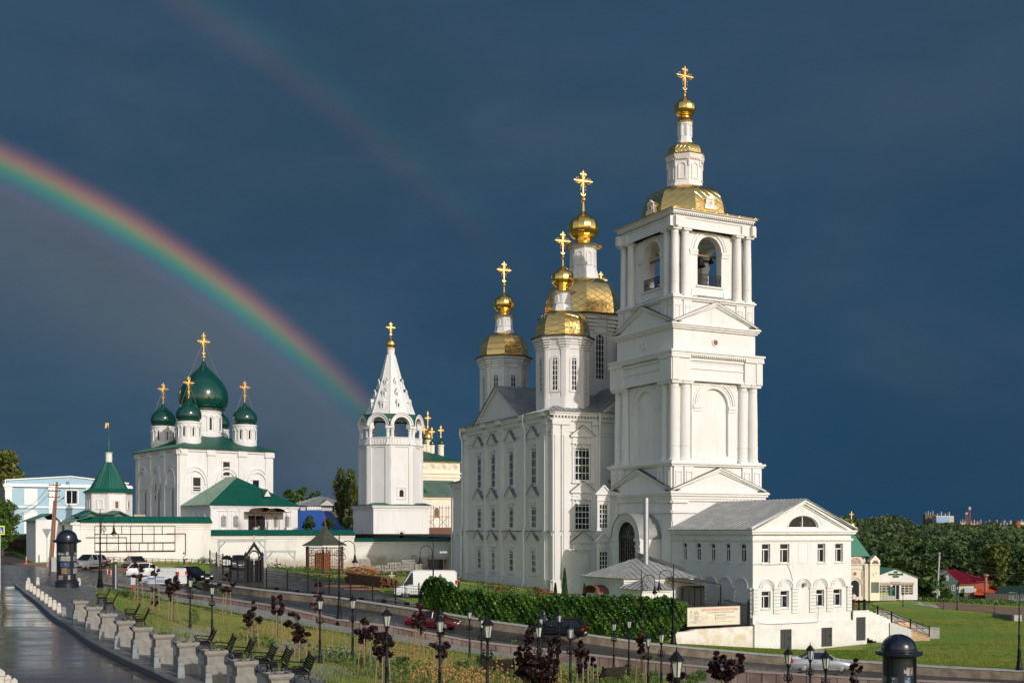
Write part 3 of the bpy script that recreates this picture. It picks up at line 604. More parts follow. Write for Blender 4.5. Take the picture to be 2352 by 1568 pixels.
 for k in range(4):
  m=MB();m.T=RZ[k]@Matrix.Translation((0,0,Z(48.2)))
  m.box(-.55,.55,-4.75,-4.6,-.45,.55);m.poly([(-.68,.5),(.68,.5),(0,1.0)],-4.85,-4.55);m.box(-.75,-.5,-4.82,-4.6,-.45,-.1);m.box(.5,.75,-4.82,-4.6,-.45,-.1)
  m.band(0,.08,.22,.33,-4.82,-4.74,0,2*pi,14);m.box(-.8,.8,-4.86,-4.6,-.58,-.44)
  f=m.build('dormer',X['plaster'],root);g=MB();g.T=m.T;g.poly([(.22*cos(a*pi/6),.08+.22*sin(a*pi/6))for a in range(12)],-4.78,-4.72);g.build('pane',X['gold'],f)
  g=MB();g.T=m.T;g.box(-.5,.5,-4.62,-2.8,-.45,.48);g.build('dormer_roof',X['gold'],f)
 dr=MB();dr.lathe([(2.25,Z(50.6)),(2.2,Z(51.2)),(2.05,Z(51.4)),(2.0,Z(53.9)),(2.12,Z(53.95)),(2.12,Z(54.1)),(2.18,Z(54.15)),(2.3,Z(54.5)),(2.3,Z(54.62))],8,ph=OCT)
 for k in range(8):
  dr.T=Matrix.Rotation(pi/4*k,4,'Z');dr.band(0,Z(53.2),.34,.46,-1.96,-1.86);dr.box(-.46,-.34,-1.96,-1.86,Z(51.9),Z(53.2));dr.box(.34,.46,-1.96,-1.86,Z(51.9),Z(53.2));dr.box(-.5,.5,-1.98,-1.84,Z(51.75),Z(51.9))
  dr.box(-.82,-.70,-1.98,-1.84,Z(53.2),Z(53.9));dr.box(.70,.82,-1.98,-1.84,Z(53.2),Z(53.9))
  for i in range(6):dr.box(-.7+.24*i,-.58+.24*i,-2.08,-1.9,Z(53.98),Z(54.14))
 dr.T=Matrix.Identity(4);dr.build('drum',X['plaster'],root)
 d=MB();d.lathe([(2.42,Z(54.62)),(2.35,Z(54.72))]+ogive(2.1,.9,Z(54.72),Z(56.15),8,.8),8,ph=OCT);d.build('dome',X['goldd'],root,ang=30)
 n=MB();n.lathe([(1.02,Z(56.1)),(.85,Z(56.5)),(.78,Z(56.9)),(.76,Z(58.2)),(.86,Z(58.3)),(.86,Z(58.5)),(.98,Z(58.6)),(.98,Z(58.7))],8,ph=OCT)
 for k in range(8):n.T=Matrix.Rotation(pi/4*k,4,'Z');n.box(-.30,-.2,-.80,-.7,Z(57.0),Z(58.2));n.box(.2,.30,-.80,-.7,Z(57.0),Z(58.2))
 n.T=Matrix.Identity(4);n.build('neck',X['plaster'],root)
 o=MB();o.lathe([(1.12,Z(58.66)),(.9,Z(58.9)),(.62,Z(59.15)),(.60,Z(59.3)),(.70,Z(59.34))]+[(1.27*a,Z(59.34)+b*2.35)for a,b in ONION[1:]],16)
 o.tube([(0,0,Z(61.6)),(0,0,Z(62.6))],.11,8,.07);o.ball(0,0,Z(62.15),.2,10,8);o.build('cupola',X['gold'],root,ang=14)
 c=MB();cross(c,0,0,Z(62.2),2.9,2.35,t=.10);c.build('cross',X['goldc'],root)
 pw=MB();pw.T=RZ[1]
 A=Matrix.Translation((0,0,0))
 def P(y):return y
 cx=1.2;zs_=11.15;A=8.0
 pw.box(cx-2.75,cx-1.82,-8.8,-6,Z(3.2),Z(zs_));pw.box(cx+1.82,cx+2.75,-8.8,-6,Z(3.2),Z(zs_));pw.box(cx-1.82,cx+1.82,-8.8,-6,Z(3.2),Z(A))
 pw.band(cx,Z(zs_),1.82,2.72,-8.8,-6,n=20)
 for r0,r1 in((1.95,2.05),(2.15,2.28),(2.5,2.72)):pw.band(cx,Z(zs_),r0,r1,-8.92,-8.78,n=20)
 for i in range(19):t=pi*(i+.5)/19;pw.T=RZ[1]@Matrix.Translation((cx+2.4*cos(t),0,Z(zs_)+2.4*sin(t)));pw.box(-.06,.06,-8.88,-8.79,-.06,.06)
 pw.T=RZ[1]
 for s in(-1,1):
  m_=cx+s*2.28;pw.box(m_-.6,m_+.6,-8.95,-8.7,Z(zs_)-.3,Z(zs_));pw.box(m_-.5,m_+.5,-8.9,-8.7,Z(zs_)-.95,Z(zs_)-.8)
  pw.box(m_-.3,m_-.2,-8.86,-8.75,Z(5.2),Z(9.8));pw.box(m_+.2,m_+.3,-8.86,-8.75,Z(5.2),Z(9.8))
 pw.build('porch',X['plaster'],root)
 br=MB();br.T=RZ[1];br.band(cx,Z(zs_)-.05,2.75,2.85,-9.0,-6.0,n=22);br.build('porch_roof',X['grey'],root)
 gr=MB();gr.T=RZ[1];W2=1.82
 for i in range(9):x=cx-W2+2*W2*i/8;gr.box(x-.055,x+.055,-8.55,-8.45,Z(A),Z(zs_))
 for i in range(8):z=Z(A)+.05+i*.43;gr.box(cx-W2,cx+W2,-8.56,-8.46,z-.045,z+.045)
 for i in range(9):
  for s in(-1,1):
   x0=cx-W2+2*W2*i/8;pts=[]
   for t in range(9):
    a=t/8*R(62);x=x0+s*(3.5-3.5*cos(a));z=Z(zs_)+3.5*sin(a)*.62
    if(x-cx)**2+(z-Z(zs_))**2<W2**2:pts.append((x,-8.5,z))
   if len(pts)>1:gr.tube(pts,.05,4)
 gr.band(cx,Z(zs_),W2-.08,W2+.02,-8.58,-8.42,n=20)
 g=gr.build('arch_grille',X['iron'],root);p=MB();p.T=RZ[1];p.archfill(cx,W2,Z(A),Z(zs_),-8.35,-8.3,n=20)
 p.build('pane',mat('leaded_glass',(.30,.29,.25),(.05,.06,.07),3.2,rough=.25,lo=.42,hi=.58,detail=1),g)
 return root
bell_tower()
# ================================================================ gold domed cathedral
def gold_drum(root,x,y,zb,R0,zc,zd,zn,ro,zo,zx,wc,zw0,zw1,wr,nw=2,nh=6,neck=.62,big=False,z0=0):
 """octagonal tower: drum, cornice, gilded dome, neck, onion, cross"""
 Z=lambda z:z-z0
 s=R0/3.25
 d=MB();T0=Matrix.Translation((x,y,0));d.T=T0
 H=zc-zb
 d.lathe([(R0,Z(zb)),(R0,Z(zb)+H*.22),(R0*.97,Z(zb)+H*.23),(R0*.97,Z(zc)-1.6*s),(R0*1.0,Z(zc)-1.55*s),(R0*1.0,Z(zc)-1.2*s),(R0*1.06,Z(zc)-.7*s),(R0*1.06,Z(zc)-.45*s),(R0*1.13,Z(zc)-.2*s),(R0*1.13,Z(zc))],8,ph=OCT)
 ap=R0*.97*cos(OCT);hw=R0*.97*sin(OCT)
 for k in range(8):
  d.T=T0@Matrix.Rotation(pi/4*k,4,'Z')
  for sx in(-1,1):
   d.box(sx*(hw-.22*s)-.2*s,sx*(hw-.22*s)+.2*s,-ap-.12*s,-ap,Z(zb),Z(zc)-1.5*s)
   for i,(a,b)in enumerate(((.22,1.65),(.30,1.35),(.36,1.05),(.42,.75),(.50,.45))):
    d.box(sx*(hw-.28*s)-a*s,sx*(hw-.28*s)+a*s,-ap-(.16+.09*i)*s,-ap,Z(zc)-b*s,Z(zc)-(b-.16)*s)
  for i in range(9):q=-hw+2*hw*(i+.5)/9;d.box(q-.06*s,q+.06*s,-ap-.52*s,-ap,Z(zc)-.42*s,Z(zc)-.24*s)
  ww=wr+.16
  d.band(0,Z(zw1),wr+.06,ww+.08,-ap-.10,-ap);d.box(-ww-.08,-wr-.04,-ap-.10,-ap,Z(zw0),Z(zw1));d.box(wr+.04,ww+.08,-ap-.10,-ap,Z(zw0),Z(zw1))
  d.box(-ww-.12,ww+.12,-ap-.14,-ap,Z(zw0)-.18,Z(zw0)-.04)
  d.box(-ww,ww,-ap-.07,-ap,Z(zw0)-.95*s,Z(zw0)-.3*s)
  if big:
   d.poly([(-1.3,Z(zw1)+1.9),(1.3,Z(zw1)+1.9),(0,Z(zw1)+3.3)],-ap-.2,-ap)
   for sx in(-1,1):d.poly([(sx*1.45,Z(zw1)+1.85),(0,Z(zw1)+3.45),(0,Z(zw1)+3.25),(sx*1.25,Z(zw1)+1.85)],-ap-.32,-ap)
   d.box(-1.45,1.45,-ap-.3,-ap,Z(zw1)+1.75,Z(zw1)+1.9);d.box(-1.2,-1.0,-ap-.14,-ap,Z(zw0)-.4,Z(zw1)+1.75);d.box(1.0,1.2,-ap-.14,-ap,Z(zw0)-.4,Z(zw1)+1.75)
 dd=d.build('drum',X['plaster'],root)
 for k in range(8):arch_window(T0@Matrix.Rotation(pi/4*k,4,'Z')@Matrix.Translation((0,-ap,0)),0,wr,Z(zw0),Z(zw1),dd,-.02,nw,nh)
 m=MB();m.T=T0;m.lathe([(R0*1.2,Z(zc)),(R0*1.12,Z(zc)+.14*s)]+ogive(R0*1.02,neck*1.12*s*1.75,Z(zc)+.14*s,Z(zd),12,.78),8,ph=OCT)
 do=m.build('dome',X['goldd'],root,ang=30)
 m=MB();m.T=T0;m.lathe([(R0*1.2,Z(zc)-.07*s),(R0*1.22,Z(zc)+.03*s)],8,ph=OCT);m.build('eave',X['dkroof'],do)
 nr=neck*s*1.75;n=MB();n.T=T0
 n.lathe([(nr*1.22,Z(zd)-.1),(nr*1.05,Z(zd)+(zn-zd)*.28),(nr,Z(zd)+(zn-zd)*.32),(nr*.98,Z(zn)-.25*s),(nr*1.12,Z(zn)-.2*s),(nr*1.2,Z(zn))],8,ph=OCT)
 na=nr*cos(OCT)
 for k in range(8):
  n.T=T0@Matrix.Rotation(pi/4*k,4,'Z');q=nr*.16;zz0=Z(zd)+(zn-zd)*.42;zz1=Z(zd)+(zn-zd)*.72
  n.band(0,zz1,q,q*1.45,-na-.06,-na);n.box(-q*1.45,-q,-na-.06,-na,zz0,zz1);n.box(q,q*1.45,-na-.06,-na,zz0,zz1);n.box(-q*1.8,q*1.8,-na-.08,-na,zz0-.09,zz0)
 n.build('neck',X['plaster'],root)
 o=MB();o.T=T0;ho=zo-zn
 o.lathe([(nr*1.42,Z(zn)-.02),(nr*1.1,Z(zn)+.10*s),(ro*.62,Z(zn)+.3*s),(ro*.52,Z(zn)+.42*s),(ro*.54,Z(zn)+.62*s)]+[(ro*a,Z(zn)+.62*s+b*(ho-.62*s))for a,b in ONION[1:]],16)
 sp=zo+(zx-zo)*.0
 o.tube([(0,0,Z(zo)-.15),(0,0,Z(zo)+1.3*s)],.15*s,8,.07*s);o.ball(0,0,Z(zo)+.95*s,.24*s,10,8)
 o.build('cupola',X['gold'],root,ang=14)
 c=MB();c.T=T0;cross(c,0,0,Z(zo)+1.1*s,zx-zo-1.1*s,wc,t=.10*s if not big else .13);c.build('cross',X['goldc'],root)
def cathedral():
 z0=4.4
 yaw=R(24.5);u=Vector((cos(yaw),sin(yaw),0));v=Vector((-sin(yaw),cos(yaw),0))
 Lu,Lv=21.6,27.3
 cor=Vector((4.6,137,0));ctr=cor+u*Lu/2+v*Lv/2
 root=empty('cathedral',(ctr.x,ctr.y,z0),yaw,'white three storey cathedral with octagonal drums and gilded domes left of the bell tower','cathedral')
 Z=lambda z:z-z0
 a,b=Lu/2,Lv/2
 T={'f':Matrix.Translation((0,-b,0)),'l':Matrix.Rotation(-pi/2,4,'Z')@Matrix.Translation((0,-a,0)),'r':Matrix.Rotation(pi/2,4,'Z')@Matrix.Translation((0,-a,0)),'k':Matrix.Rotation(pi,4,'Z')@Matrix.Translation((0,-b,0))}
 wall=MB();wall.box(-a,a,-b,b,Z(4.0),Z(25.0));wall.build('wall',X['plaster'],root)
 def sl(px):
  P=cor;k=(px-CX)/F;t=(k*P.y-P.x)/(v.x-k*v.y);return b-t
 def sf(px):
  P=cor;k=(px-CX)/F;t=(k*P.y-P.x)/(u.x-k*u.y);return-a+t
 trim=MB();caps=MB()
 for fk,hw in(('l',b),('f',a),('r',b),('k',a)):
  trim.T=T[fk]
  for d,z_,z1 in((.55,25.75,26.0),(.42,25.45,25.75),(.25,24.9,25.2),(.14,23.6,23.75),(.10,23.2,23.35),(.16,11.45,11.75),(.26,11.75,11.9),(.20,5.9,6.15),(.34,4.0,5.9),(.28,6.1,6.3)):
   trim.box(-hw-d,hw+d,-d,.2,Z(z_),Z(z1))
  n=int(hw*2/.42)
  for i in range(n):x=-hw+2*hw*(i+.5)/n;trim.box(x-.10,x+.10,-.38,0,Z(25.2),Z(25.42))
 pil={'l':[sl(x)for x in(1071,1118,1153,1207,1254)],'f':[-a+.55,-a+1.75,sf(1367),2.2,5,8.8,a-.6]}
 for x in pil['l']:
  trim.T=T['l'];trim.box(x-.55,x+.55,-.22,0,Z(4.0),Z(25.0));trim.box(x-.3,x+.3,-.34,0,Z(6.3),Z(23.2));trim.box(x-.65,x+.65,-.36,0,Z(24.4),Z(25.0));trim.box(x-.62,x+.62,-.42,0,Z(4.0),Z(6.2))
  trim.box(x-.68,x+.68,-.72,0,Z(25.45),Z(26.0))
 for x in pil['f']:
  trim.T=T['f'];trim.box(x-.5,x+.5,-.24,0,Z(4.0),Z(25.0));trim.box(x-.3,x+.3,-.36,0,Z(6.3),Z(23.2));trim.box(x-.6,x+.6,-.40,0,Z(24.4),Z(25.0));trim.box(x-.58,x+.58,-.46,0,Z(4.0),Z(6.2))
 def bay(fk,x,r,z_,zt,glazed=True,drop=False,ped=1.0):
  trim.T=T[fk];w_=r+.34+(.08 if fk!='f' else 0)
  trim.box(x-w_,x-r-.13,-.16,0,Z(z_)-.2,Z(zt)+.5);trim.box(x+r+.13,x+w_,-.16,0,Z(z_)-.2,Z(zt)+.5)
  trim.box(x-w_-.1,x+w_+.1,-.24,0,Z(z_)-.32,Z(z_)-.14)
  trim.T=T[fk]@Matrix.Translation((x,0,Z(zt)-.1));trim.band(0,-.25,r+.02,r+.16,-.2,0,R(35),R(145),8);trim.T=T[fk]
  trim.box(x-w_-.12,x+w_+.12,-.26,0,Z(zt)+.42,Z(zt)+.55);trim.box(x-.12,x+.12,-.28,0,Z(zt)+.1,Z(zt)+.4);trim.box(x-w_,x+w_,-.14,0,Z(zt)+.55,Z(zt)+1.25)
  trim.box(x-r*.8,x+r*.8,-.18,0,Z(zt)+.72,Z(zt)+.95)
  pb=Z(zt)+1.35;pw_=w_+.34;ph_=pw_*.85*ped
  trim.box(x-pw_,x+pw_,-.34,0,pb-.12,pb+.02);trim.poly([(x-pw_,pb),(x+pw_,pb),(x,pb+ph_)],-.2,0)
  for s in(-1,1):trim.poly([(x+s*(pw_+.05),pb),(x,pb+ph_+.1),(x,pb+ph_-.12),(x+s*(pw_-.2),pb)],-.38,0)
  caps=MB();caps.T=T[fk]
  for s in(-1,1):caps.sheet((x+s*(pw_+.12),-.46,pb+.02),(x+s*(pw_+.12),0,pb+.02),(x,0,pb+ph_+.17),(x,-.46,pb+ph_+.17),th=.05)
  caps.build('pediment_cap',flat('cap_sheet',(.16,.17,.18),.6),root)
  if drop:
   trim.band(x,Z(z_)-.9,r*.62,r*.62+.09,-.07,0,pi,2*pi,8)
  for s in(-1,1):trim.box(x+s*(w_+.02)-.05,x+s*(w_+.02)+.05,-.1,0,Z(z_)+.8*(zt-z_),Z(z_)+.8*(zt-z_)+.35)
  if glazed:
   rise=r*.5;mb=MB();mb.T=T[fk];y=-.03;r*=1.12 if fk!='f' else 1
   mb.box(x-r,x-r+.07,y-.05,y+.02,Z(z_),Z(zt));mb.box(x+r-.07,x+r,y-.05,y+.02,Z(z_),Z(zt));mb.box(x-r,x+r,y-.05,y+.02,Z(z_),Z(z_)+.1);mb.box(x-r,x+r,y-.05,y+.02,Z(zt)-.09,Z(zt))
   nm=4 if r>.9 else 3;nh=4 if zt-z_>3 else 3
   for k in range(1,nm):q=x-r+2*r*k/nm;mb.box(q-.025,q+.025,y-.02,y+.01,Z(z_),Z(zt))
   for k in range(1,nh+1):q=Z(z_)+(zt-z_-.3)*k/nh;mb.box(x-r,x+r,y-.02,y+.01,q-.045,q+.045)
   f=mb.build('window',X['whitew'],root)
   p=MB();p.T=T[fk];p.box(x-r+.02,x+r-.02,y,y+.02,Z(z_)+.02,Z(zt)-.02);p.build('pane',X['glass'],f)
  else:
   trim.archfill(x,r,Z(z_),Z(zt)-.3,-.06,0,rise=.3)
   trim.box(x-r-.05,x-r+.05,-.12,0,Z(z_),Z(zt)-.3)
 for px in(1102,1134,1175.5,1227):
  x=sl(px);bay('l',x,.62,17.6,21.9,drop=True);bay('l',x,.62,12.3,14.9);bay('l',x,.55,6.9,9.5)
 x=sf(1336.5);bay('f',x,.98,17.9,21.8,drop=True,ped=.8);bay('f',x,.98,12.1,15.2,ped=.8);bay('f',x,.9,5.6,9.3,False,ped=.8)
 for x in(1.0,6.9):bay('f',x,.98,17.9,21.8,ped=.8)
 for k in range(4):bay('k',-8+k*5.3,.62,17.8,21.9);bay('r',-9+k*6,.62,17.8,21.9)
 for fk,hw in(('l',b),('f',a)):caps=MB();caps.T=T[fk];caps.sheet((-hw-.2,-.32,Z(11.9)),(hw+.2,-.32,Z(11.9)),(hw+.2,0,Z(12.02)),(-hw-.2,0,Z(12.02)),th=.03);caps.build('string_course_cap',flat('cap_sheet',(.16,.17,.18),.6),root)
 trim.build('moulding',X['plaster'],root)
 rf=MB();ze=Z(26.0);zr=Z(29.3)
 O=.7
 rf.sheet((-a-O,-b-O,ze),(a+O,-b-O,ze),(4,-5,zr),(-4,-5,zr),ribs=26);rf.sheet((a+O,-b-O,ze),(a+O,b+O,ze),(4,5,zr),(4,-5,zr),ribs=30)
 rf.sheet((a+O,b+O,ze),(-a-O,b+O,ze),(-4,5,zr),(4,5,zr),ribs=26);rf.sheet((-a-O,b+O,ze),(-a-O,-b-O,ze),(-4,-5,zr),(-4,5,zr),ribs=30)
 gx0,gx1=sl(1098),sl(1203);gm=(gx0+gx1)/2;gw=(gx1-gx0)/2
 def gable(fk,m,gw,zt,dep):
  rf.T=T[fk]
  for s in(-1,1):rf.sheet((m+s*(gw+.3),-.75,ze-.0),(m+s*(gw+.3),dep,ze-.0),(m,dep,Z(zt)+.15),(m,-.75,Z(zt)+.15),ribs=14)
  rf.T=Matrix.Identity(4)
 gable('l',gm,gw,30.4,7.0);gable('f',0,4.4,29.6,7.5);gable('k',0,4.4,29.6,7.5);gable('r',0,4.9,30.0,7)
 rf.build('roof',X['grey'],root)
 for fk,m,g,zt in(('l',gm,gw,30.4),('f',0,4.4,29.6),('k',0,4.4,29.6),('r',0,4.9,30.0)):
  p=MB();p.T=T[fk];p.poly([(m-g,ze),(m+g,ze),(m,Z(zt))],-.25,6)
  for s in(-1,1):
   p.poly([(m+s*g,ze+.02),(m,Z(zt)+.05),(m,Z(zt)-.30),(m+s*(g-.55),ze+.02)],-.6,0)
   nn=13
   for i in range(nn):
    t=(i+.6)/nn;xx=m+s*(g-.8)*(1-t);zz=ze+(Z(zt)-.62-ze)*t+.05
    p.box(xx-.12,xx+.12,-.45,0,zz-.12,zz+.12)
  p.build('pediment',X['plaster'],root)
 def pipe(fk,x,ztop,zb):
  m=MB();m.T=T[fk]
  m.tube([(x,-.75,Z(ztop)),(x,-.8,Z(ztop)-.7),(x+.1,-.5,Z(ztop)-1.6),(x+.1,-.5,Z(12.6)),(x,-.62,Z(12.0)),(x,-.62,Z(zb)+.6),(x+.25,-1.0,Z(zb)+.1)],.11,7)
  m.lathe([(.13,Z(ztop)-.15),(.28,Z(ztop)+.1)],8,x,-.75);m.build('drainpipe',X['whitew'],root,ang=40)
 pipe('l',sl(1074)-.9,25.8,5.2);pipe('l',sl(1206)+.9,25.8,5.0);pipe('f',sf(1371),25.8,5.0)
 for x,y in((-7.4,-9.9),(-7.4,7.5),(7.4,7.5),(7.4,-9.9)):
  gold_drum(root,x,y,25.7,3.25,35.1,38.4,40.75,1.42,44.0,48.1,2.1,28.6,32.2,.38,z0=z0,neck=.66)
 gold_drum(root,0,-1.2,28.8,4.95,39.4,44.5,48.9,2.05,53.6,58.8,2.75,31.0,36.3,.62,nw=3,nh=7,neck=.66,big=True,z0=z0)
 an=MB();an.T=T['l'];x0=sl(1025);x1=-b-.02
 an.box(x0,x1,1.2,18,Z(4.0),Z(18.6))
 for d,p,q in((.45,18.5,18.8),(.3,18.1,18.5),(.12,17.3,17.45),(.16,11.45,11.9),(.3,4.0,5.9)):an.box(x0-d,x1,1.2-d,18,Z(p),Z(q))
 for xx in(x0+.5,x1-1.4):an.box(xx-.4,xx+.4,1.0,1.2,Z(4),Z(18))
 w_=an.build('annex',X['plaster'],root)
 r=MB();r.T=T['l'];r.sheet((x0-.7,.6,Z(18.8)),(x1,.6,Z(18.8)),(x1,9,Z(21.3)),(x0+6,9,Z(20.6)),ribs=8);r.sheet((x0-.7,18,Z(18.8)),(x0-.7,.6,Z(18.8)),(x1,9,Z(21.0)),(x1,9.1,Z(21.0)),ribs=8);r.build('roof',X['grey'],w_)
 T['a']=T['l']@Matrix.Translation((0,1.2,0));trim=MB();xm=sl(1050.5)-.35
 for r_,p,q in((.6,12.3,15.0),(.52,6.9,9.5)):
  x=xm;z_,zt=p,q
  trim=MB();bay_trim(trim,T['a'],x,r_,Z(z_),Z(zt));trim.build('window_surround',X['plaster'],w_)
  mb=MB();mb.T=T['a']
  for k in range(4):xx=x-r_+2*r_*k/3;mb.box(xx-.04,xx+.04,-.1,0,Z(z_),Z(zt))
  for k in range(6):zz=Z(z_)+(zt-z_)*k/5;mb.box(x-r_,x+r_,-.1,0,zz-.04,zz+.04)
  mb.build('window',X['whitew'],w_);mb=MB();mb.T=T['a'];mb.box(x-r_,x+r_,-.04,0,Z(z_),Z(zt));mb.build('pane',X['glass'],w_)
 m=MB();m.T=T['l'];m.tube([(x0-.4,.5,Z(18.6)),(x0+.1,.8,Z(17.3)),(x0+.1,.8,Z(5.6)),(x0-.3,.4,Z(5.2))],.11,7);m.build('drainpipe',X['whitew'],root)
 lk=MB();lk.T=T['f'];xa=sf(1371);lk.box(xa,xa+4.5,-4.6,0,Z(4),Z(16.3));lk.box(xa-.3,xa+4.5,-4.9,0,Z(16.0),Z(16.5));lk.box(xa-.16,xa+4.5,-4.76,0,Z(11.45),Z(11.8));lk.build('link_wall',X['plaster'],root)
 r=MB();r.T=T['f'];r.sheet((xa-.4,-5,Z(16.5)),(xa+5,-5,Z(16.5)),(xa+5,0,Z(18.3)),(xa+1.5,0,Z(18.0)),ribs=6);r.build('link_roof',X['dkroof'],root)
 T['n']=T['f']@Matrix.Translation((0,-4.6,0))
 P=cor+u*(xa+a)-v*4.6;k=(1385-CX)/F;xs=xa+(k*P.y-P.x)/(u.x-k*u.y)
 for r_,p,q in((.52,12.3,15.0),(.52,7.0,9.6)):
  t=MB();bay_trim(t,T['n'],xs,r_,Z(p),Z(q));t.build('window_surround',X['plaster'],root)
  mb=MB();mb.T=T['n']
  for k in range(4):xx=xs-r_+2*r_*k/3;mb.box(xx-.04,xx+.04,-.1,0,Z(p),Z(q))
  for k in range(6):zz=Z(p)+(q-p)*k/5;mb.box(xs-r_,xs+r_,-.1,0,zz-.04,zz+.04)
  f=mb.build('window',X['whitew'],root);mb=MB();mb.T=T['n'];mb.box(xs-r_,xs+r_,-.04,-.01,Z(p),Z(q));mb.build('pane',X['glass'],f)
def bay_trim(t,TT,x,r,z0,z1):
 t.T=TT;w_=r+.3
 t.box(x-w_,x-r,-.16,0,z0-.2,z1+.4);t.box(x+r,x+w_,-.16,0,z0-.2,z1+.4);t.box(x-w_-.1,x+w_+.1,-.24,0,z0-.32,z0-.14);t.box(x-w_,x+w_,-.14,0,z1+.05,z1+1.1);t.box(x-w_-.1,x+w_+.1,-.25,0,z1+.4,z1+.52)
 pb=z1+1.2;t.box(x-w_-.3,x+w_+.3,-.3,0,pb-.1,pb+.02);t.poly([(x-w_-.3,pb),(x+w_+.3,pb),(x,pb+.95)],-.2,0)
 for s in(-1,1):t.poly([(x+s*(w_+.35),pb),(x,pb+1.05),(x,pb+.85),(x+s*(w_+.1),pb)],-.36,0)
cathedral()
# ================================================================ buildings measured on their own wall planes
class Plan:
 """vertical wall planes: root frame with local x along u; s(px) finds where a view ray meets the wall"""
 def __init__(s,P,yaw):s.P=Vector((P[0],P[1],0));s.yaw=yaw;s.u=Vector((sin(yaw),cos(yaw),0));s.v=Vector((-cos(yaw),sin(yaw),0))
 def along(s,px,O=None,d=None):
  O=s.P if O is None else O;d=s.u if d is None else d;k=(px-CX)/F;return(k*O.y-O.x)/(d.x-k*d.y)
 def pt(s,t,O=None,d=None):return(s.P if O is None else O)+(s.u if d is None else d)*t
 def z(s,px,py,O=None,d=None):p=s.pt(s.along(px,O,d),O,d);return EYE+(HOR-py)*p.y/F
 def rot(s):return pi/2-s.yaw
def plastic_window(root,T,x0,x1,z0,z1,y,layout='T',m='whitew',pane=None):
 mb=MB();mb.T=T;b=.07
 mb.box(x0,x0+b,y-.05,y+.05,z0,z1);mb.box(x1-b,x1,y-.05,y+.05,z0,z1);mb.box(x0,x1,y-.05,y+.05,z0,z0+b);mb.box(x0,x1,y-.05,y+.05,z1-b,z1)
 if layout=='T':
  zt=z0+(z1-z0)*.72;mb.box(x0,x1,y-.05,y+.05,zt-b*.7,zt+b*.7);xm=x0+(x1-x0)*.38;mb.box(xm-b*.6,xm+b*.6,y-.05,y+.05,z0,zt)
 elif layout=='V':xm=(x0+x1)/2;mb.box(xm-b*.6,xm+b*.6,y-.05,y+.05,z0,z1)
 elif layout=='#':
  for k in range(1,3):xm=x0+(x1-x0)*k/3;mb.box(xm-.03,xm+.03,y-.05,y+.05,z0,z1)
  for k in range(1,4):zm=z0+(z1-z0)*k/4;mb.box(x0,x1,y-.05,y+.05,zm-.03,zm+.03)
 elif layout=='x':
  n=5;m_=8
  for k in range(-m_,n+1):
   for sgn in(1,-1):
    a=[]
    for t in range(21):
     q=t/20;zz=z0+(z1-z0)*q;xx=x0+(x1-x0)*((k/n)+q*(z1-z0)/(x1-x0)*.62);xx=xx if sgn>0 else x0+x1-xx
     if x0<=xx<=x1:a.append((xx,y,zz))
    if len(a)>1:mb.tube([a[0],a[-1]],.022,4)
 f=mb.build('window',X[m],root);p=MB();p.T=T;p.box(x0+.01,x1-.01,y+.005,y+.03,z0+.01,z1-.01);p.build('pane',pane or X['glass'],f);return f
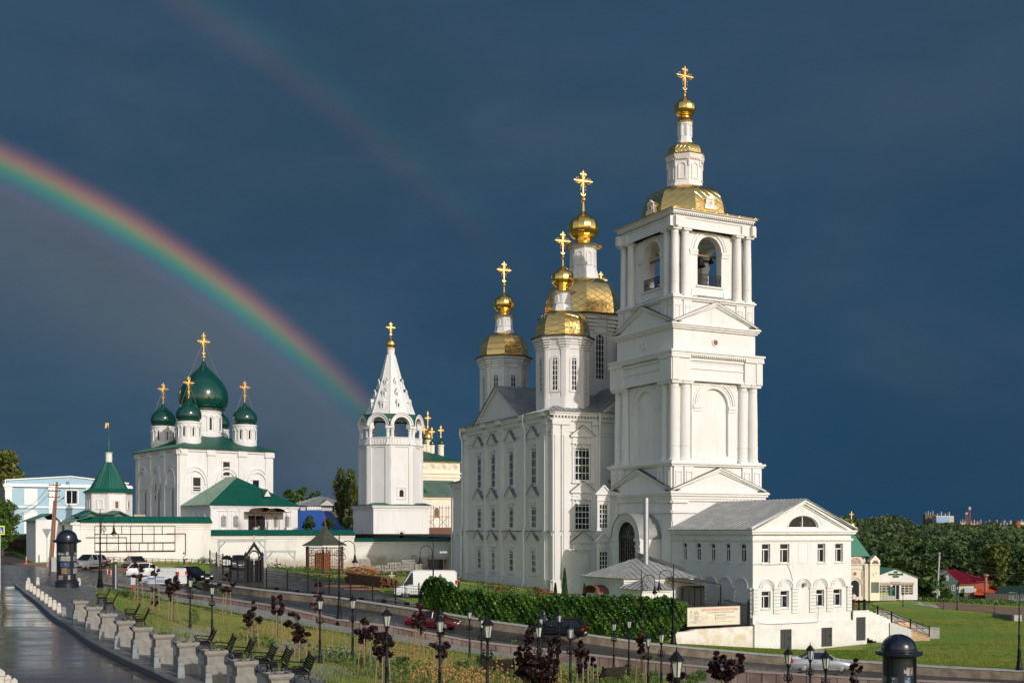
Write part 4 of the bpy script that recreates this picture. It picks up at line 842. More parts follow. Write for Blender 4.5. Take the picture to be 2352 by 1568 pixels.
def gable_house():
 pl=Plan((23.4,114.0),R(62.3));zg=-.6
 root=empty('gable_house',(pl.P.x,pl.P.y,zg),pl.rot(),'white two storey house with grey metal gable roof and half round attic window','house')
 Z=lambda z:z-zg;Wd=12.7;Ld=13.4
 I=Matrix.Identity(4);Lf=Matrix.Rotation(-pi/2,4,'Z')
 wall=MB();tr=MB()
 fx=lambda px:pl.along(px)
 zz=lambda px,py:Z(pl.z(px,py))
 up=[(fx(a),fx(b),zz(1800,1292),zz(1800,1248.5))for a,b in((1750,1769),(1792,1813),(1878,1895.5),(1918.5,1936))]
 lo=[(fx(a),fx(b),zz(1800,1395),zz(1800,1356))for a,b in((1749.5,1770),(1791.5,1812),(1873.5,1893),(1913.5,1933))]
 doors=[(fx(1787.8),fx(1813.8),.9,zz(1800,1444)),(fx(1882),fx(1907),.95,zz(1894,1440))]
 zp=zz(1760,1433)
 wall.wallholes(0,Wd,zp,Z(12.0),up+lo,0,.34)
 wall.T=Lf;side=[]
 Lo=Vector((pl.P.x,pl.P.y,0));lv=pl.v
 def sx(px):return-pl.along(px,Lo,lv)
 def sz(px,py):return Z(pl.z(px,py,Lo,lv))
 for a,b in((1567,1577),(1597,1609),(1630.5,1642),(1664.5,1676.5),(1699,1713)):side.append((sx(a),sx(b)+.05,Z(8.9),Z(10.7)))
 wall.wallholes(-Ld,0,Z(.2),Z(12.0),side,0,.34)
 wall.T=I
 wall.add([(Wd,0,Z(.2)),(Wd,Ld,Z(.2)),(Wd,Ld,Z(12)),(Wd,0,Z(12))],[(0,1,2,3)])
 wall.add([(0,Ld,Z(.2)),(Wd,Ld,Z(.2)),(Wd,Ld,Z(12)),(0,Ld,Z(12))],[(0,1,2,3)])
 wall.box(.5,Wd-.5,.5,Ld-.4,0,Z(11.5))
 wall.build('wall',X['plaster'],root,recalc=False)
 bs=MB();bs.wallholes(-.0,Wd+.0,0,zp,[(a,b,c,d)for a,b,c,d in doors],-.28,.3);bs.add([(0,-.28,zp),(Wd,-.28,zp),(Wd,0,zp+.12),(0,0,zp+.12)],[(0,1,2,3)]);bs.add([(0,-.28,0),(0,3,0),(0,3,zp),(0,-.28,zp)],[(0,1,2,3)])
 bs.build('basement_wall',X['baseplaster'],root,recalc=False)
 for a,b,c,d in doors:
  m=MB();m.box(a,b,-.12,-.06,c-.3,d);m.box(a+.1,b-.1,-.15,-.12,c+.05,c+.12);m.box(a+.1,b-.1,-.15,-.12,d-.3,d-.22);m.box((a+b)/2-.03,(a+b)/2+.03,-.15,-.12,c,d)
  dd=m.build('door',X['ironb']if False else flat('door_iron',(.035,.038,.042),.5),root);m=MB();m.box(b-.25,b-.15,-.2,-.15,c+1.0,c+1.15);m.build('handle',X['iron'],dd)
 for d,p,q in((.45,11.85,12.05),(.35,11.65,11.85),(.18,11.05,11.2),(.12,10.95,11.05)):
  tr.box(-d,Wd+d,-d,0,Z(p),Z(q));tr.box(-d,0,0,Ld,Z(p),Z(q));tr.box(Wd,Wd+d,0,Ld,Z(p),Z(q))
 for a,b,c,d in up+lo:tr.box(a-.1,b+.12,-.12,.3,c-.12,c-.01)
 for a,b,c,d in up[:1]:pass
 a,b=fx(1834),fx(1855);tr.box(a-.04,a,-.03,0,zz(1840,1291),zz(1840,1246));tr.box(b,b+.04,-.03,0,zz(1840,1291),zz(1840,1246));tr.box(a-.04,b+.04,-.03,0,zz(1840,1246),zz(1840,1245));tr.box(a-.04,b+.04,-.05,0,zz(1840,1292),zz(1840,1291))
 zi=zz(1800,1350);ac=[fx(p)for p in(1761.4,1804.8,1846.1,1885.2,1925)]
 for i,x in enumerate(ac):
  r=1.02
  for r0,r1,d in((.55,.62,.05),(.70,.78,.09),(.86,1.0,.14)):tr.band(x,zi,r0,r1,-d,0)
 pr=[0.0]+[(p+q)/2 for p,q in zip(ac,ac[1:])]+[Wd]
 for i,x in enumerate(pr):
  h_=.42;a,b=max(x-h_,0),min(x+h_,Wd)
  if i in(0,5):a,b=(0,.62)if i==0 else(Wd-.62,Wd)
  tr.box(a-.05,b+.05,-.22,0,zi-.1,zi+.08);zb=zz(1800,1408)
  nb=7
  for k in range(nb):z0=zb+(zi-.12-zb)*k/nb;tr.box(a,b,-.13,0,z0+.03,z0+(zi-.12-zb)/nb-.02)
 tr.T=Lf
 for i,px in enumerate((1602,1634,1666.5,1703)):
  x=sx(px)
  for r0,r1,d in((.62,.7,.05),(.8,.88,.09),(.98,1.12,.14)):tr.band(x,zi,r0,r1,-d,0)
  tr.box(x+1.0,x+1.6,-.2,0,zi-.1,zi+.08)
  for k in range(6):tr.box(x+1.05,x+1.55,-.12,0,zi-.55-k*.45,zi-.18-k*.45)
 for a,b,c,d in side:tr.box(a-.1,b+.1,-.12,.3,c-.1,c-.01)
 tr.T=I;tr.build('moulding',X['plaster'],root)
 for a,b,c,d in up:plastic_window(root,I,a,b,c,d,.26)
 for i,(a,b,c,d)in enumerate(lo):
  plastic_window(root,I,a,b,c,d,.26,'T')
 for a,b,c,d in side:plastic_window(root,Lf,a,b,c,d,.26,'T')
 g=MB();zt=Z(14.75);xm=Wd/2;zc=Z(12.28);r=1.95
 n=16
 for k in range(n):
  p,q=pi*k/n,pi*(k+1)/n;X0,X1=xm+r*cos(p),xm+r*cos(q)
  f_=lambda x:Z(12.02)+(zt-Z(12.02))*(1-abs(x-xm)/(xm+.1))
  g.poly([(X0,zc+r*.62*sin(p)),(X0,f_(X0)),(X1,f_(X1)),(X1,zc+r*.62*sin(q))],.0,.3)
 for s in(-1,1):x_=xm+s*r;g.poly([(xm+s*(xm+.05),Z(12.03)),(x_,Z(12.03)),(x_,Z(12.02)+(zt-Z(12.02))*(1-r/(xm+.1)))],0,.3)
 g.box(xm-r,xm+r,0,.3,Z(12.02),zc)
 for s in(-1,1):
  for t0,t1,d in((.0,.22,.42),(.22,.42,.28),(.52,.60,.12)):
   g.poly([(xm+s*(xm+.45),Z(12.05)-t0+.25),(xm,zt+.32-t0),(xm,zt+.32-t1),(xm+s*(xm+.45-(t1>.5)*.3),Z(12.05)-t1+.25)]if t0<.2 else[(xm+s*(xm+.35-t0*1.6),Z(12.06)),(xm,zt+.32-t0),(xm,zt+.32-t1),(xm+s*(xm+.35-t1*1.6-.3),Z(12.06))],-d,0)
 g.T=Matrix.Translation((xm,0,zc))@Matrix.Diagonal((1,1,.62,1));g.band(0,0,r,r+.12,-.08,0,n=18);g.band(0,0,r+.5,r+.55,-.04,0,R(8),R(50),n=8);g.T=I
 g.build('gable',X['plaster'],root)
 m=MB();m.T=Matrix.Translation((xm,0,zc))@Matrix.Diagonal((1,1,.62,1));m.band(0,0,r-.09,r,.12,.22,n=18);m.T=I;m.box(xm-.04,xm+.04,.12,.2,zc,zc+r*.6);m.box(xm-r,xm+r,.12,.2,zc,zc+.08)
 f=m.build('window',X['whitew'],root);m=MB();m.T=Matrix.Translation((xm,0,zc))@Matrix.Diagonal((1,1,.62,1));m.archfill(0,r,0,0,.2,.24,n=18);m.build('pane',X['glass'],f)
 rf=MB();zr=zt+.42;ze=Z(12.1);O=.55
 rf.sheet((-O,Ld+.2,ze-.0),(-O,-.55,ze),(xm,-.55,zr),(xm,Ld+.2,zr),ribs=24,rh=.07);rf.sheet((Wd+O,-.55,ze),(Wd+O,Ld+.2,ze),(xm,Ld+.2,zr),(xm,-.55,zr),ribs=24,rh=.07)
 rf.build('roof',X['grey'],root)
 c=MB();c.tube([(0.1,-.32,zz(1740,1425)),(.5,-.32,zz(1740,1430)),(2,-.32,zz(1760,1433)),(7.9,-.32,zz(1870,1428)),(8.1,-.3,zz(1870,1405)),(8.0,-.2,zz(1870,1380))],.02,4)
 c.tube([(fx(1808),-.05,zz(1808,1296)),(fx(1815),-.05,zz(1815,1312)),(fx(1822),-.1,zz(1822,1345))],.02,4);c.tube([(x,-.06,zz(1750,1296)+.03*sin(x*2))for x in np.linspace(0,4,9)],.015,4);c.build('cable',X['iron'],root)
 m=MB();m.box(fx(1842),fx(1847),-.35,-.1,zz(1844,1346),zz(1844,1338));m.build('floodlight',flat('lamp_grey',(.25,.24,.22),.5),root)
 return pl,root
plH,houseR=gable_house()
def terrace():
 pl=plH;P0=pl.pt(12.72);zt=EYE-(1403-HOR)*120.5/F
 root=empty('stair_terrace',(P0.x,P0.y,-.6),pl.rot(),'white walled terrace with black railing and steps down to the lawn','steps')
 Z=lambda z:z+.6;zt=Z(zt)
 m=MB();x1=pl.along(1987)-12.72;dl,dr=pl.along(1962.5)-12.72,pl.along(1985)-12.72-.05
 m.wallholes(0,x1,0,zt,[(dl,dr,Z(.75),Z(3.15))],-.25,.3);m.box(0,x1,.4,8.5,0,zt);m.box(0.02,x1+.05,-.3,8.5,zt,zt+.1);m.add([(x1,-.25,0),(x1,.4,0),(x1,.4,zt),(x1,-.25,zt)],[(0,1,2,3)])
 m.build('wall',X['baseplaster'],root,recalc=False)
 d=MB();d.box(dl,dr,-.1,-.04,Z(.4),Z(3.15));d.box(dl+.1,dr-.1,-.13,-.1,Z(1.8),Z(1.86));d.build('door',flat('door_iron',(.035,.038,.042),.5),root)
 L1=3.9;H=zt-Z(1.0);Hm=H*.5;w0,w1=.5,3.1;cap=MB();st=MB();rw=MB();PT=X['baseplaster']
 for i in range(8):
  x0=x1+L1*i/8;z=zt-Hm*(i+1)/8;st.box(x0,x0+L1/8,w0,w1,z-2.2,z);cap.box(x0,x0+L1/8,-.1,w0,z-2.6,z+Hm/8+.1);rw.box(x0,x0+L1/8,w1,w1+.3,z-2,z+.45)
 LT=Matrix.Translation((x1+L1,.5,0));RT=LT@Matrix.Rotation(R(-42),4,'Z');st.box(x1+L1,x1+L1+2.4,w0-.4,w1,zt-Hm-2,zt-Hm-.02)
 st.T=cap.T=rw.T=RT
 for i in range(9):x0=.2+.42*i;z=zt-Hm-Hm*(i+1)/9;st.box(x0,x0+.42,-.6,2.2,z-1.5,z)
 for i in range(5):x0=.0+.42*i;z=zt-Hm-Hm*i/9;cap.box(x0,x0+.42,-1.0,-.6,z-1.6,z+.05)
 rw.poly([(-1.2,-1),(-1.2,zt-Hm+1.1),(-.2,zt-Hm+.95),(3.7,zt-H+.7),(5.2,zt-H+.62),(5.2,-1)],2.2,2.5);rw.poly([(-1.2,zt-Hm+1.1),(-1.2,zt-Hm+1.22),(-.2,zt-Hm+1.07),(3.7,zt-H+.82),(5.2,zt-H+.74),(5.2,zt-H+.62),(3.7,zt-H+.7),(-.2,zt-Hm+.95)],2.12,2.58)
 st.build('step',mat('peach_tread',(.62,.40,.24),(.52,.34,.2),3,rough=.7),root);cap.build('side_wall',PT,root);rw.build('parapet',X['cap'],root)
 rl=MB()
 def panel(a,b):
  a=Vector(a);b=Vector(b);up=Vector((0,0,1.0))
  for h in(.12,.85,1.0):rl.tube([a+up*h,b+up*h],.028,4)
  rl.tube([a+up*.12,b+up*.85],.02,4);rl.tube([a+up*.85,b+up*.12],.02,4)
  for t in(.33,.66):p=a.lerp(b,t);rl.tube([p+up*.12,p+up*1.0],.02,4)
  for p in(a,b):rl.box(p.x-.06,p.x+.06,p.y-.06,p.y+.06,p.z,p.z+1.12)
 for i in range(2):panel((.1+(x1-.2)/2*i,-.1,zt+.1),(.1+(x1-.2)/2*(i+1),-.1,zt+.1))
 for t in(0,.5):panel((x1+L1*t,.2,zt-Hm*t+.05),(x1+L1*(t+.5),.2,zt-Hm*(t+.5)+.05))
 rl.T=RT
 for t in(0,.5):panel((.2+3.7*t,-.7,zt-Hm-Hm*t+.05),(.2+3.7*(t+.5),-.7,zt-Hm-Hm*(t+.5)+.05))
 rl.build('railing',X['iron'],root)
terrace()
def banner_wall():
 pl=Plan((plH.P.x,plH.P.y-.05),R(62.3));t0=pl.along(1536);zt=EYE-(1441-HOR)*112/F
 P=pl.pt(t0);zb=.2
 root=empty('foundation_wall',(P.x,P.y,zb),pl.rot(),'low peeling whitewashed wall under the church banner left of the house','wall')
 Wd=-t0;m=MB();Z=lambda z:z-zb
 h0=EYE-(1453-HOR)*P.y/F;m.poly([(0,-.6),(Wd-.01,-.6),(Wd-.01,Z(zt)),(Wd*.3,Z(zt)-.05),(Wd*.22,Z(h0)+.05),(0,Z(h0))],0,.55);m.build('wall',X['footplaster'],root)
 fr=empty('iron_fence',(P.x,P.y,zt),pl.rot(),'black iron fence with scroll tops on the peeling wall beside the house','fence')
 m=MB();n=46
 for i in range(n+1):x=.2+(Wd-.5)*i/n;m.box(x-.016,x+.016,.2,.23,0,2.25);m.lathe([(.035,2.25),(.002,2.4)],4,x,.215)
 for h in(.15,1.75,2.0):m.box(.1,Wd-.2,.19,.24,h,h+.05)
 for x in(1.6,4.2,6.6,8.6):
  for r in(.18,.3):m.band(x,2.0,r,r+.035,.2,.23,0,pi,8)
  m.band(x-.45,2.05,.1,.13,.2,.23,0,2*pi,8);m.band(x+.45,2.05,.1,.13,.2,.23,0,2*pi,8)
 m.build('bars',X['iron'],fr)
 for x in(3.2,6.0,Wd-.35):
  m=MB();m.box(x-.09,x+.09,.13,.31,0,2.35);m.lathe([(.10,2.35),(.05,2.5),(.02,2.65)],6,x,.22);m.build('post',X['iron'],fr)
 x0=pl.along(1577.5)-t0;x1=pl.along(1697.5)-t0;z0=EYE-(1439.5-HOR)*(pl.pt(x0+t0).y)/F-zt+.1;
 z1=EYE-(1395-HOR)*(pl.pt(x0+t0).y)/F-zt
 b=empty('banner',pl.pt(x0+t0)+Vector((0,-.1,zt)),pl.rot(),'long cream church banner with red lettering and a church drawing on the fence','banner')
 L_=x1-x0;m=MB();m.box(0,L_,-.07,-.02,z0,z1);m.build('panel',mat('banner_cloth',(.68,.62,.51),(.64,.58,.47),1,rough=.7),b)
 m=MB()
 for q in((0,L_,z0-.05,z0),(0,L_,z1,z1+.05),(-.05,0,z0-.05,z1+.05),(L_,L_+.05,z0-.05,z1+.05)):m.box(q[0],q[1],-.1,0,q[2],q[3])
 m.build('frame',flat('banner_frame',(.30,.24,.18),.6),b)
 H=z1-z0;red=flat('banner_red',(.55,.09,.05),.7);gr=flat('banner_grey',(.16,.14,.12),.7)
 tr_=(R(90),0,0)
 text_mesh('headline','ЦЕРКОВЬ БЛАГОВЕЩЕНИЯ ПРЕСВЯТОЙ БОГОРОДИЦЫ',H*.165,red,b,(L_*.615,-.072,z0+H*.79),tr_,.003,bold=.004,fit=L_*.70)
 text_mesh('subline','СПАСО-ПРЕОБРАЖЕНСКОГО МУЖСКОГО МОНАСТЫРЯ',H*.10,gr,b,(L_*.63,-.072,z0+H*.66),tr_,.003,fit=L_*.52)
 text_mesh('schedule_title','РАСПИСАНИЕ БОГОСЛУЖЕНИЙ',H*.055,gr,b,(L_*.52,-.072,z0+H*.52),tr_,.003,'LEFT',.004,fit=L_*.20)
 m=MB()
 for i,(a,w_)in enumerate(((.43,.36),(.37,.37),(.31,.17),(.17,.36))):
  x=L_*(.56 if i<3 else .52)
  rnd=random.Random(i)
  while x<L_*(.56+w_*.95 if i<3 else .52+w_):q=rnd.uniform(.04,.14);m.box(x,x+q,-.074,-.07,z0+H*a,z0+H*(a+.018));x+=q+.035
  if i<3:m.box(L_*.52,L_*.545,-.075,-.07,z0+H*(a-.005),z0+H*(a+.03))
 m.build('fine_print',gr,b)
 m=MB();s=H;ox=L_*.02;oz=z0+H*.12;y0,y1=-.075,-.07
 def ln(p,q,w_=.012):
  p=Vector((p[0]*s+ox,0,p[1]*s+oz));q=Vector((q[0]*s+ox,0,q[1]*s+oz));d=(q-p).normalized();n_=Vector((-d.z,0,d.x))*w_
  m.add([(p-n_)+Vector((0,y0,0)),(q-n_)+Vector((0,y0,0)),(q+n_)+Vector((0,y0,0)),(p+n_)+Vector((0,y0,0))],[(0,1,2,3)])
 def bx(x0,z0_,x1,z1_):
  for a_,b_ in(((x0,z0_),(x1,z0_)),((x1,z0_),(x1,z1_)),((x1,z1_),(x0,z1_)),((x0,z1_),(x0,z0_))):ln(a_,b_)
 for q in((.10,.30,.24,.45),(.11,.45,.22,.62),(.36,.16,.66,.40),(.38,.40,.46,.55),(.58,.40,.66,.55),(.46,.40,.58,.58)):bx(*q)
 for x,z_ in((.165,.62),(.42,.55),(.52,.60),(.62,.55)):
  ln((x-.04,z_),(x,z_+.09));ln((x+.04,z_),(x,z_+.09));ln((x,z_+.08),(x,z_+.17),.008);ln((x-.02,z_+.13),(x+.02,z_+.13),.006);ln((x-.03,z_+.02),(x+.03,z_+.02),.02)
 for i in range(4):
  for j in range(2):bx(.40+.065*i,.20+.10*j,.42+.065*i,.26+.10*j)
 rnd=random.Random(5)
 for i in range(150):
  x=rnd.uniform(.02,1.25);z_=rnd.uniform(0,.16)if x<.7 else rnd.uniform(0,.40-.0*x)
  a_=rnd.uniform(-.6,.6);l_=rnd.uniform(.02,.07);ln((x,z_),(x+l_*cos(a_),z_+l_*sin(a_)*.6),rnd.uniform(.004,.010))
 m.build('drawing',gr,b,recalc=False)
 sh=MB();O=pl.pt(-5)+Vector((0,2.2,0));sr=empty('storage_shed',(O.x,O.y,1.2),pl.rot(),'brown corrugated shed behind the banner fence beside the house','shed')
 sh.box(-3,4.6,0,1.8,0,3.6);
 for i in range(30):sh.box(-3+.25*i,-2.9+.25*i,-.04,0,0,3.6)
 sh.build('wall',flat('shed_brown',(.055,.035,.026),.8),sr);sh=MB();sh.sheet((-3.2,-.2,3.6),(4.7,-.2,3.6),(4.7,2,3.9),(-3.2,2,3.9));sh.build('roof',X['dkroof'],sr)
banner_wall()
def hip(mb,x0,x1,y0,y1,ze,zr,o=.4,ribs=1.0,ridge=None):
 x0-=o;x1+=o;y0-=o;y1+=o;w_,d=x1-x0,y1-y0
 if w_>=d:r0,r1=Vector((x0+d/2,(y0+y1)/2,zr)),Vector((x1-d/2,(y0+y1)/2,zr))
 else:r0,r1=Vector(((x0+x1)/2,y0+w_/2,zr)),Vector(((x0+x1)/2,y1-w_/2,zr))
 a,b,c,e=(x0,y0,ze),(x1,y0,ze),(x1,y1,ze),(x0,y1,ze);nn=lambda l:max(2,int(l*ribs))
 if w_>=d:
  mb.sheet(a,b,r1,r0,ribs=nn(w_));mb.sheet(b,c,r1+Vector((0,.02,0)),r1,ribs=nn(d));mb.sheet(c,e,r0,r1,ribs=nn(w_));mb.sheet(e,a,r0,r0+Vector((0,.02,0)),ribs=nn(d))
 else:
  mb.sheet(a,b,r0+Vector((.02,0,0)),r0,ribs=nn(w_));mb.sheet(b,c,r1,r0,ribs=nn(d));mb.sheet(c,e,r1,r1+Vector((.02,0,0)),ribs=nn(w_));mb.sheet(e,a,r0,r1,ribs=nn(d))
def boiler():
 pl=Plan((W(1434,1330,110).x,110),R(62.3));zg=3.6
 root=empty('boiler_house',(pl.P.x,pl.P.y,zg),pl.rot(),'small white boiler house with grey hipped roof and brick dentils behind the ivy hedge','outbuilding')
 Z=lambda z:z-zg;ze=EYE-(1327.5-HOR)*110/F;Wd=7.7;Ld=-0
 L0=pl.along(1349,pl.P,pl.v)
 m=MB();m.box(0,Wd,0,L0,0,Z(ze));
 for i in range(30):m.box(.1+.28*i,.22+.28*i,-.08,0,Z(ze)-.75,Z(ze)-.5)
 for i in range(26):m.box(-.08,0,.1+.28*i,.22+.28*i,Z(ze)-.75,Z(ze)-.5)
 m.box(-.2,Wd+.2,-.2,L0+.2,Z(ze)-.35,Z(ze)-.05);m.box(-.1,Wd+.1,-.1,L0+.1,Z(ze)-.5,Z(ze)-.4)
 w_=m.build('wall',X['plaster'],root)
 m=MB();hip(m,0,Wd,0,L0,Z(ze),Z(ze)+1.75,.5,1.6);m.build('roof',X['grey'],root)
 x0,x1=-.25,3.0;m=MB();zf=EYE-(1353-HOR)*107.5/F;m.box(x0,x1,-3.2,-.01,0,Z(zf));m.box(x0-.15,x1+.15,-3.35,-.02,Z(zf)-.25,Z(zf))
 for i in range(9):m.box(x0+.1+.34*i,x0+.2+.34*i,-3.28,-3.2,Z(zf)-.95,Z(zf)-.6);m.box(x0+.1+.34*i,x0+.3+.34*i,-3.30,-3.2,Z(zf)-.68,Z(zf)-.6)
 for i in range(9):m.box(x0-.08,x0,-3.1+.34*i,-3.0+.34*i,Z(zf)-.95,Z(zf)-.6)
 m.build('front_wing',X['plaster'],root);m=MB();hip(m,x0,x1,-3.2,-.2,Z(zf),Z(zf)+1.0,.4,1.4);m.build('wing_roof',X['grey'],root)
 T=Matrix.Rotation(-pi/2,4,'Z');s0=-pl.along(1391,pl.P,pl.v);m=MB();m.T=T;m.box(s0-.8,s0+.6,-.06,0,0,2.2)
 m.build('door',flat('dark_door',(.03,.014,.012),.6),root);m=MB();m.T=T;m.box(s0-2.6,s0-1.5,-.05,0,.6,2.1);m.build('window',X['iron'],root)
 m=MB();m.T=T@Matrix.Translation((s0-.7,0,2.35))@Matrix.Diagonal((1,1,.6,1));m.band(0,0,1.3,1.37,-1.3,0);m.build('door_hood',flat('rust_hood',(.17,.06,.035),.6),root)
 cx1=10.2;m=MB();m.sheet((4.6,-1.9,Z(zf)+.75),(cx1,-1.9,Z(zf)+.1),(cx1-.4,.2,Z(zf)+.5),(4.6,.2,Z(zf)+1.1),ribs=8);m.build('canopy',X['dkroof'],root)
 m=MB();
 for x in(6.2,7.6,cx1-.3):m.box(x-.06,x+.06,-1.8,-1.7,0,Z(zf)+.2)
 m.build('canopy_post',X['iron'],root)
 m=MB();m.box(6.0,cx1-1.6,-.9,-.8,0,Z(zf)+.1);m.build('doorway',flat('dark_recess',(.012,.012,.012),.9),root)
 m=MB();m.sheet((3.6,-1.9,Z(zf)-1.2),(6.6,-1.9,Z(zf)-1.8),(6.6,-1.0,Z(zf)-1.5),(3.6,-1.0,Z(zf)-.7));m.build('wing_hood',flat('brown_hood',(.13,.10,.08),.6),root)
 m=MB();m.sheet((Wd-2,L0+.3,Z(ze)+.2),(Wd+.9,.4,Z(ze)-.1),(Wd+1.6,L0*.6,Z(ze)+.9),(Wd-1.0,L0+1.4,Z(ze)+2.3));m.build('link_roof',X['dkroof'],root)
 tp=EYE+(HOR-1144)*114/F;b=EYE-(1316-HOR)*114/F
 c=W(1484,1316,114);ch=empty('flue_pipe',(c.x,c.y,b),0,'tall shiny steel flue pipe rising from the boiler house roof','chimney')
 m=MB();rr=.26
 m.lathe([(rr,-.4),(rr,tp-b)],20);[m.lathe([(rr+.008,(tp-b)*k/7),(rr+.008,(tp-b)*k/7+.05)],20)for k in range(1,8)];m.build('pipe',X['steel'],ch,ang=40)
 m=MB();m.lathe([(rr*1.25,-.1),(rr*1.25,.02),(rr*1.02,.12)],16);m.build('collar',X['rust'],ch)
boiler()
# ================================================================ monastery on the left
def green_dome(root,x,y,zb,zt,r,zx,wc,nseg=40,T0=None):
 m=MB();m.T=Matrix.Translation((x,y,0));h=zt-zb
 m.lathe([(r*.86,zb-.25),(r*.86,zb)]+[(r*a,zb+b*h)for a,b in PEAR],nseg);d=m.build('dome',X['green'],root,ang=50)
 m=MB();m.T=Matrix.Translation((x,y,0));b=.10*r**.5;m.tube([(0,0,zt-.1),(0,0,zt+.9)],.09,8,.06);m.ball(0,0,zt+.75,.26 if r<4 else .42,10,7)
 cross(m,0,0,zt+.9,zx-zt-.9,wc,t=.10 if r<4 else .13);m.build('cross',X['goldc'],root)
 m=MB();m.T=Matrix.Translation((x,y,0))
 for k in range(4):
  a=pi/4+pi/2*k;m.tube([(.2*cos(a),.2*sin(a),zt+.6*(zx-zt)),(r*.72*cos(a),r*.72*sin(a),zb+h*.58)],.018,3)
 m.build('stay_wire',X['goldc'],d)
def arcade_drum(root,x,y,zb,zt,r,n=10):
 T0=Matrix.Translation((x,y,0));m=MB();m.T=T0
 m.lathe([(r*1.03,zb-1.6),(r*1.03,zb+.15),(r*.97,zb+.3),(r*.97,zt-.7),(r*1.0,zt-.65),(r*1.0,zt-.4),(r*1.04,zt-.3),(r*1.04,zt)],40)
 h=zt-zb;w_=2*pi*r/(2*n)
 zs=zb+h*.66
 for k in range(2*n):
  m.T=T0@Matrix.Rotation(pi/n*k,4,'Z');y0=-r*.97
  m.band(0,zs,w_*.33,w_*.50,y0-.16,y0+.05,n=8);m.T=T0@Matrix.Rotation(pi/n*(k+.5),4,'Z')
  m.lathe([(w_*.13,zb+h*.12),(w_*.13,zs),(w_*.2,zs+.1)],6,0,y0-.04)
 d=m.build('drum',X['plaster'],root,ang=35)
 for k in range(0,2*n,2):
  p=MB();p.T=T0@Matrix.Rotation(pi/n*k,4,'Z');p.archfill(0,w_*.17,zb+h*.18,zs-.1,-r*.97-.03,-r*.97+.02);p.build('slit_window',X['glass'],d)
def green_church():
 pl=Plan((-66.8,235),R(52));zg=11.5;Wd,Ld=20.5,23.0
 ctr=pl.P+pl.u*Wd/2+pl.v*Ld/2
 root=empty('green_domed_church',(ctr.x,ctr.y,zg),pl.rot(),'white cube church with five glossy dark green onion domes behind the monastery wall','church')
 Z=lambda z:z-zg;a,b=Wd/2,Ld/2;ze=Z(28.6)
 T={'f':Matrix.Translation((0,-b,0)),'l':Matrix.Rotation(-pi/2,4,'Z')@Matrix.Translation((0,-a,0)),'r':Matrix.Rotation(pi/2,4,'Z')@Matrix.Translation((0,-a,0))}
 fx=lambda px:pl.along(px)-a
 lx=lambda px:b-pl.along(px,pl.P,pl.v)
 fz=lambda px,py:Z(pl.z(px,py))
 m=MB();m.box(-a,a,-b,b,0,ze);t=MB()
 for fk,hw in(('f',a),('r',b),('l',b)):
  t.T=T[fk]
  for d,p,q in((.45,28.35,28.6),(.3,28.0,28.35),(.12,20.8,21.0),(.08,20.3,20.45)):t.box(-hw-d,hw+d,-d,0,Z(p),Z(q))
  xs=[-hw+2*hw*k/3 for k in range(4)]
  for k,x in enumerate(xs):
   x=min(max(x,-hw+.8),hw-.8);t.box(x-.8,x+.8,-.26,0,0,Z(28.0));t.box(x-1.0,x+1.0,-.5,0,Z(27.3),Z(28.4))
  for k in range(3):
   xm=(xs[k]+xs[k+1])/2;r_=hw/3-1.0 if fk!='l' else hw/3-1.15
   z_=Z(21.3);e=4.6/r_ if fk!='l' else 5.0/r_
   t.T=T[fk]@Matrix.Translation((xm,0,z_))@Matrix.Diagonal((1,1,1.35 if fk=='l' else 1.32,1));t.band(0,0,r_-.35,r_,-.30,0,n=20);t.band(0,0,r_+.2,r_+.45,-.22,0,n=20);t.T=T[fk]
 m.build('wall',X['plaster'],root);t.build('moulding',X['plaster'],root)
 for px0,px1,py0,py1 in((443,460,1097,1126.5),(512,527,1061,1091),(580,594,1103,1125)):
  x0,x1=fx(px0),fx(px1);z0,z1=fz(px0,py1),fz(px0,py0)
  t=MB();t.T=T['f'];t.box(x0-.3,x0,-.14,0,z0-.2,z1+.2);t.box(x1,x1+.3,-.14,0,z0-.2,z1+.2);t.box(x0-.4,x1+.4,-.2,0,z1+.1,z1+.3);t.box(x0-.4,x1+.4,-.2,0,z0-.35,z0-.1)
  s=t.build('window_surround',X['plaster'],root);plastic_window(s,T['f'],x0,x1,z0,z1,-.06,'#',m='iron')
 for i,px in enumerate((335.5,366,398)):
  x=lx(px)
  for z0,z1,w_ in((Z(14.8),Z(20.0),.75),(Z(11.5),Z(13.6),.7)):
   t=MB();t.T=T['l'];t.box(x-w_-.45,x-w_,-.2,0,z0-.3,z1+.8);t.box(x+w_,x+w_+.45,-.2,0,z0-.3,z1+.8);t.box(x-w_-.6,x+w_+.6,-.28,0,z1+.6,z1+.85)
   if z1>Z(15):t.poly([(x-w_-.5,z1+.85),(x+w_+.5,z1+.85),(x,z1+2.3)],-.2,0)
   s=t.build('window_surround',X['plaster'],root);p=MB();p.T=T['l'];p.archfill(x,w_,z0,z1-.5,-.06,-.0);p.build('window',flat('blind_grey',(.28,.28,.29),.8)if z1>Z(15)else X['glass'],s)
  if i==1:
   t=MB();t.T=T['l'];rnd=random.Random(2)
   for s_ in(-1,1):
    pts=[(x+s_*1.35,Z(18.2))]+[(x+s_*(1.35+.5*rnd.random()),Z(18.6)+.45*k)for k in range(8)]+[(x+s_*1.3,Z(22.0))];t.poly(pts if s_>0 else pts[::-1],-.24,-.2)
   t.box(x-1.9,x+1.7,-.27,-.1,Z(13.9),Z(14.5));t.build('bare_brick',X['brick'],root)
 r=MB();zr=Z(32.4);O=.9;
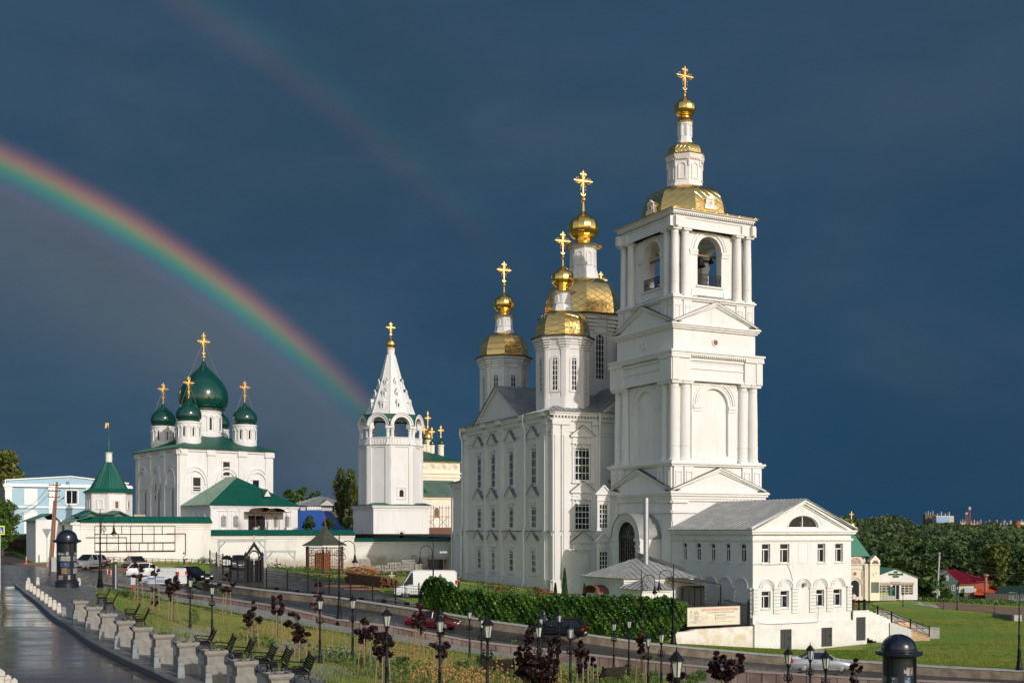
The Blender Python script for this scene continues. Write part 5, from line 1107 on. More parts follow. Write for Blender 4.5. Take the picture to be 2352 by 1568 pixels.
 r.sheet((-a-O,-b-O,ze),(a+O,-b-O,ze),(2,-2,zr),(-2,-2,zr),ribs=34);r.sheet((a+O,-b-O,ze),(a+O,b+O,ze),(2,2,zr),(2,-2,zr),ribs=34)
 r.sheet((a+O,b+O,ze),(-a-O,b+O,ze),(-2,2,zr),(2,2,zr),ribs=30);r.sheet((-a-O,b+O,ze),(-a-O,-b-O,ze),(-2,-2,zr),(-2,2,zr),ribs=34)
 for s_ in range(34):x=-a+Wd*(s_+.5)/34;r.box(x-.06,x+.06,-b+.2,-b+.34,ze+.3,ze+.62)
 r.build('roof',X['groof'],root)
 for x,y in((-6.2,-6.9),(6.2,-6.9),(-6.2,6.9),(6.2,6.9)):
  arcade_drum(root,x,y,Z(30.6),Z(34.3),2.45,8);green_dome(root,x,y,Z(34.55),Z(39.2),2.62,Z(43.7),2.4)
 arcade_drum(root,0,0,Z(32.3),Z(37.5),3.75,8);green_dome(root,0,0,Z(37.8),Z(48.2),5.15,Z(54.2),2.9)
 p=MB();p.T=T['f'];p.tube([(-a,-.8,ze-.1),(-a+.3,-.9,ze-.8),(-a+.15,-.35,ze-1.8),(-a+.15,-.35,1)],.12,6);p.tube([(-a+.1,-.35,9),(-a+.1,-.35,1)],.1,6);p.build('drainpipe',X['whitew'],root)
 fo=pl.P+pl.u*.8;co_=fo-pl.v*13.4;zg2=11.6
 wing=empty('refectory',(co_.x,co_.y,zg2),pl.rot(),'low white refectory with green hipped roof, lattice windows and porch in front of the church','church building')
 Z2=lambda z:z-zg2;Wr=18.7;Lr=13.2;he=Z2(16.9);plr=Plan((co_.x,co_.y),R(52))
 q=lambda px:plr.along(px);qz=lambda px,py:Z2(plr.z(px,py));I=Matrix.Identity(4);Lf=Matrix.Rotation(-pi/2,4,'Z')
 wn=[(q(507.4),q(520.5)),(q(535.5),q(548)),(q(628.5),q(639)),(q(654),q(665.5))];z0,z1=qz(520,1211),qz(520,1184)
 dr=(q(571.5),q(607.5),0.3,qz(590,1184))
 m=MB();m.wallholes(0,Wr,0,he,[(x0,x1,z0,z1,.35)for x0,x1 in wn]+[dr],0,.4)
 m.T=Lf;ly=[-(plr.along(px,plr.P,plr.v))for px in(431,443,455,468)]
 m.wallholes(-Lr,0,0,he,[(x-.45,x+.45,z0,z0+1.7,.4)for x in ly],0,.4);m.T=I
 m.add([(Wr,0,0),(Wr,Lr,0),(Wr,Lr,he),(Wr,0,he)],[(0,1,2,3)]);m.build('wall',X['plaster'],wing,recalc=False)
 t=MB()
 for d,p_,q_ in((.3,he-.3,he-.02),(.16,he-.6,he-.3)):t.box(-d,Wr+d,-d,0,p_,q_);t.box(-d,0,0,Lr,p_,q_);t.box(Wr,Wr+d,0,Lr,p_,q_)
 for x0,x1 in wn:
  xm=(x0+x1)/2;hw=(x1-x0)/2
  for s_ in(-1,1):t.box(xm+s_*(hw+.25)-.14,xm+s_*(hw+.25)+.14,-.12,0,z0-.3,z1+.9)
  t.box(xm-hw-.6,xm+hw+.6,-.2,0,z1+.9,z1+1.02)
  for s_ in(-1,1):t.poly([(xm+s_*(hw+.6),z1+1.02),(xm,z1+1.75),(xm,z1+1.6),(xm+s_*(hw+.3),z1+1.02)],-.16,0)
  t.box(xm-.1,xm+.1,-.14,0,z1+.1,z1+.5)
 t.T=Lf
 for x in ly:
  for s_ in(-1,1):t.box(x+s_*.65-.12,x+s_*.65+.12,-.12,0,z0-.3,z0+2.1)
  t.poly([(x-.9,z0+2.15),(x+.9,z0+2.15),(x,z0+3.0)],-.14,0)
 t.T=I;t.build('moulding',X['plaster'],wing)
 for x0,x1 in wn:plastic_window(wing,I,x0,x1,z0,z1,.2,'x',m='whitew')
 for x in ly:plastic_window(wing,Lf,x-.44,x+.44,z0,z0+1.7,.25,'V')
 d=MB();d.box(dr[0]+.2,dr[1]-.2,.35,.4,0,dr[3]);d.build('doorway',flat('dark_recess',(.012,.012,.012),.9),wing)
 for x0,x1 in((dr[0]-.1,dr[0]+1.3),(dr[1]-1.3,dr[1]+.1)):d=MB();d.poly([(x0,0),(x1,0),(x1,dr[3]-.5),((x0+x1)/2,dr[3]-.2),(x0,dr[3])],-.1,-.04);d.build('door',X['iron'],wing)
 rf=MB();ap=Vector((9.35,8.0,Z2(22.7)));ap2=Vector((9.35,14.2,Z2(22.9)));o_=.55
 rf.sheet((-o_,-o_,he),(Wr+o_,-o_,he),ap+Vector((.02,0,0)),ap,ribs=38,rh=.07);rf.build('roof_front',X['groof'],wing)
 rf=MB();rf.sheet((-o_,Lr+1.2,he),(-o_,-o_,he),ap,ap2,ribs=40,rh=.10,rw=.12);rf.build('roof_side',X['gpale'],wing)
 rf=MB();rf.sheet((Wr+o_,-o_,he),(Wr+o_,Lr+1.2,he),ap2,ap,ribs=30);
 for x,y in[(k*1.1,.9)for k in range(17)]:rf.box(x-.05,x+.05,y,y+.12,he+.65,he+.95)
 rf.build('roof_back',X['groof'],wing)
 xd=q(562);dm=MB();zd=he+1.9;dm.poly([(12.1,zd),(13.5,zd),(12.8,zd+1.3)],1.5,3.6);dd=dm.build('dormer',X['plaster'],wing);dm=MB();dm.sheet((11.95,1.4,zd),(11.95,3.9,zd+.1),(12.8,3.9,zd+1.5),(12.8,1.4,zd+1.42));dm.sheet((13.65,1.4,zd),(13.65,3.9,zd+.1),(12.8,3.9,zd+1.5),(12.8,1.4,zd+1.42));dm.build('dormer_roof',X['groof'],dd)
 pc=MB();cz=qz(580,1176);x0,x1=q(560),q(650);xm=q(620)
 pc.box(x0,x1,-3.2,0,cz,cz+.1);pc.T=Matrix.Translation((xm,0,cz))@Matrix.Diagonal((1,1,.45,1));pc.band(0,0,1.7,1.8,-3.2,0);pc.band(-2.6,0,1.9,2.0,-2.9,0,R(20),R(160));pc.T=I
 pc.build('porch_canopy',flat('canopy_brown',(.10,.07,.05),.6),wing)
 pc=MB()
 for px in(568,594,613,638):pc.tube([(q(px)+.25,-3.1,-.2),(q(px)+.25,-3.1,cz)],.07,6)
 pc.build('porch_post',X['rust'],wing);pc=MB()
 for px in(568,594,640):pc.box(q(px)-.1,q(px)+.95,-3.6,-2.7,-.4,1.05)
 pc.build('porch_pier',X['plaster'],wing)
 pc=MB();pc.tube([(-.2,-.5,he-.1),(.1,-.3,he-1.0),(.1,-.3,-.3)],.12,6);pc.build('drainpipe',X['whitew'],wing)
green_church()
def mwall(px0,Y0,px1,Y1,ztop,zfoot0,zfoot1,label,capz,ntile=20,panels=(),mt='oldplaster',over=.45):
 P0=W(px0,HOR,Y0);P1=W(px1,HOR,Y1);d=P1-P0;L_=Vector((d.x,d.y,0)).length;rz=atan2(d.y,d.x);zb=min(zfoot0,zfoot1)-.6
 root=empty('monastery_wall',(P0.x,P0.y,zb),rz,label,'wall');Z=lambda z:z-zb
 m=MB();m.box(0,L_,0,1.2,0,Z(ztop))
 for d_,p,q in((.2,ztop-.28,ztop),(.12,ztop-.5,ztop-.28),(.06,ztop-.8,ztop-.7)):m.box(-.05,L_+.05,-d_,0,Z(p),Z(q))
 for x0,x1,z0,z1 in panels:
  m.box(x0,x0+.08,-.05,0,Z(z0),Z(z1));m.box(x1-.08,x1,-.05,0,Z(z0),Z(z1));m.box(x0,x1,-.05,0,Z(z1)-.08,Z(z1))
 m.build('wall',X[mt],root)
 r=MB();r.sheet((-.1,-over,Z(ztop)+.02),(L_+.1,-over,Z(ztop)+.02),(L_+.1,.6,Z(capz)),(-.1,.6,Z(capz)),ribs=ntile,rh=.04,rw=.05);r.sheet((-.1,1.6,Z(ztop)+.02),(L_+.1,1.6,Z(ztop)+.02),(L_+.1,.6,Z(capz)),(-.1,.6,Z(capz)))
 r.poly([(-.1,Z(ztop)),(-.1,Z(ztop)+.01),(L_+.1,Z(ztop)+.01),(L_+.1,Z(ztop))],-over,1.6);r.build('green_coping',X['groof'],root)
 return root,L_,rz,P0,Z
zt1=EYE+(HOR-1199)*141/F
mw,L1,rz1,Pw,Zw=mwall(185,139,484,148,zt1,8.0,8.2,'high white monastery wall with green coping and black steel frames, left of the gate',zt1+.75,26)
def wallpx(px,py,P0,rz):
 d=Vector((cos(rz),sin(rz),0));k=(px-CX)/F;s_=(k*P0.y-P0.x)/(d.x-k*d.y);Y=P0.y+d.y*s_;return s_,EYE+(HOR-py)*Y/F
m=MB();D0=lambda x,y:(x/6.152,1019.5+y/6.152)
def seg(x0,y0,x1,y1,t=.025):
 a,za=wallpx(*D0(x0,y0),Pw,rz1);b,zb_=wallpx(*D0(x1,y1),Pw,rz1)
 m.box(min(a,b)-t,max(a,b)+t,-.10-t,-.10+t,Zw(min(za,zb_))-t,Zw(max(za,zb_))+t)
for x0,y0,x1,y1 in((1338,1155,2470,1155),(1338,1270,2470,1270),(1215,1318,1785,1318),(1338,1392,2470,1392),(1338,1512,2470,1512),(1338,1155,1338,1512),(1467,1155,1467,1270),(1595,1155,1595,1270),(1718,1155,1718,1270),(1843,1155,1843,1512),(2010,1155,2010,1392),(2175,1155,2175,1512),(2290,1155,2290,1270),(2470,1155,2470,1512),(1507,1270,1507,1512),(1672,1270,1672,1512),(1785,1318,1785,1512),(1965,1392,1965,1512),(2090,1392,2090,1512),(2300,1392,2300,1512)):seg(x0,y0,x1,y1)
m.build('steel_frame',X['iron'],mw)
t=MB();t.box(10.3,12.6,-.16,0,Zw(11.6),Zw(11.68));t.box(12.6,12.68,-.14,0,Zw(9.0),Zw(11.6));t.build('lead_pipe',X['rust'],mw)
def gate_roofs():
 root=empty('gatehouse_wing',(Pw.x,Pw.y,8.0),rz1,'green gabled roof of the gatehouse rising behind the left end of the monastery wall','roof');I=Matrix.Identity(4)
 g=lambda x,y:wallpx(*D0(x,y),Pw,rz1);m=MB();r=MB();z0=zt1-8.0+.7
 s0,s1=g(1240,0)[0],g(1960,0)[0];pk=[g(1345,935),g(1750,938)]
 pts=[(g(1150,0)[0],z0)]+[(g(x,y)[0],g(x,y)[1]-8.0)for x,y in((1240,985),(1345,935),(1445,975),(1660,975),(1750,938),(1845,985),(1960,1040))]
 m.poly(pts,2.0,2.3);m.build('roof_gable',mat('pale_green_sheet',(.05,.15,.10),(.11,.2,.15),.9,rough=.5),root)
 for a,b in zip(pts,pts[1:]):r.sheet((a[0],1.5,a[1]-.02),(b[0],1.5,b[1]-.02),(b[0],5,b[1]+.12),(a[0],5,a[1]+.12),th=.14)
 r.build('roof',X['groof'],root)
 b=MB();b.box(-.9,.0,.05,6,0,zt1-8.0+.02);b.box(-1.2,.0,-.1,6,zt1-8.3,zt1-8.0);b.poly([(g(870,0)[0]-2.0,0),(g(1000,0)[0],0),(g(1000,0)[0],g(1050,1060)[1]-8.0),(g(870,0)[0]-2,g(870,1070)[1]-8)],4,9);b.build('side_wall',X['plaster'],root)
 r=MB();x0,x1,xm=g(860,0)[0]-2.5,g(1115,0)[0]-1.2,g(1050,0)[0]-1.7;za,zp=g(870,1070)[1]-8.1,g(1050,985)[1]-7.9
 r.sheet((x0,3.6,za),(x0,9,za),(xm,9,zp),(xm,3.6,zp));r.sheet((x1,3.6,za),(x1,9,za),(xm,9,zp),(xm,3.6,zp));r.sheet((-1.6,-.5,zt1-8.0),(-1.6,6,zt1-8.0),(1.6,6,zt1-7.2),(1.4,-.4,zt1-7.25),ribs=6);r.build('porch_roof',X['groof'],root)
gate_roofs()
def rotunda():
 c=W(250,1180,151);z0=8.5;root=empty('corner_turret',(c.x,c.y,z0),R(8),'white octagonal corner turret with green tent roof, spire and gold weathervane','tower');Z=lambda z:z-z0;q=151/F
 zz=lambda py:Z(EYE+(HOR-py)*q)
 m=MB();Rr=50.5*q;m.lathe([(Rr,0),(Rr,zz(1136)),(Rr*1.03,zz(1135)),(Rr*1.06,zz(1131.5))],8,ph=R(10))
 for k in range(8):
  m.T=Matrix.Rotation(R(10+22.5+90)+pi/4*k,4,'Z');ap=Rr*cos(OCT);hw=Rr*sin(OCT);m.box(-hw,-hw+.28,-ap-.06,-ap+.1,0,zz(1136));m.box(hw-.28,hw,-ap-.06,-ap+.1,0,zz(1136))
  m.box(-.42,-.28,-ap-.08,-ap,zz(1168),zz(1150));m.box(.28,.42,-ap-.08,-ap,zz(1168),zz(1150));m.box(-.42,.42,-ap-.08,-ap,zz(1150),zz(1148));m.box(-.5,.5,-ap-.1,-ap,zz(1169.5),zz(1168))
 w_=m.build('wall',X['plaster'],root)
 for k in(6,7,0):p=MB();p.T=Matrix.Rotation(R(10+22.5+90)+pi/4*k,4,'Z');ap=Rr*cos(OCT);p.box(-.2,.2,-ap-.03,-ap+.02,zz(1167),zz(1152));p.build('window',flat('brown_shutter',(.16,.08,.04),.7),w_)
 m=MB();rb=57.5*q;m.lathe([(rb,zz(1131.8)),(rb*.72,zz(1122)),(8.0*q,zz(1061))],8,ph=R(10))
 for k in range(8):
  for j in range(4):
   a0=R(10)+pi/4*k;a1=a0+pi/4;f_=(j)/4
   P_=lambda r_:Vector((r_*cos(a0),r_*sin(a0),0)).lerp(Vector((r_*cos(a1),r_*sin(a1),0)),f_)
   p0,p1,p2=P_(rb),P_(rb*.72),P_(8*q);p0.z,p1.z,p2.z=zz(1131.8)+.02,zz(1122)+.02,zz(1061);m.tube([p0,p1,p2],.035,4)
 m.build('tent_roof',X['groof'],root)
 m=MB();m.lathe([(7.3*q,zz(1061)),(7.3*q,zz(1042)),(8.4*q,zz(1041)),(8.4*q,zz(1038.5))],18);m.build('neck',X['plaster'],root,ang=40)
 m=MB();m.lathe([(9.0*q,zz(1039.5)),(5*q,zz(1034)),(2.2*q,zz(1029)),(1.2*q,zz(1010)),(.6*q,zz(985)),(.5*q,zz(972))],10);m.build('spire',X['groof'],root,ang=40)
 m=MB();m.poly([(-.05,zz(984)),(0.02,zz(971)),(-.42,zz(971.5)),(-.48,zz(983)),(-.25,zz(982)),(-.2,zz(975)),(-.1,zz(975))],-.03,.03);m.build('weathervane',X['goldc'],root)
rotunda()
zt2=EYE+(HOR-1228.5)*155/F
mw2,L2,rz2,Pw2,Zw2=mwall(483.5,150,813,166,zt2,7.0,6.4,'long white monastery wall with green coping behind the wrought iron gate',zt2+.72,40,panels=((1.0,8.4,8.2,10.6),(9.0,17.3,8.2,10.6),(18.0,19.8,8,10.6)))
zt3=EYE+(HOR-1242)*170/F
mw3,L3,rz3,Pw3,Zw3=mwall(813.5,168,1030,174,zt3,6.8,6.6,'shaded white monastery wall with green coping beside the cathedral annex',zt3+.45,20)
def tent_tower():
 z0=10.0;rz=R(27);root=empty('tent_bell_tower',(-18.7,181,z0),rz,'slender white octagonal tower with tent roof, small dormers and gold onion','bell tower')
 q=181/F;zz=lambda py:EYE+(HOR-py)*q-z0;O8=OCT;I=Matrix.Identity(4)
 m=MB();zb=EYE+(HOR-1159)*175.5/F-z0;m.box(-4.5,4.5,-4.5,4.5,-2,zb)
 for d,a,b in((.32,zb-.22,zb),(.2,zb-.45,zb-.22),(.08,zb-.8,zb-.72)):m.box(-4.5-d,4.5+d,-4.5-d,4.5+d,a,b)
 for k in range(4):
  m.T=Matrix.Rotation(-pi/2*k,4,'Z');m.box(3.4,3.46,-4.53,-4.5,-2,zb-.8)
  m.box(-.55,-.42,-4.6,-4.5,.1,2.0);m.box(.42+.0,.55,-4.6,-4.5,.1,2.0);m.box(-.55,.55,-4.6,-4.5,2.0,2.12);m.box(-.55,.55,-4.6,-4.5,0,.1)
 m.T=I;Ro=4.85;ap=Ro*cos(O8);hw=Ro*sin(O8)
 zt=zz(1026);m.lathe([(Ro,zb),(Ro,zt-.35),(Ro*1.03,zt-.3),(Ro*1.03,zt)],8,ph=O8)
 w_=0
 for k in range(8):
  m.T=Matrix.Rotation(pi/4*k,4,'Z')
  for s_ in(-1,1):m.box(s_*(hw-.36)-.34,s_*(hw-.36)+.34,-ap-.14,-ap,zb,zt-.3)
  m.box(-hw,hw,-ap-.05,-ap,zb,zb+.4)
 zc=zz(982);za=zz(958.5);ra=1.28
 for k in range(8):
  m.T=Matrix.Rotation(pi/4*k,4,'Z')
  m.box(-hw,hw,-ap,-ap+.5,zt,zt+1.15);m.box(-hw,hw,-ap-.08,-ap+.5,zt+1.05,zt+1.2)
  for i in range(5):m.box(-1.15+.5*i,-.95+.5*i,-ap-.06,-ap,zt+.2,zt+.9)
  m.archwall(-hw,hw,zc,za+.55,-ap,-ap+.5,0,ra-.0,zc,zc,12)if False else None
  n=12
  for j in range(n):
   a,b=pi*j/n,pi*(j+1)/n;top=za+.35
   m.poly([(ra*cos(a),zc+ra*sin(a)),(ra*cos(a)*1.35,min(zc+ra*1.35*sin(a),top)),(ra*cos(b)*1.35,min(zc+ra*1.35*sin(b),top)),(ra*cos(b),zc+ra*sin(b))],-ap-.18,-ap+.6)
  m.band(0,zc,ra*1.30,ra*1.46,-ap-.30,-ap+.3)
  m.T=Matrix.Rotation(pi/4*k+O8,4,'Z')
  m.box(-.62,.62,-Ro-.02,-Ro+.75,zt,zt+.25);m.box(-.66,.66,-Ro-.10,-Ro+.8,zc-.45,zc-.05)
  m.poly([(-.6,zc-.05),(.6,zc-.05),(.35,zc+.9),(-.35,zc+.9)],-Ro+.05,-Ro+.8)
  for s_ in(-.34,.34):m.lathe([(.32,zt+.25),(.27,zt+1.4),(.25,zc-.9),(.33,zc-.6),(.33,zc-.45)],10,s_,-Ro+.32)
 m.T=I;m.lathe([(Ro*.93,zt-.1),(Ro*.93,zt+.05)],8,ph=O8);m.lathe([(Ro*.9,zc+1.35),(Ro*.9,zc+1.6)],8,ph=O8)
 m.build('wall',X['plaster'],root)
 g=MB()
 for k in range(8):
  g.T=Matrix.Rotation(pi/4*k+O8,4,'Z');g.poly([(-.5,zc+.75),(.5,zc+.75),(.85,zc+1.75),(-.85,zc+1.75)],-Ro+.1,-Ro+.7)
  g.T=Matrix.Rotation(pi/4*k,4,'Z');g.band(0,zc,ra*1.46,ra*1.50,-ap-.32,-ap+.35)
 g.T=I;g.build('arch_flashing',X['groof'],root);g=MB();g.lathe([(Ro*1.06,zt),(Ro*1.0,zt+.06)],8,ph=O8);g.build('cornice_flashing',X['groof'],root);g=MB();g.lathe([(Ro*1.05,zb),(Ro*.98,zb+.1)],8,ph=O8);g.sheet((-4.9,-4.9,zb),(4.9,-4.9,zb),(4,-4,zb+.35),(-4,-4,zb+.35));g.sheet((-4.9,4.9,zb),(-4.9,-4.9,zb),(-4,-4,zb+.35),(-4,4,zb+.35));g.build('green_flashing',X['groof'],root)
 t=MB();r0=58*q;z1=zz(957);z2=zz(815);r1=.62
 t.lathe([(r0*1.04,z1-.12),(r0*1.04,z1),(r0*.98,z1+.05),(r1+(r0-r1)*.30,z1+(z2-z1)*.62),(r1,z2)],8,ph=O8)
 for k in range(8):
  t.T=Matrix.Rotation(pi/4*k+O8,4,'Z');t.tube([(0,-r0*.98,z1+.05),(0,-(r1+(r0-r1)*.30),z1+(z2-z1)*.62),(0,-r1,z2)],.07,4)
 t.T=I;t.lathe([(r1*.95,z2),(r1*.95,zz(803)),(r1*1.1,zz(802)),(r1*1.1,zz(800.5))],16);t.build('tent_roof',X['plaster'],root)
 for row,(py,sc_)in enumerate(((933,1.0),(906,.86),(879,.74))):
  zr=zz(py+9)
  for k in range(8):
   M_=Matrix.Rotation(pi/4*k,4,'Z');f_=(zr-z1)/(z2-z1);rr=(r1+(r0-r1)*.30)+(r0*.98-r1-(r0-r1)*.30)*(1-f_/.62);y=-rr*cos(O8)
   dm=MB();dm.T=M_;w_=.27*sc_;h_=.95*sc_;yo=y-.10*sc_
   dm.box(-w_,-w_*.45,yo,y+1.0,zr-.25,zr+h_);dm.box(w_*.45,w_,yo,y+1,zr-.25,zr+h_);dm.box(-w_*.5,w_*.5,yo,y+1,zr+h_*.78,zr+h_);dm.poly([(-w_*1.25,zr+h_),(w_*1.25,zr+h_),(0,zr+h_+.5*sc_)]if row else[(-w_*1.25,zr+h_),(w_*1.25,zr+h_),(w_*.9,zr+h_+.42),(0,zr+h_+.62),(-w_*.9,zr+h_+.42)],yo-.05,y+1.2)
   d_=dm.build('dormer',X['plaster'],root);dm=MB();dm.T=M_;dm.box(-w_*.44,w_*.44,yo+.2,yo+.3,zr-.2,zr+h_*.8);dm.build('opening',flat('dark_recess',(.012,.012,.012),.9),d_)
   dm=MB();dm.T=M_;dm.sheet((-w_*1.35,yo+.1,zr+h_+.02),(-w_*1.35,y+1.5,zr+h_+.02),(0,y+1.5,zr+h_+.6*sc_),(0,yo+.1,zr+h_+.6*sc_),th=.03);dm.sheet((w_*1.35,yo+.1,zr+h_+.02),(w_*1.35,y+1.5,zr+h_+.02),(0,y+1.5,zr+h_+.6*sc_),(0,yo+.1,zr+h_+.6*sc_),th=.03);dm.build('dormer_roof',X['groof'],d_)
 o=MB();rb=.74;zo=zz(800.5);o.lathe([(rb*a,zo+b*1.72)for a,b in ONION],20);o.tube([(0,0,zo+1.6),(0,0,zo+2.1)],.07,6);o.build('cupola',X['gold'],root,ang=40)
 c=MB();cross(c,0,0,zo+1.9,zz(740)-zo-1.9,1.55,t=.075);c.build('cross',X['goldc'],root)
 for ang,x_,z_a,z_b in((0,0,0,0),):pass
 for T_,yy,a,b in((I,-4.56,.35,1.8),):
  p=MB();p.archfill(0,.28,a,b-.28,yy,yy+.05);p.build('window',flat('dark_recess',(.012,.012,.012),.9),root)
 p=MB();yy=-ap-.03;p.archfill(0,.33,zz(1142),zz(1131),yy,yy+.05);s=p.build('window',flat('dark_recess',(.012,.012,.012),.9),root)
 p=MB();p.box(-.75,-.6,yy-.08,yy+.1,zz(1146),zz(1122));p.box(.6,.75,yy-.08,yy+.1,zz(1146),zz(1122));p.box(-.75,.75,yy-.08,yy+.1,zz(1122),zz(1120.5));p.box(-.75,.75,yy-.08,yy+.1,zz(1147.5),zz(1146));p.build('window_surround',X['plaster'],s)
 b=MB()
 prof=[(.5,0),(.52,.06),(.40,.25),(.32,.55),(.27,.8),(.16,.92),(.05,.98)]
 b.lathe([(r_*1.3,zc-.6+z_*1.3)for r_,z_ in prof],16,caps=False);b.box(-4,4,-.1,.1,zc+.7,zc+.9);b.build('bell',X['iron'],root)
tent_tower()
def cream_church():
 pl=Plan((W(880,1100,222).x,222),R(64));zg=10;x1=pl.along(1056.5)
 root=empty('cream_church',(pl.P.x,pl.P.y,zg),pl.rot(),'cream church with small green and gold domes half hidden behind the tent roofed tower','church');Z=lambda z:z-zg;zz=lambda py,Y=234:EYE+(HOR-py)*Y/F-zg
 I=Matrix.Identity(4);m=MB();ze=zz(1063);m.box(0,x1,0,12,0,ze);
 for d,a,b in((.25,ze-.3,ze),(.2,zz(1092),zz(1088)),(.15,zz(1100),zz(1097))):m.box(-d,x1+d,-d,0,a,b);m.box(x1,x1+d,0,12,a,b)
 n=7
 for i in range(n):
  x=x1-1.5-i*2.35
  for r_ in(.45,.7,.95):m.band(x,zz(1080),r_,r_+.1,-.12-.03*r_,0,n=8)
 m.build('wall',X['cream'],root);r=MB();hip(r,0,x1,0,12,ze,ze+2.4,.8,1.2);r.build('roof',X['groof'],root)
 def dome(px,pyb,pyt,pyx,rr,mt,pyd):
  Y=234;x=(px-CX)*Y/F;loc=pl.rot();P=Vector((x,Y,0))-pl.P;lx,ly=P.dot(pl.u),P.dot(pl.v)
  k=MB();k.T=Matrix.Translation((lx,ly,0));h=zz(pyt)-zz(pyb);rd=rr*.75
  k.lathe([(rd,zz(pyd)-1.5),(rd,zz(pyb)-.3),(rd*1.15,zz(pyb)-.2),(rd*1.15,zz(pyb))],12);k.build('drum',X['cream'],root)
  k=MB();k.T=Matrix.Translation((lx,ly,0));k.lathe([(rr*a,zz(pyb)+b*h)for a,b in PEAR],20);k.build('dome',X[mt],root,ang=50)
  k=MB();k.T=Matrix.Translation((lx,ly,0));cross(k,0,0,zz(pyt)-.1,zz(pyx)-zz(pyt),1.3 if rr<1 else 1.6,t=.075);k.build('cross',X['goldc'],root)
 dome(974,1020,1004,974,.80,'green',1048);dome(1012.5,1021,1005,976,.80,'green',1050);dome(992,1022,1007,980,.7,'green',1045);dome(982.5,1010,985,943,.85,'gold',1042)
 q=Plan((W(900,1100,208).x,208),R(64));x2=q.along(1075);P=q.P-pl.P;ox,oy=P.dot(pl.u),P.dot(pl.v);m=MB();zl=zz(1141,214);m.box(ox,ox+x2,oy,oy+12,0,zl);m.box(ox-.2,ox+x2+.2,oy-.2,oy,zl-.4,zl)
 w_=m.build('lower_wall',X['cream'],root);r=MB();r.sheet((ox-.5,oy-.5,zl),(ox+x2+.5,oy-.5,zl),(ox+x2+.5,oy+8,zz(1103,220)),(ox-.5,oy+8,zz(1103,220)),ribs=34,rh=.1,rw=.1);r.build('lower_roof',X['gpale'],root)
 s=q.along(1003);m=MB();m.archfill(ox+s,.45,zz(1188,213),zz(1172,213),oy-.06,oy);m.build('window',flat('brown_shutter',(.16,.08,.04),.7),w_);m=MB();m.sheet((ox+q.along(966),oy+.6,zl+.3),(ox+q.along(990),oy+.6,zl+.3),(ox+q.along(985),oy+3,zl+2),(ox+q.along(967),oy+3,zl+2));m.build('dormer_roof',X['groof'],root)
 c=W(1001,1232,200);sc_=empty('scaffold',(c.x,c.y,10.5),R(26),'blue scaffold with orange planks between the tent tower and the cathedral','scaffold');m=MB()
 for x in(-1.9,-.4,1.2,2.4):
  for y in(0,1.2):m.tube([(x,y,0),(x,y,5.8)],.05,5)
 for z_ in(2,3.9,5.4):m.tube([(-2.2,0,z_),(2.6,0,z_)],.04,4)
 for x in(-1.9,.4):m.tube([(x,0,2),(x+1.9,0,3.9)],.035,4);m.tube([(x+1.9,0,2),(x,0,3.9)],.035,4)
 m.build('tubes',flat('scaffold_blue',(.02,.08,.30),.5),sc_);m=MB();m.box(-2.2,2.6,-.2,1.3,3.85,3.95);m.box(-2.2,2.6,-.2,1.3,1.95,2.05);m.build('plank',flat('orange_plank',(.42,.20,.07),.7),sc_)
 m=MB();m.box(-2.3,2.7,-.4,-.3,0,2.0);m.build('board',flat('brown_board',(.12,.05,.03),.7),sc_)
cream_church()
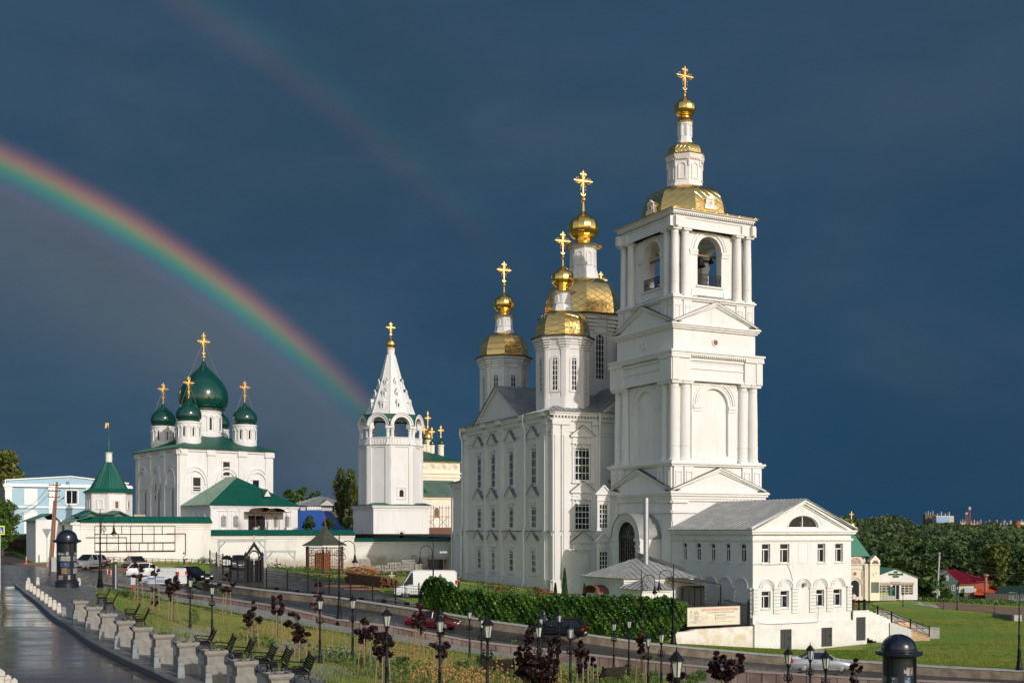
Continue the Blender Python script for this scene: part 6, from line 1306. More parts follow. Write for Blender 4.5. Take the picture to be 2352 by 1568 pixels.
def blue_house():
 pl=Plan((-69,160),R(61));zg=EYE-2.4;Wd=16.2
 root=empty('blue_house',(pl.P.x,pl.P.y,zg),pl.rot(),'pale blue two storey house with white pilasters and a low gable','house');Z=lambda z:z-zg;I=Matrix.Identity(4)
 q=lambda x:pl.along(x/6.152);zz=lambda x,y:Z(pl.z(x/6.152,1019.5+y/6.152))
 X['blue']=mat('pale_blue_plaster',(.34,.50,.60),(.31,.46,.56),1,rough=.8)
 zc=zz(700,598);win=(q(935),q(1095),zz(1000,845),zz(1000,655));m=MB();m.wallholes(0,Wd,1.2,zc,[win],0,.25);m.add([(0,0,0),(0,9,0),(0,9,zc),(0,0,zc)],[(0,1,2,3)]);m.add([(Wd,0,0),(Wd,9,0),(Wd,9,zc),(Wd,0,zc)],[(0,1,2,3)])
 xm=q(1000);m.poly([(0.1,zc+.2),(Wd-.1,zc+.2),(Wd-.1,zz(1700,560)),(xm,zz(1000,465)),(.1,zz(90,512))],0,3);m.build('wall',X['blue'],root,recalc=False)
 t=MB()
 for a in(90,705,1235):x=q(a+28);t.box(x-.42,x+.42,-.14,0,1.2,zc-.1);t.box(x-.52,x+.52,-.2,0,zc-.5,zc-.1);t.box(x-.48,x+.48,-.2,0,zz(700,915),zz(700,905)+.2)
 t.box(Wd-.8,Wd,-.14,0,1.2,zc);t.box(-.4,Wd+.5,-.35,0,zc-.1,zc+.15);t.box(-.3,Wd+.4,-.22,0,zc+.15,zc+.3);t.box(-.1,Wd+.1,-.18,0,zz(700,905),zz(700,880))
 for s_,p0,p1 in((0,(.0,zz(90,512)),(xm,zz(1000,465))),(1,(xm,zz(1000,465)),(Wd,zz(1700,560)))):t.poly([p0,p1,(p1[0],p1[1]+.16),(p0[0],p0[1]+.16)],-.2,3.2)
 t.box(-.15,0,-.2,3,zc+.2,zz(90,500))
 for x0,x1,y0,y1 in((342,528,630,857),(337,528,960,1262)):t.box(q(x0),q(x1),-.08,0,zz(430,y1),zz(430,y0))
 t.poly([(q(332),zz(430,960)),(q(535),zz(430,960)),(q(434),zz(434,915))],-.14,0)
 a,b,c,d=win
 for u_ in((a-.15,a,c-.15,d+.12),(b,b+.15,c-.15,d+.12),(a-.15,b+.15,d,d+.12),(a-.15,b+.15,c-.15,c)):t.box(u_[0],u_[1],-.1,0,u_[2],u_[3])
 t.build('white_trim',X['whitew'],root);plastic_window(root,I,a,b,c,d,.15,'V')
 p=MB();p.box(-.1,Wd+.1,-.12,.0,0,1.2);p.build('plinth',mat('grey_tiles',(.10,.095,.09),(.13,.12,.115),1,rough=.6),root)
 r=MB();r.sheet((-.2,0,zz(90,512)),(-.2,9,zz(90,512)),(xm,9,zz(1000,465)+.1),(xm,0,zz(1000,465)+.1));r.build('roof',X['grey'],root)
 s_=MB();s_.T=Matrix.Rotation(-pi/2,4,'Z');s_.box(-7,-1,-.2,.2,0,zc);s_.build('side_bay',flat('dim_grey',(.22,.22,.23),.8),root)
blue_house()
def behind():
 c=W(686,1218,240);root=empty('site_fence',(c.x,c.y,EYE-.6),R(6),'bright blue sheet fence with a slanting end behind the monastery wall','fence');q=240/F
 m=MB();f=lambda px:(px-686)*q;zz=lambda py:(HOR-py)*q+.6
 m.poly([(0,0),(f(812),0),(f(812),zz(1209)),(f(783),zz(1207)),(f(762),zz(1176)),(f(755),zz(1172)),(0,zz(1171.5))],0,.1)
 for i in range(50):
  x=f(686)+i*.22
  if x<f(752):m.box(x,x+.08,-.04,0,0,zz(1172.5))
 m.build('panel',flat('bright_blue',(.008,.075,.36),.45),root)
 c=W(690,1230,300);root=empty('apartment_house',(c.x,c.y,10),R(22),'pale brick apartment house with grey hipped roof behind the blue fence','house');q=300/F;f=lambda px:(px-690)*q/cos(R(22));zz=lambda py:EYE+(HOR-py)*q-10
 m=MB();ze=zz(1160);m.box(0,f(800),0,12,0,ze);m.poly([(f(730),ze),(f(762),ze),(f(746),zz(1147))],-1.2,0);m.build('wall',mat('pale_silicate_brick',(.52,.50,.47),(.48,.46,.43),3,rough=.9),root)
 m=MB();m.box(f(703),f(733),-.9,0,zz(1176),zz(1163));m.build('balcony',X['whitew'],root)
 m=MB()
 for i in range(10):x=f(703)+i*(f(733)-f(703))/9;m.box(x-.04,x+.04,-.95,-.9,zz(1176),zz(1163))
 m.build('balcony_rib',X['greyp'],root)
 m=MB();m.box(f(757),f(800),-.06,0,0,zz(1174));m.build('side_panel',flat('yellow_brick',(.50,.38,.22),.85),root)
 for px,py in((764,1167),(764,1193),(722,1195)):plastic_window(root,Matrix.Identity(4),f(px-6),f(px+6),zz(py+7),zz(py-6),-.12,'V')
 r=MB();hip(r,0,f(800),0,12,ze,zz(1137),.8,.6);r.sheet((f(728),-1.4,ze),(f(728),4,ze),(f(746),4,zz(1145)),(f(746),-1.4,zz(1145)));r.sheet((f(764),-1.4,ze),(f(764),4,ze),(f(746),4,zz(1145)),(f(746),-1.4,zz(1145)));r.build('roof',X['dkroof']if False else X['grey'],root)
 m=MB()
 for px in(694,699,703):m.tube([(f(px),3,ze),(f(px),3,zz(1150))],.3,8)
 m.build('vent_pipe',X['steel'],root);m=MB();m.tube([(f(768),5,zz(1138)),(f(768),5,zz(1108))],.06,5);m.build('aerial',X['iron'],root)
 m=MB();m.lathe([(.5,0),(.5,.1)],10);
 c=W(313,1187,175);rt=empty('brick_chimney',(c.x,c.y,12),.4,'stubby yellow brick chimney beside the green church behind the wall','chimney');m=MB();m.box(-1.2,1.2,-.6,.6,-.5,2.1);m.box(-.4,1.25,-.65,.65,2.1,2.4);m.build('stack',mat('yellow_bricks',(.42,.33,.17),(.5,.45,.33),4,rough=.9),rt)
behind()
# ================================================================ vehicles
def paint(name,c,rough=.28,m=.0):return flat(name,c,rough,m,.7)
GL=X.setdefault('car_glass',mat('car_glass',(.010,.013,.016),rough=.08,spec=.3));TY=flat('tyre_rubber',(.012,.012,.013),.8);RIM=flat('alloy_rim',(.22,.22,.22),.5,.3);BLK=flat('black_trim',(.012,.013,.014),.5)
TAIL=flat('tail_lamp',(.45,.008,.006),.2);HEAD=flat('head_lamp',(.60,.62,.62),.12);PLATE=flat('number_plate',(.62,.62,.60),.5)
SH={'sedan':dict(L=4.3,W=1.68,H=1.44,top=[(0,.80),(.03,.93),(.20,.96),(.32,.95),(.70,.93),(.76,.90),(.93,.74),(.985,.66),(1,.55)],cab=[(.17,.96),(.33,1.40),(.40,1.44),(.56,1.43),(.75,.93)],bot=.22),'suv':dict(L=4.6,W=1.86,H=1.66,top=[(0,.85),(.02,1.02),(.2,1.05),(.68,1.05),(.74,1.03),(.93,.90),(.985,.80),(1,.65)],cab=[(.015,1.02),(.10,1.55),(.20,1.64),(.55,1.66),(.74,1.04)],bot=.26),'hatch':dict(L=4.1,W=1.70,H=1.5,top=[(0,.80),(.02,.95),(.2,.97),(.68,.96),(.76,.93),(.94,.77),(.985,.68),(1,.55)],cab=[(.02,.95),(.12,1.42),(.22,1.49),(.55,1.49),(.76,.94)],bot=.22),'van':dict(L=4.4,W=1.76,H=1.80,top=[(0,.85),(.01,1.05),(.68,1.02),(.76,1.0),(.94,.82),(.985,.72),(1,.55)],cab=[(.0,1.05),(.02,1.74),(.08,1.79),(.52,1.80),(.60,1.70),(.78,.99)],bot=.25),'bigvan':dict(L=6.0,W=2.0,H=2.65,top=[(0,1.1),(.005,1.3),(.80,1.3),(.85,1.25),(.95,1.05),(.985,.9),(1,.6)],cab=[(0,1.3),(.015,2.5),(.04,2.62),(.66,2.64),(.74,2.45),(.86,1.27)],bot=.32)}
def car(px,py,Y,yaw,kind,col,label,cat='car',name='parked_car',z=None,livery=0,group=None,plate=True,rim=True):
 S=SH[kind];L_,Wd,H=S['L'],S['W'],S['H'];loc=W(px,py,Y);loc.z=z if z is not None else loc.z
 root=empty(name,loc,R(90-yaw),label,cat,group);hw=Wd/2
 T_=S['top'];xs=sorted(set([t[0]for t in T_]+[.1,.26,.45,.5,.6,.84]));zt=lambda x:np.interp(x,[t[0]for t in T_],[t[1]for t in T_])
 b=MB();V=[];n=0
 for x in xs:
  e=1-.10*max(0,(x-.82)/.18)**2-.06*max(0,(.12-x)/.12)**2;w_=hw*e;zb=S['bot']+(.10 if x in(0,1)else 0);t=zt(x);X_=(x-.5)*L_;h=t-zb
  V+=[(X_,-w_*.90,zb),(X_,-w_*.99,zb+.18*h),(X_,-w_,zb+.55*h),(X_,-w_*.97,zb+.86*h),(X_,-w_*.88,t),(X_,0,t+.025),(X_,w_*.88,t),(X_,w_*.97,zb+.86*h),(X_,w_,zb+.55*h),(X_,w_*.99,zb+.18*h),(X_,w_*.90,zb)]
 k=11;fs=[(i*k+j,i*k+j+1,(i+1)*k+j+1,(i+1)*k+j)for i in range(len(xs)-1)for j in range(k-1)]+[(i*k+k-1,i*k,(i+1)*k,(i+1)*k+k-1)for i in range(len(xs)-1)]+[tuple(range(k)),tuple(range((len(xs)-1)*k,len(xs)*k))]
 b.add(V,fs);body=b.build('body',col,root,ang=38)
 cb=S['cab'];z0=cb[0][1];cxs=[(c[0]-.5)*L_ for c in cb]
 def wid(z):return hw*(.90-.20*((z-.9)/max(H-.9,.1))*(.55 if kind in('van','bigvan')else 1))
 g=MB();pts=[(x,c[1])for x,c in zip(cxs,cb)]
 lo=[(pts[0][0],zt(cb[0][0])),(pts[-1][0],zt(cb[-1][0]))]
 n=len(pts);v=[(x,-wid(z)+0,z-.03)for x,z in pts]+[(x,wid(z),z-.03)for x,z in pts];g.add(v,[tuple(range(n)),tuple(range(2*n-1,n-1,-1))]+[(i,i+1,n+i+1,n+i)for i in range(n-1)]+[(n-1,0,n,2*n-1)])
 gl=g.build('glass',GL,root)
 r=MB();mid=pts[1:-1]if kind in('sedan','hatch','suv')else pts[1:-1]
 v=[];
 for x,z in mid:v+=[(x,-wid(z)-.01,z-.05),(x,-wid(z)*.9,z+.0),(x,0,z+.03),(x,wid(z)*.9,z+.0),(x,wid(z)+.01,z-.05)]
 r.add(v,[(i*5+j,i*5+j+1,(i+1)*5+j+1,(i+1)*5+j)for i in range(len(mid)-1)for j in range(4)])
 def pil(a,b_,t=.045):
  for s in(-1,1):
   p,q=Vector((a[0],s*(wid(a[1])+.012),a[1]-.02)),Vector((b_[0],s*(wid(b_[1])+.012),b_[1]-.02));r.tube([p,q],t,5)
 pil(pts[0],pts[1]);pil(pts[-2],pts[-1])
 for i in range(1,len(pts)-2):pil(pts[i],pts[i+1],.04)
 zb_=zt(.5)
 fr={'sedan':(.36,.55),'suv':(.22,.38,.57),'hatch':(.3,.56),'van':(.58,),'bigvan':(.70,)}[kind]
 for f in fr:
  x=(f-.5)*L_;zz=np.interp(f,[c[0]for c in cb],[c[1]for c in cb]);pil((x,zz),(x-.03,zb_-.0),.045)
 if kind in('van','bigvan'):
  f1=(fr[0]-.5)*L_-.03
  for s in(-1,1):
   q=[(x,z)for x,z in pts if x<f1]+[(f1,np.interp(fr[0],[c[0]for c in cb],[c[1]for c in cb])),(f1,zb_-.05),(pts[0][0],zb_-.05)]
   v=[(x,s*(wid(z)+.015 if z>zb_ else hw*.89+.01),z)for x,z in q];r.add(v,[tuple(range(len(v)))])
  v=[(pts[0][0]-.01,-hw*.86,zb_-.05),(pts[0][0]-.01,hw*.86,zb_-.05),(pts[1][0]-.02,wid(pts[1][1]),pts[1][1]),(pts[1][0]-.02,-wid(pts[1][1]),pts[1][1])]
  r.add(v,[(0,1,2,3)])
 r.build('roof',col,root,ang=40)
 R_={'sedan':.30,'suv':.36,'hatch':.30,'van':.32,'bigvan':.36}[kind];ax=(.20,.80)if kind!='bigvan' else(.17,.82)
 for f in ax:
  for s in(-1,1):
   w_=MB();x=(f-.5)*L_;w_.T=Matrix.Translation((x,s*(hw-.02),R_))@Matrix.Rotation(-s*pi/2,4,'X')
   w_.lathe([(R_*.62,-.02),(R_*.94,.0),(R_,-.05),(R_,-.2)],20);wo=w_.build('wheel',TY,root,ang=40)
   a=MB();a.T=Matrix.Translation((x,s*(hw-.005),R_+.02))@Matrix.Rotation(-s*pi/2,4,'X');a.lathe([(R_*1.16,-.08),(R_*1.16,-.02),(R_*.98,-.02)],20);a.build('wheel_arch',BLK,root)
   m=MB();m.T=Matrix.Translation((x,s*(hw-.005),R_))@Matrix.Rotation(-s*pi/2,4,'X')
   if rim:
    m.band(0,0,R_*.55,R_*.64,0,.02,0,.01,1)if False else None
    for j in range(7):a_=2*pi*j/7;m.tube([(0,0,.0),(R_*.60*cos(a_),R_*.60*sin(a_),.0)],R_*.075,4)
    m.lathe([(R_*.64,-.01),(R_*.66,.01),(R_*.56,.012),(R_*.55,-.01)],18,caps=False)
   else:m.lathe([(R_*.62,0),(R_*.35,.03),(.02,.02)],14)
   m.build('rim',RIM,wo)
 for s in(-1,1):
  zf=zt(.97)-.09;e=1 if kind!='bigvan' else 1.25
  m=MB();m.add([(.5*L_-.02*L_*.5,s*hw*.50,zf-.10),(.5*L_-.045*L_,s*hw*.86,zf-.06),(.5*L_-.075*L_,s*hw*.92,zf+.06),(.5*L_-.012*L_,s*hw*.52,zf+.04)],[(0,1,2,3)])
  m.box(.5*L_-.055*L_,.5*L_-.002*L_,min(s*hw*.50,s*hw*.84),max(s*hw*.50,s*hw*.84),zf-.09*e,zf+.05*e);m.build('headlight',HEAD,root)
  m=MB();zr=zt(.03)-.16 if kind not in('van','bigvan')else zt(.03)+.1;m.box(-.5*L_-.01,-.5*L_+.16,min(s*hw*.62,s*hw*.955),max(s*hw*.62,s*hw*.955),zr-.10,zr+.09 if kind not in('van','bigvan')else zr+.3);m.build('tail_light',TAIL,root)
  m=MB();mx=np.interp(cb[-1][0]-.05,[c[0]for c in cb],[0]*len(cb));xm=(cb[-1][0]-.07-.5)*L_;m.box(xm-.06,xm+.08,min(s*hw*.93,s*(hw+.14)),max(s*hw*.93,s*(hw+.14)),zb_+.02,zb_+.17);m.build('mirror',col if kind!='bigvan' else BLK,root)
 m=MB();m.box(.5*L_-.06,.5*L_+.03,-hw*.86,hw*.86,S['bot']+.0,S['bot']+.16);m.box(.5*L_-.02,.5*L_+.012,-hw*.42,hw*.42,zt(.97)-.22,zt(.97)-.06)
 m.box(-.5*L_-.03,-.5*L_+.06,-hw*.86,hw*.86,S['bot']+.0,S['bot']+.16);m.box(-.3*L_*.9,.3*L_*.9,-hw*1.0,hw*1.0,S['bot']-.01,S['bot']+.07)
 for s in(-1,1):m.box(-.3*L_+.3,.30*L_-.3,min(s*hw,s*(hw+.012)),max(s*hw,s*(hw+.012)),S['bot']+.30,S['bot']+.34)
 m.build('bumper',BLK if kind in('suv','bigvan')else col,root)
 if kind not in('van','bigvan'):
  m=MB()
  for s in(-1,1):
   for f in fr:x=(f-.5)*L_-.03;m.box(x-.008,x+.008,min(s*hw*.97,s*(hw+.004)),max(s*hw*.97,s*(hw+.004)),S['bot']+.15,zb_-.08);m.box(x+.1,x+.25,min(s*hw,s*(hw+.03)),max(s*hw,s*(hw+.03)),zb_-.22,zb_-.19)
  m.build('door_seam',BLK,root)
 for x,y in((.5*L_+.02,0),(-.5*L_-.02,0)):
  m=MB();m.box(x-.02,x+.02,-.26,.26,S['bot']+.22,S['bot']+.33);m.build('number_plate',PLATE,root)
 if livery:
  bl=flat('livery_blue',(.02,.13,.42),.5);m=MB();s=-1 if livery<0 else 1;y=s*(hw+.006)
  def q(x0,x1,z0,z1,sk=0):m.add([(x0,y,z0),(x1,y,z0),(x1+sk,y-s*.0,z1),(x0+sk,y,z1)],[(0,1,2,3)])
  q(.35,1.5,.62,.68);q(.25,1.2,.74,.84);q(.9,1.7,.50,.55)
  for i in range(5):
   for j in range(4):
    if(i*3+j*5)%3!=1:q(-1.0+.24*i+.1*j,-.86+.24*i+.1*j,.42+.14*j,.55+.14*j,-.12)
  y=s*(wid(1.5)+.02)
  for i in range(3):q(-1.9+.62*i,-1.5+.62*i,1.32,1.46);q(-1.85+.62*i,-1.6+.62*i,1.20,1.26)
  m.build('livery',bl,root,recalc=False)
 return root
def fz(px,py,S):return S.hit(px,py)
silver=paint('silver_paint',(.34,.36,.38),.3,.45);white=paint('white_paint',(.66,.67,.67));black=X.setdefault('black_paint',mat('black_paint',(.005,.006,.008),rough=.25,spec=.22));wine=paint('wine_paint',(.075,.004,.008));dgrey=paint('dark_grey_paint',(.05,.05,.05),.35)
p=Fg.hit(204,1307);car(204,1307,p.y,197,'suv',silver,'silver grey crossover parked nose out against the white wall',z=p.z)
p=Fg.hit(308,1305);car(308,1305,p.y,-38,'sedan',paint('brown_black_paint',(.03,.024,.02)),'dark boxy old sedan parked by the wall, tail towards the road',z=p.z,rim=False)
p=Fg.hit(335,1322,80);car(338,1322,123.5,74,'hatch',white,'plain white hatchback half hidden behind the van with blue markings',z=W(338,1324,123.5).z,rim=False)
car(374,1346,115.5,-72,'van',white,'small white van with blue printed markings driving away on the road','van','delivery_van',z=W(374,1345,115.5).z,livery=1,rim=False)
car(439,1338,119,122,'suv',black,'black crossover at the junction with its nose towards the iron gate',z=W(439,1338,119).z)
p=Fg.hit(549,1306);car(549,1306,p.y,165,'suv',dgrey,'dark grey off-road car parked behind the iron gate fence',z=p.z)
car(995,1445,95.5,108,'sedan',wine,'wine red sedan driving down the road behind a purple tree',z=W(995,1443,95.5).z,name='car',rim=False)
car(1278,1466,91.5,-76,'suv',black,'black family car driving up the road beside the ivy hedge',z=W(1278,1466,91.5).z,name='car')
car(1884,1541,83.5,95,'sedan',silver,'silver sedan driving down the road below the grassy slope',z=W(1884,1541,83.5).z,name='car',rim=False)
p=Fg.at(977,113);car(977,1380,113,-97,'bigvan',white,'tall long white cargo van parked behind the iron fence and the ivy','van','cargo_van',z=p.z)
def motorbike():
 p=Fg.hit(246.5,1306);root=empty('motorcycle',p,R(65),'small black motorcycle parked on the verge between the two parked cars','motorcycle')
 for x in(-.62,.62):m=MB();m.T=Matrix.Translation((x,0,.31))@Matrix.Rotation(pi/2,4,'X');m.lathe([(.22,-.05),(.31,-.05),(.31,.05),(.22,.05),(.22,-.05)],16,caps=False);m.tube([(-.2,0,0),(.2,0,0)],.015,4);m.tube([(0,-.2,0),(0,.2,0)],.015,4);m.build('wheel',TY,root)
 m=MB();m.tube([(-.62,0,.31),(-.2,0,.5),(.25,0,.85),(.38,0,.9)],.05,6);m.tube([(.62,0,.31),(.38,0,.98)],.035,6);m.box(-.2,.15,-.14,.14,.3,.6);m.tube([(-.62,.1,.3),(-.1,.12,.3)],.05,6);m.build('frame',BLK,root)
 m=MB();m.T=Matrix.Translation((.1,0,.8))@Matrix.Diagonal((1.4,.7,.6,1));m.ball(0,0,0,.22,10,6);m.build('fuel_tank',paint('red_tank',(.2,.01,.01)),root)
 m=MB();m.box(-.65,-.1,-.13,.13,.76,.84);m.build('seat',BLK,root);m=MB();m.tube([(.34,-.35,1.05),(.38,0,.98),(.34,.35,1.05)],.02,5);m.ball(.46,0,.88,.1);m.build('handlebar',X['iron'],root)
motorbike()
# ================================================================ people
def person(loc,yaw,label,shirt,trousers,h=1.72,pose='stand',hair=(.05,.03,.02),skin=(.45,.27,.18),skirt=False):
 root=empty('person',loc,R(90-yaw),label,'person');s=h/1.75
 P={'pel':(0,0,.95),'waist':(0,0,1.08),'chest':(0,0,1.33),'neck':(0,0,1.50),'head':(.01,0,1.60),'top':(.01,0,1.72)}
 st=.16 if pose=='walk' else .0
 for d,sg in(('l',1),('r',-1)):
  P['hip'+d]=(0,.09*sg,.90);P['knee'+d]=(.03+st*.6*sg,.10*sg,.50);P['ank'+d]=(st*sg-.02,.10*sg,.09);P['toe'+d]=(st*sg+.15,.11*sg,.03)
  P['sh'+d]=(0,.18*sg,1.42)
  if pose=='phone' and d=='r':P['el'+d]=(.06,-.27,1.16);P['wr'+d]=(.20,-.16,1.38);P['ha'+d]=(.17,-.12,1.46)
  elif pose=='reach':P['el'+d]=(.18,.24*sg,1.20);P['wr'+d]=(.40,.20*sg,1.24);P['ha'+d]=(.49,.19*sg,1.26)
  elif pose=='walk':P['el'+d]=(-.05*sg,.24*sg,1.13);P['wr'+d]=(-.12*sg+.08,.25*sg,.90);P['ha'+d]=(-.12*sg+.12,.24*sg,.82)
  else:P['el'+d]=(-.02,.23*sg,1.13);P['wr'+d]=(.05,.23*sg,.88);P['ha'+d]=(.08,.22*sg,.79)
 RAD=dict(pel=.125,waist=.11,chest=.135,neck=.055,head=.088,top=.06,hip=.085,knee=.055,ank=.038,toe=.03,sh=.06,el=.042,wr=.028,ha=.032)
 E=[('pel','waist'),('waist','chest'),('chest','neck'),('neck','head'),('head','top')]
 for d in 'lr':E+=[('pel','hip'+d),('hip'+d,'knee'+d),('knee'+d,'ank'+d),('ank'+d,'toe'+d),('chest','sh'+d),('sh'+d,'el'+d),('el'+d,'wr'+d),('wr'+d,'ha'+d)]
 def skinned(name,ed,m,grow=0,tweak={}):
  ks=[];
  for a,b in ed:
   for k in(a,b):
    if k not in ks:ks.append(k)
  me=bpy.data.meshes.new(name);me.from_pydata([tuple(c*s for c in P[k])for k in ks],[(ks.index(a),ks.index(b))for a,b in ed],[]);o=bpy.data.objects.new(name,me);C.objects.link(o)
  md=o.modifiers.new('skin','SKIN');sl=me.skin_vertices[0].data
  for i,k in enumerate(ks):
   r_=(tweak.get(k)or RAD.get(k)or RAD[k[:-1]])+grow;sl[i].radius=(r_*s,r_*s*(1.25 if k in('chest','waist','pel')else 1));sl[i].use_root=(i==0)
  o.modifiers.new('sub','SUBSURF').levels=1;bpy.context.view_layer.update()
  m2=bpy.data.meshes.new_from_object(o.evaluated_get(bpy.context.evaluated_depsgraph_get()));bpy.data.objects.remove(o);m2.materials.clear();m2.materials.append(m);m2.name=name
  q=bpy.data.objects.new(name,m2);C.objects.link(q);q.parent=root;m2.polygons.foreach_set('use_smooth',[True]*len(m2.polygons));return q
 skinned('body',E,flat('skin',skin,.6))
 skinned('shirt',[('waist','chest')]+[('pel','waist')]+[e for d in 'lr' for e in(('chest','sh'+d),('sh'+d,'el'+d))],flat('cloth_%s'%'_'.join(str(round(c,2))for c in shirt),shirt,.85),.018)
 skinned('trousers',[('waist','pel')]+[e for d in 'lr' for e in(('pel','hip'+d),('hip'+d,'knee'+d),('knee'+d,'ank'+d))],flat('cloth_%s'%'_'.join(str(round(c,2))for c in trousers),trousers,.85),.018,{'waist':.10})
 m=MB();m.T=Matrix.Scale(s,4);m.ball(-.015,0,1.665,.102,10,7,1.05);m.box(-.1,-.02,-.08,.08,1.55,1.68);m.build('hair',flat('hair',hair,.8),root,ang=60)
 m=MB();m.T=Matrix.Scale(s,4);m.lathe([(.02,1.6),(.004,1.6)],4)if False else None
 m.add([(.085,-.015,1.62),(.085,.015,1.62),(.12,0,1.60),(.088,0,1.66)],[(0,1,2),(0,2,3),(1,3,2)]);
 for sg in(-1,1):m.ball(.088,.032*sg,1.645,.011,5,4)
 m.box(.088,.094,-.025,.025,1.575,1.583);m.build('face',flat('face_dark',(.12,.05,.04),.6),root)
 return root
person((W(614,1218,221).x,221,EYE-.10),60,'woman in white top and bright red trousers standing on the church porch',(.72,.72,.70),(.62,.02,.04),pose='reach',h=1.6)
person((W(594,1218,222.6).x,222.6,EYE-.55),150,'person in white shirt behind the white porch pier of the green roofed church',(.7,.7,.7),(.1,.1,.12),pose='stand',h=1.65)
p=Fg.hit(422.5,1300);person(p,100,'fair haired woman in white shirt walking past the wall with a dark bag',(.72,.72,.72),(.05,.05,.07),pose='phone',hair=(.35,.24,.10),h=1.65)
p=W(1249.5,1440,94.5);person((p.x,p.y,W(1249.5,1401.5,94.5).z-1.8),60,'man in navy and red jacket with dark cap walking beside the ivy hedge',(.02,.035,.12),(.02,.022,.03),pose='walk',h=1.8,hair=(.01,.01,.015))
p=Fg.at(1054,118);person((p.x,p.y,p.z),250,'man in dark brown coat standing behind the tall white van',(.07,.05,.04),(.03,.03,.03),pose='reach',h=1.75)
person((W(1961,1385,126).x,126,W(1961,1403,121).z+.1),200,'person in white top and red skirt standing on the terrace behind the railing',(.7,.7,.7),(.45,.02,.03),pose='stand',h=1.15 if False else 1.6)
# ================================================================ street furniture
def park_lamp():
 root=empty('park_lamp',(0,0,0));I=X['iron']
 m=MB();m.lathe([(.13,-.25),(.13,.12),(.10,.16),(.085,.35),(.105,.38),(.105,.42),(.07,.47),(.058,1.1),(.075,1.13),(.075,1.19),(.055,1.22),(.046,1.95),(.07,1.98),(.075,2.05),(.05,2.10),(.04,2.5),(.075,2.60),(.05,2.64)],12);m.build('pole',I,root,ang=35)
 m=MB()
 for k in range(8):
  a=pi/4*k;m.tube([(.05*cos(a),.05*sin(a),2.05),(.16*cos(a),.16*sin(a),2.0),(.19*cos(a),.19*sin(a),2.12),(.12*cos(a),.12*sin(a),2.2)],.02,4);m.ball(.15*cos(a),.15*sin(a),2.26,.028,5,4)
 m.build('scroll_collar',I,root)
 m=MB();m.lathe([(.06,2.63),(.085,2.66),(.150,3.09)],6,ph=.3);g=m.build('lantern',X['lantern'],root)
 m=MB()
 for k in range(6):a=.3+pi/3*k;m.tube([(.088*cos(a),.088*sin(a),2.66),(.155*cos(a),.155*sin(a),3.09)],.011,4)
 m.lathe([(.095,2.63),(.095,2.68)],6,ph=.3);m.lathe([(.215,3.07),(.205,3.10),(.09,3.24),(.075,3.27),(.03,3.29),(.015,3.34),(.022,3.36),(.004,3.42)],6,ph=.3);m.build('lantern_cap',I,root)
 return root
lamp0=park_lamp();used=[0]
def put(root,loc,rz,label,cat,group,sc_=1):
 o=root if not used[0]and False else None
 if root.name not in DONE:DONE.add(root.name);o=root
 else:o=copy_tree(root)
 o.location=loc;o.rotation_euler=(0,0,rz);o.scale=(sc_,)*3;return tag(o,label,cat,group)
DONE=set()
lamps=[(437,1318,69.4,'short lantern lamp behind the first maples, leftmost on the lawn'),(487,1335,69.4,'short lantern lamp on the lawn right of the leftmost one'),(735,1362,56.5,'short lantern lamp left of the tall street light by the parapet'),(810,1362.5,60,'short lantern lamp just right of the tall street light by the parapet'),(1011.3,1395.5,58,'short lantern lamp mostly hidden behind a nearer lantern in front of the wine red car'),(1010.3,1404.8,44.4,'nearer short lantern lamp in front of the wine red car'),(888.5,1391,43.7,'short lantern lamp between two purple maples left of the wine red car'),(1078.6,1392,72,'short lantern lamp right of the wine red car, standing alone'),(1106,1408,62,'short lantern lamp half hidden by the nearest lantern of the middle pair'),(1120,1410,37.8,'nearest and largest lantern of the middle pair'),(1241.6,1407,70,'short lantern lamp behind another, beside the walking man'),(1237,1419,47.2,'large lantern lamp left of the black car above dense purple leaves'),(1284.6,1399.7,72.8,'small lantern lamp rising over the roof of the black car'),(1310,1425,51,'lantern lamp covering the rear wheel of the black car'),(1410,1419,73,'lantern lamp in front of the ivy, left of the pair there'),(1444.6,1412.4,71.5,'lantern lamp in front of the ivy, right of the pair there'),(1489,1449.7,60.4,'lantern lamp lower in front of the ivy end, left one'),(1519,1440,58.4,'lantern lamp in front of the last ivy before the banner'),(1553.8,1483.5,28.5,'very near lantern lamp with large glass head above purple leaves'),(1810.4,1481.8,47.7,'lantern lamp at the tail of the silver sedan'),(1861,1474.2,51.3,'lantern lamp in front of the middle of the silver sedan'),(1896.6,1487.8,43.7,'lantern lamp in front of the front door of the silver sedan')]
for px,py,Y,lab in lamps:
 p=W(px,py,Y);g=float(G.z(p.x,p.y));base=p.z-3.42;put(lamp0,(p.x,p.y,base),R(px*7%60),lab,'street lamp','short lantern lamps in the garden')
for px,pyb,pyt,lab in((2074,1393,1347,'short lamp on the lawn crest in front of the book shop'),(2198.5,1401,1340,'dark lamp on the lawn crest before the green gable house'),(2166.7,1398.5,1369,'thin small lamp on the crest right of the concrete path'),(2284,1408,1374,'small lamp on the crest above the grey concrete wing wall')):
 p=Rg.hit(px,pyb,100,260);put(lamp0,p,0,lab,'street lamp','lamps along the lawn crest',(pyb-pyt)*p.y/F/3.42)
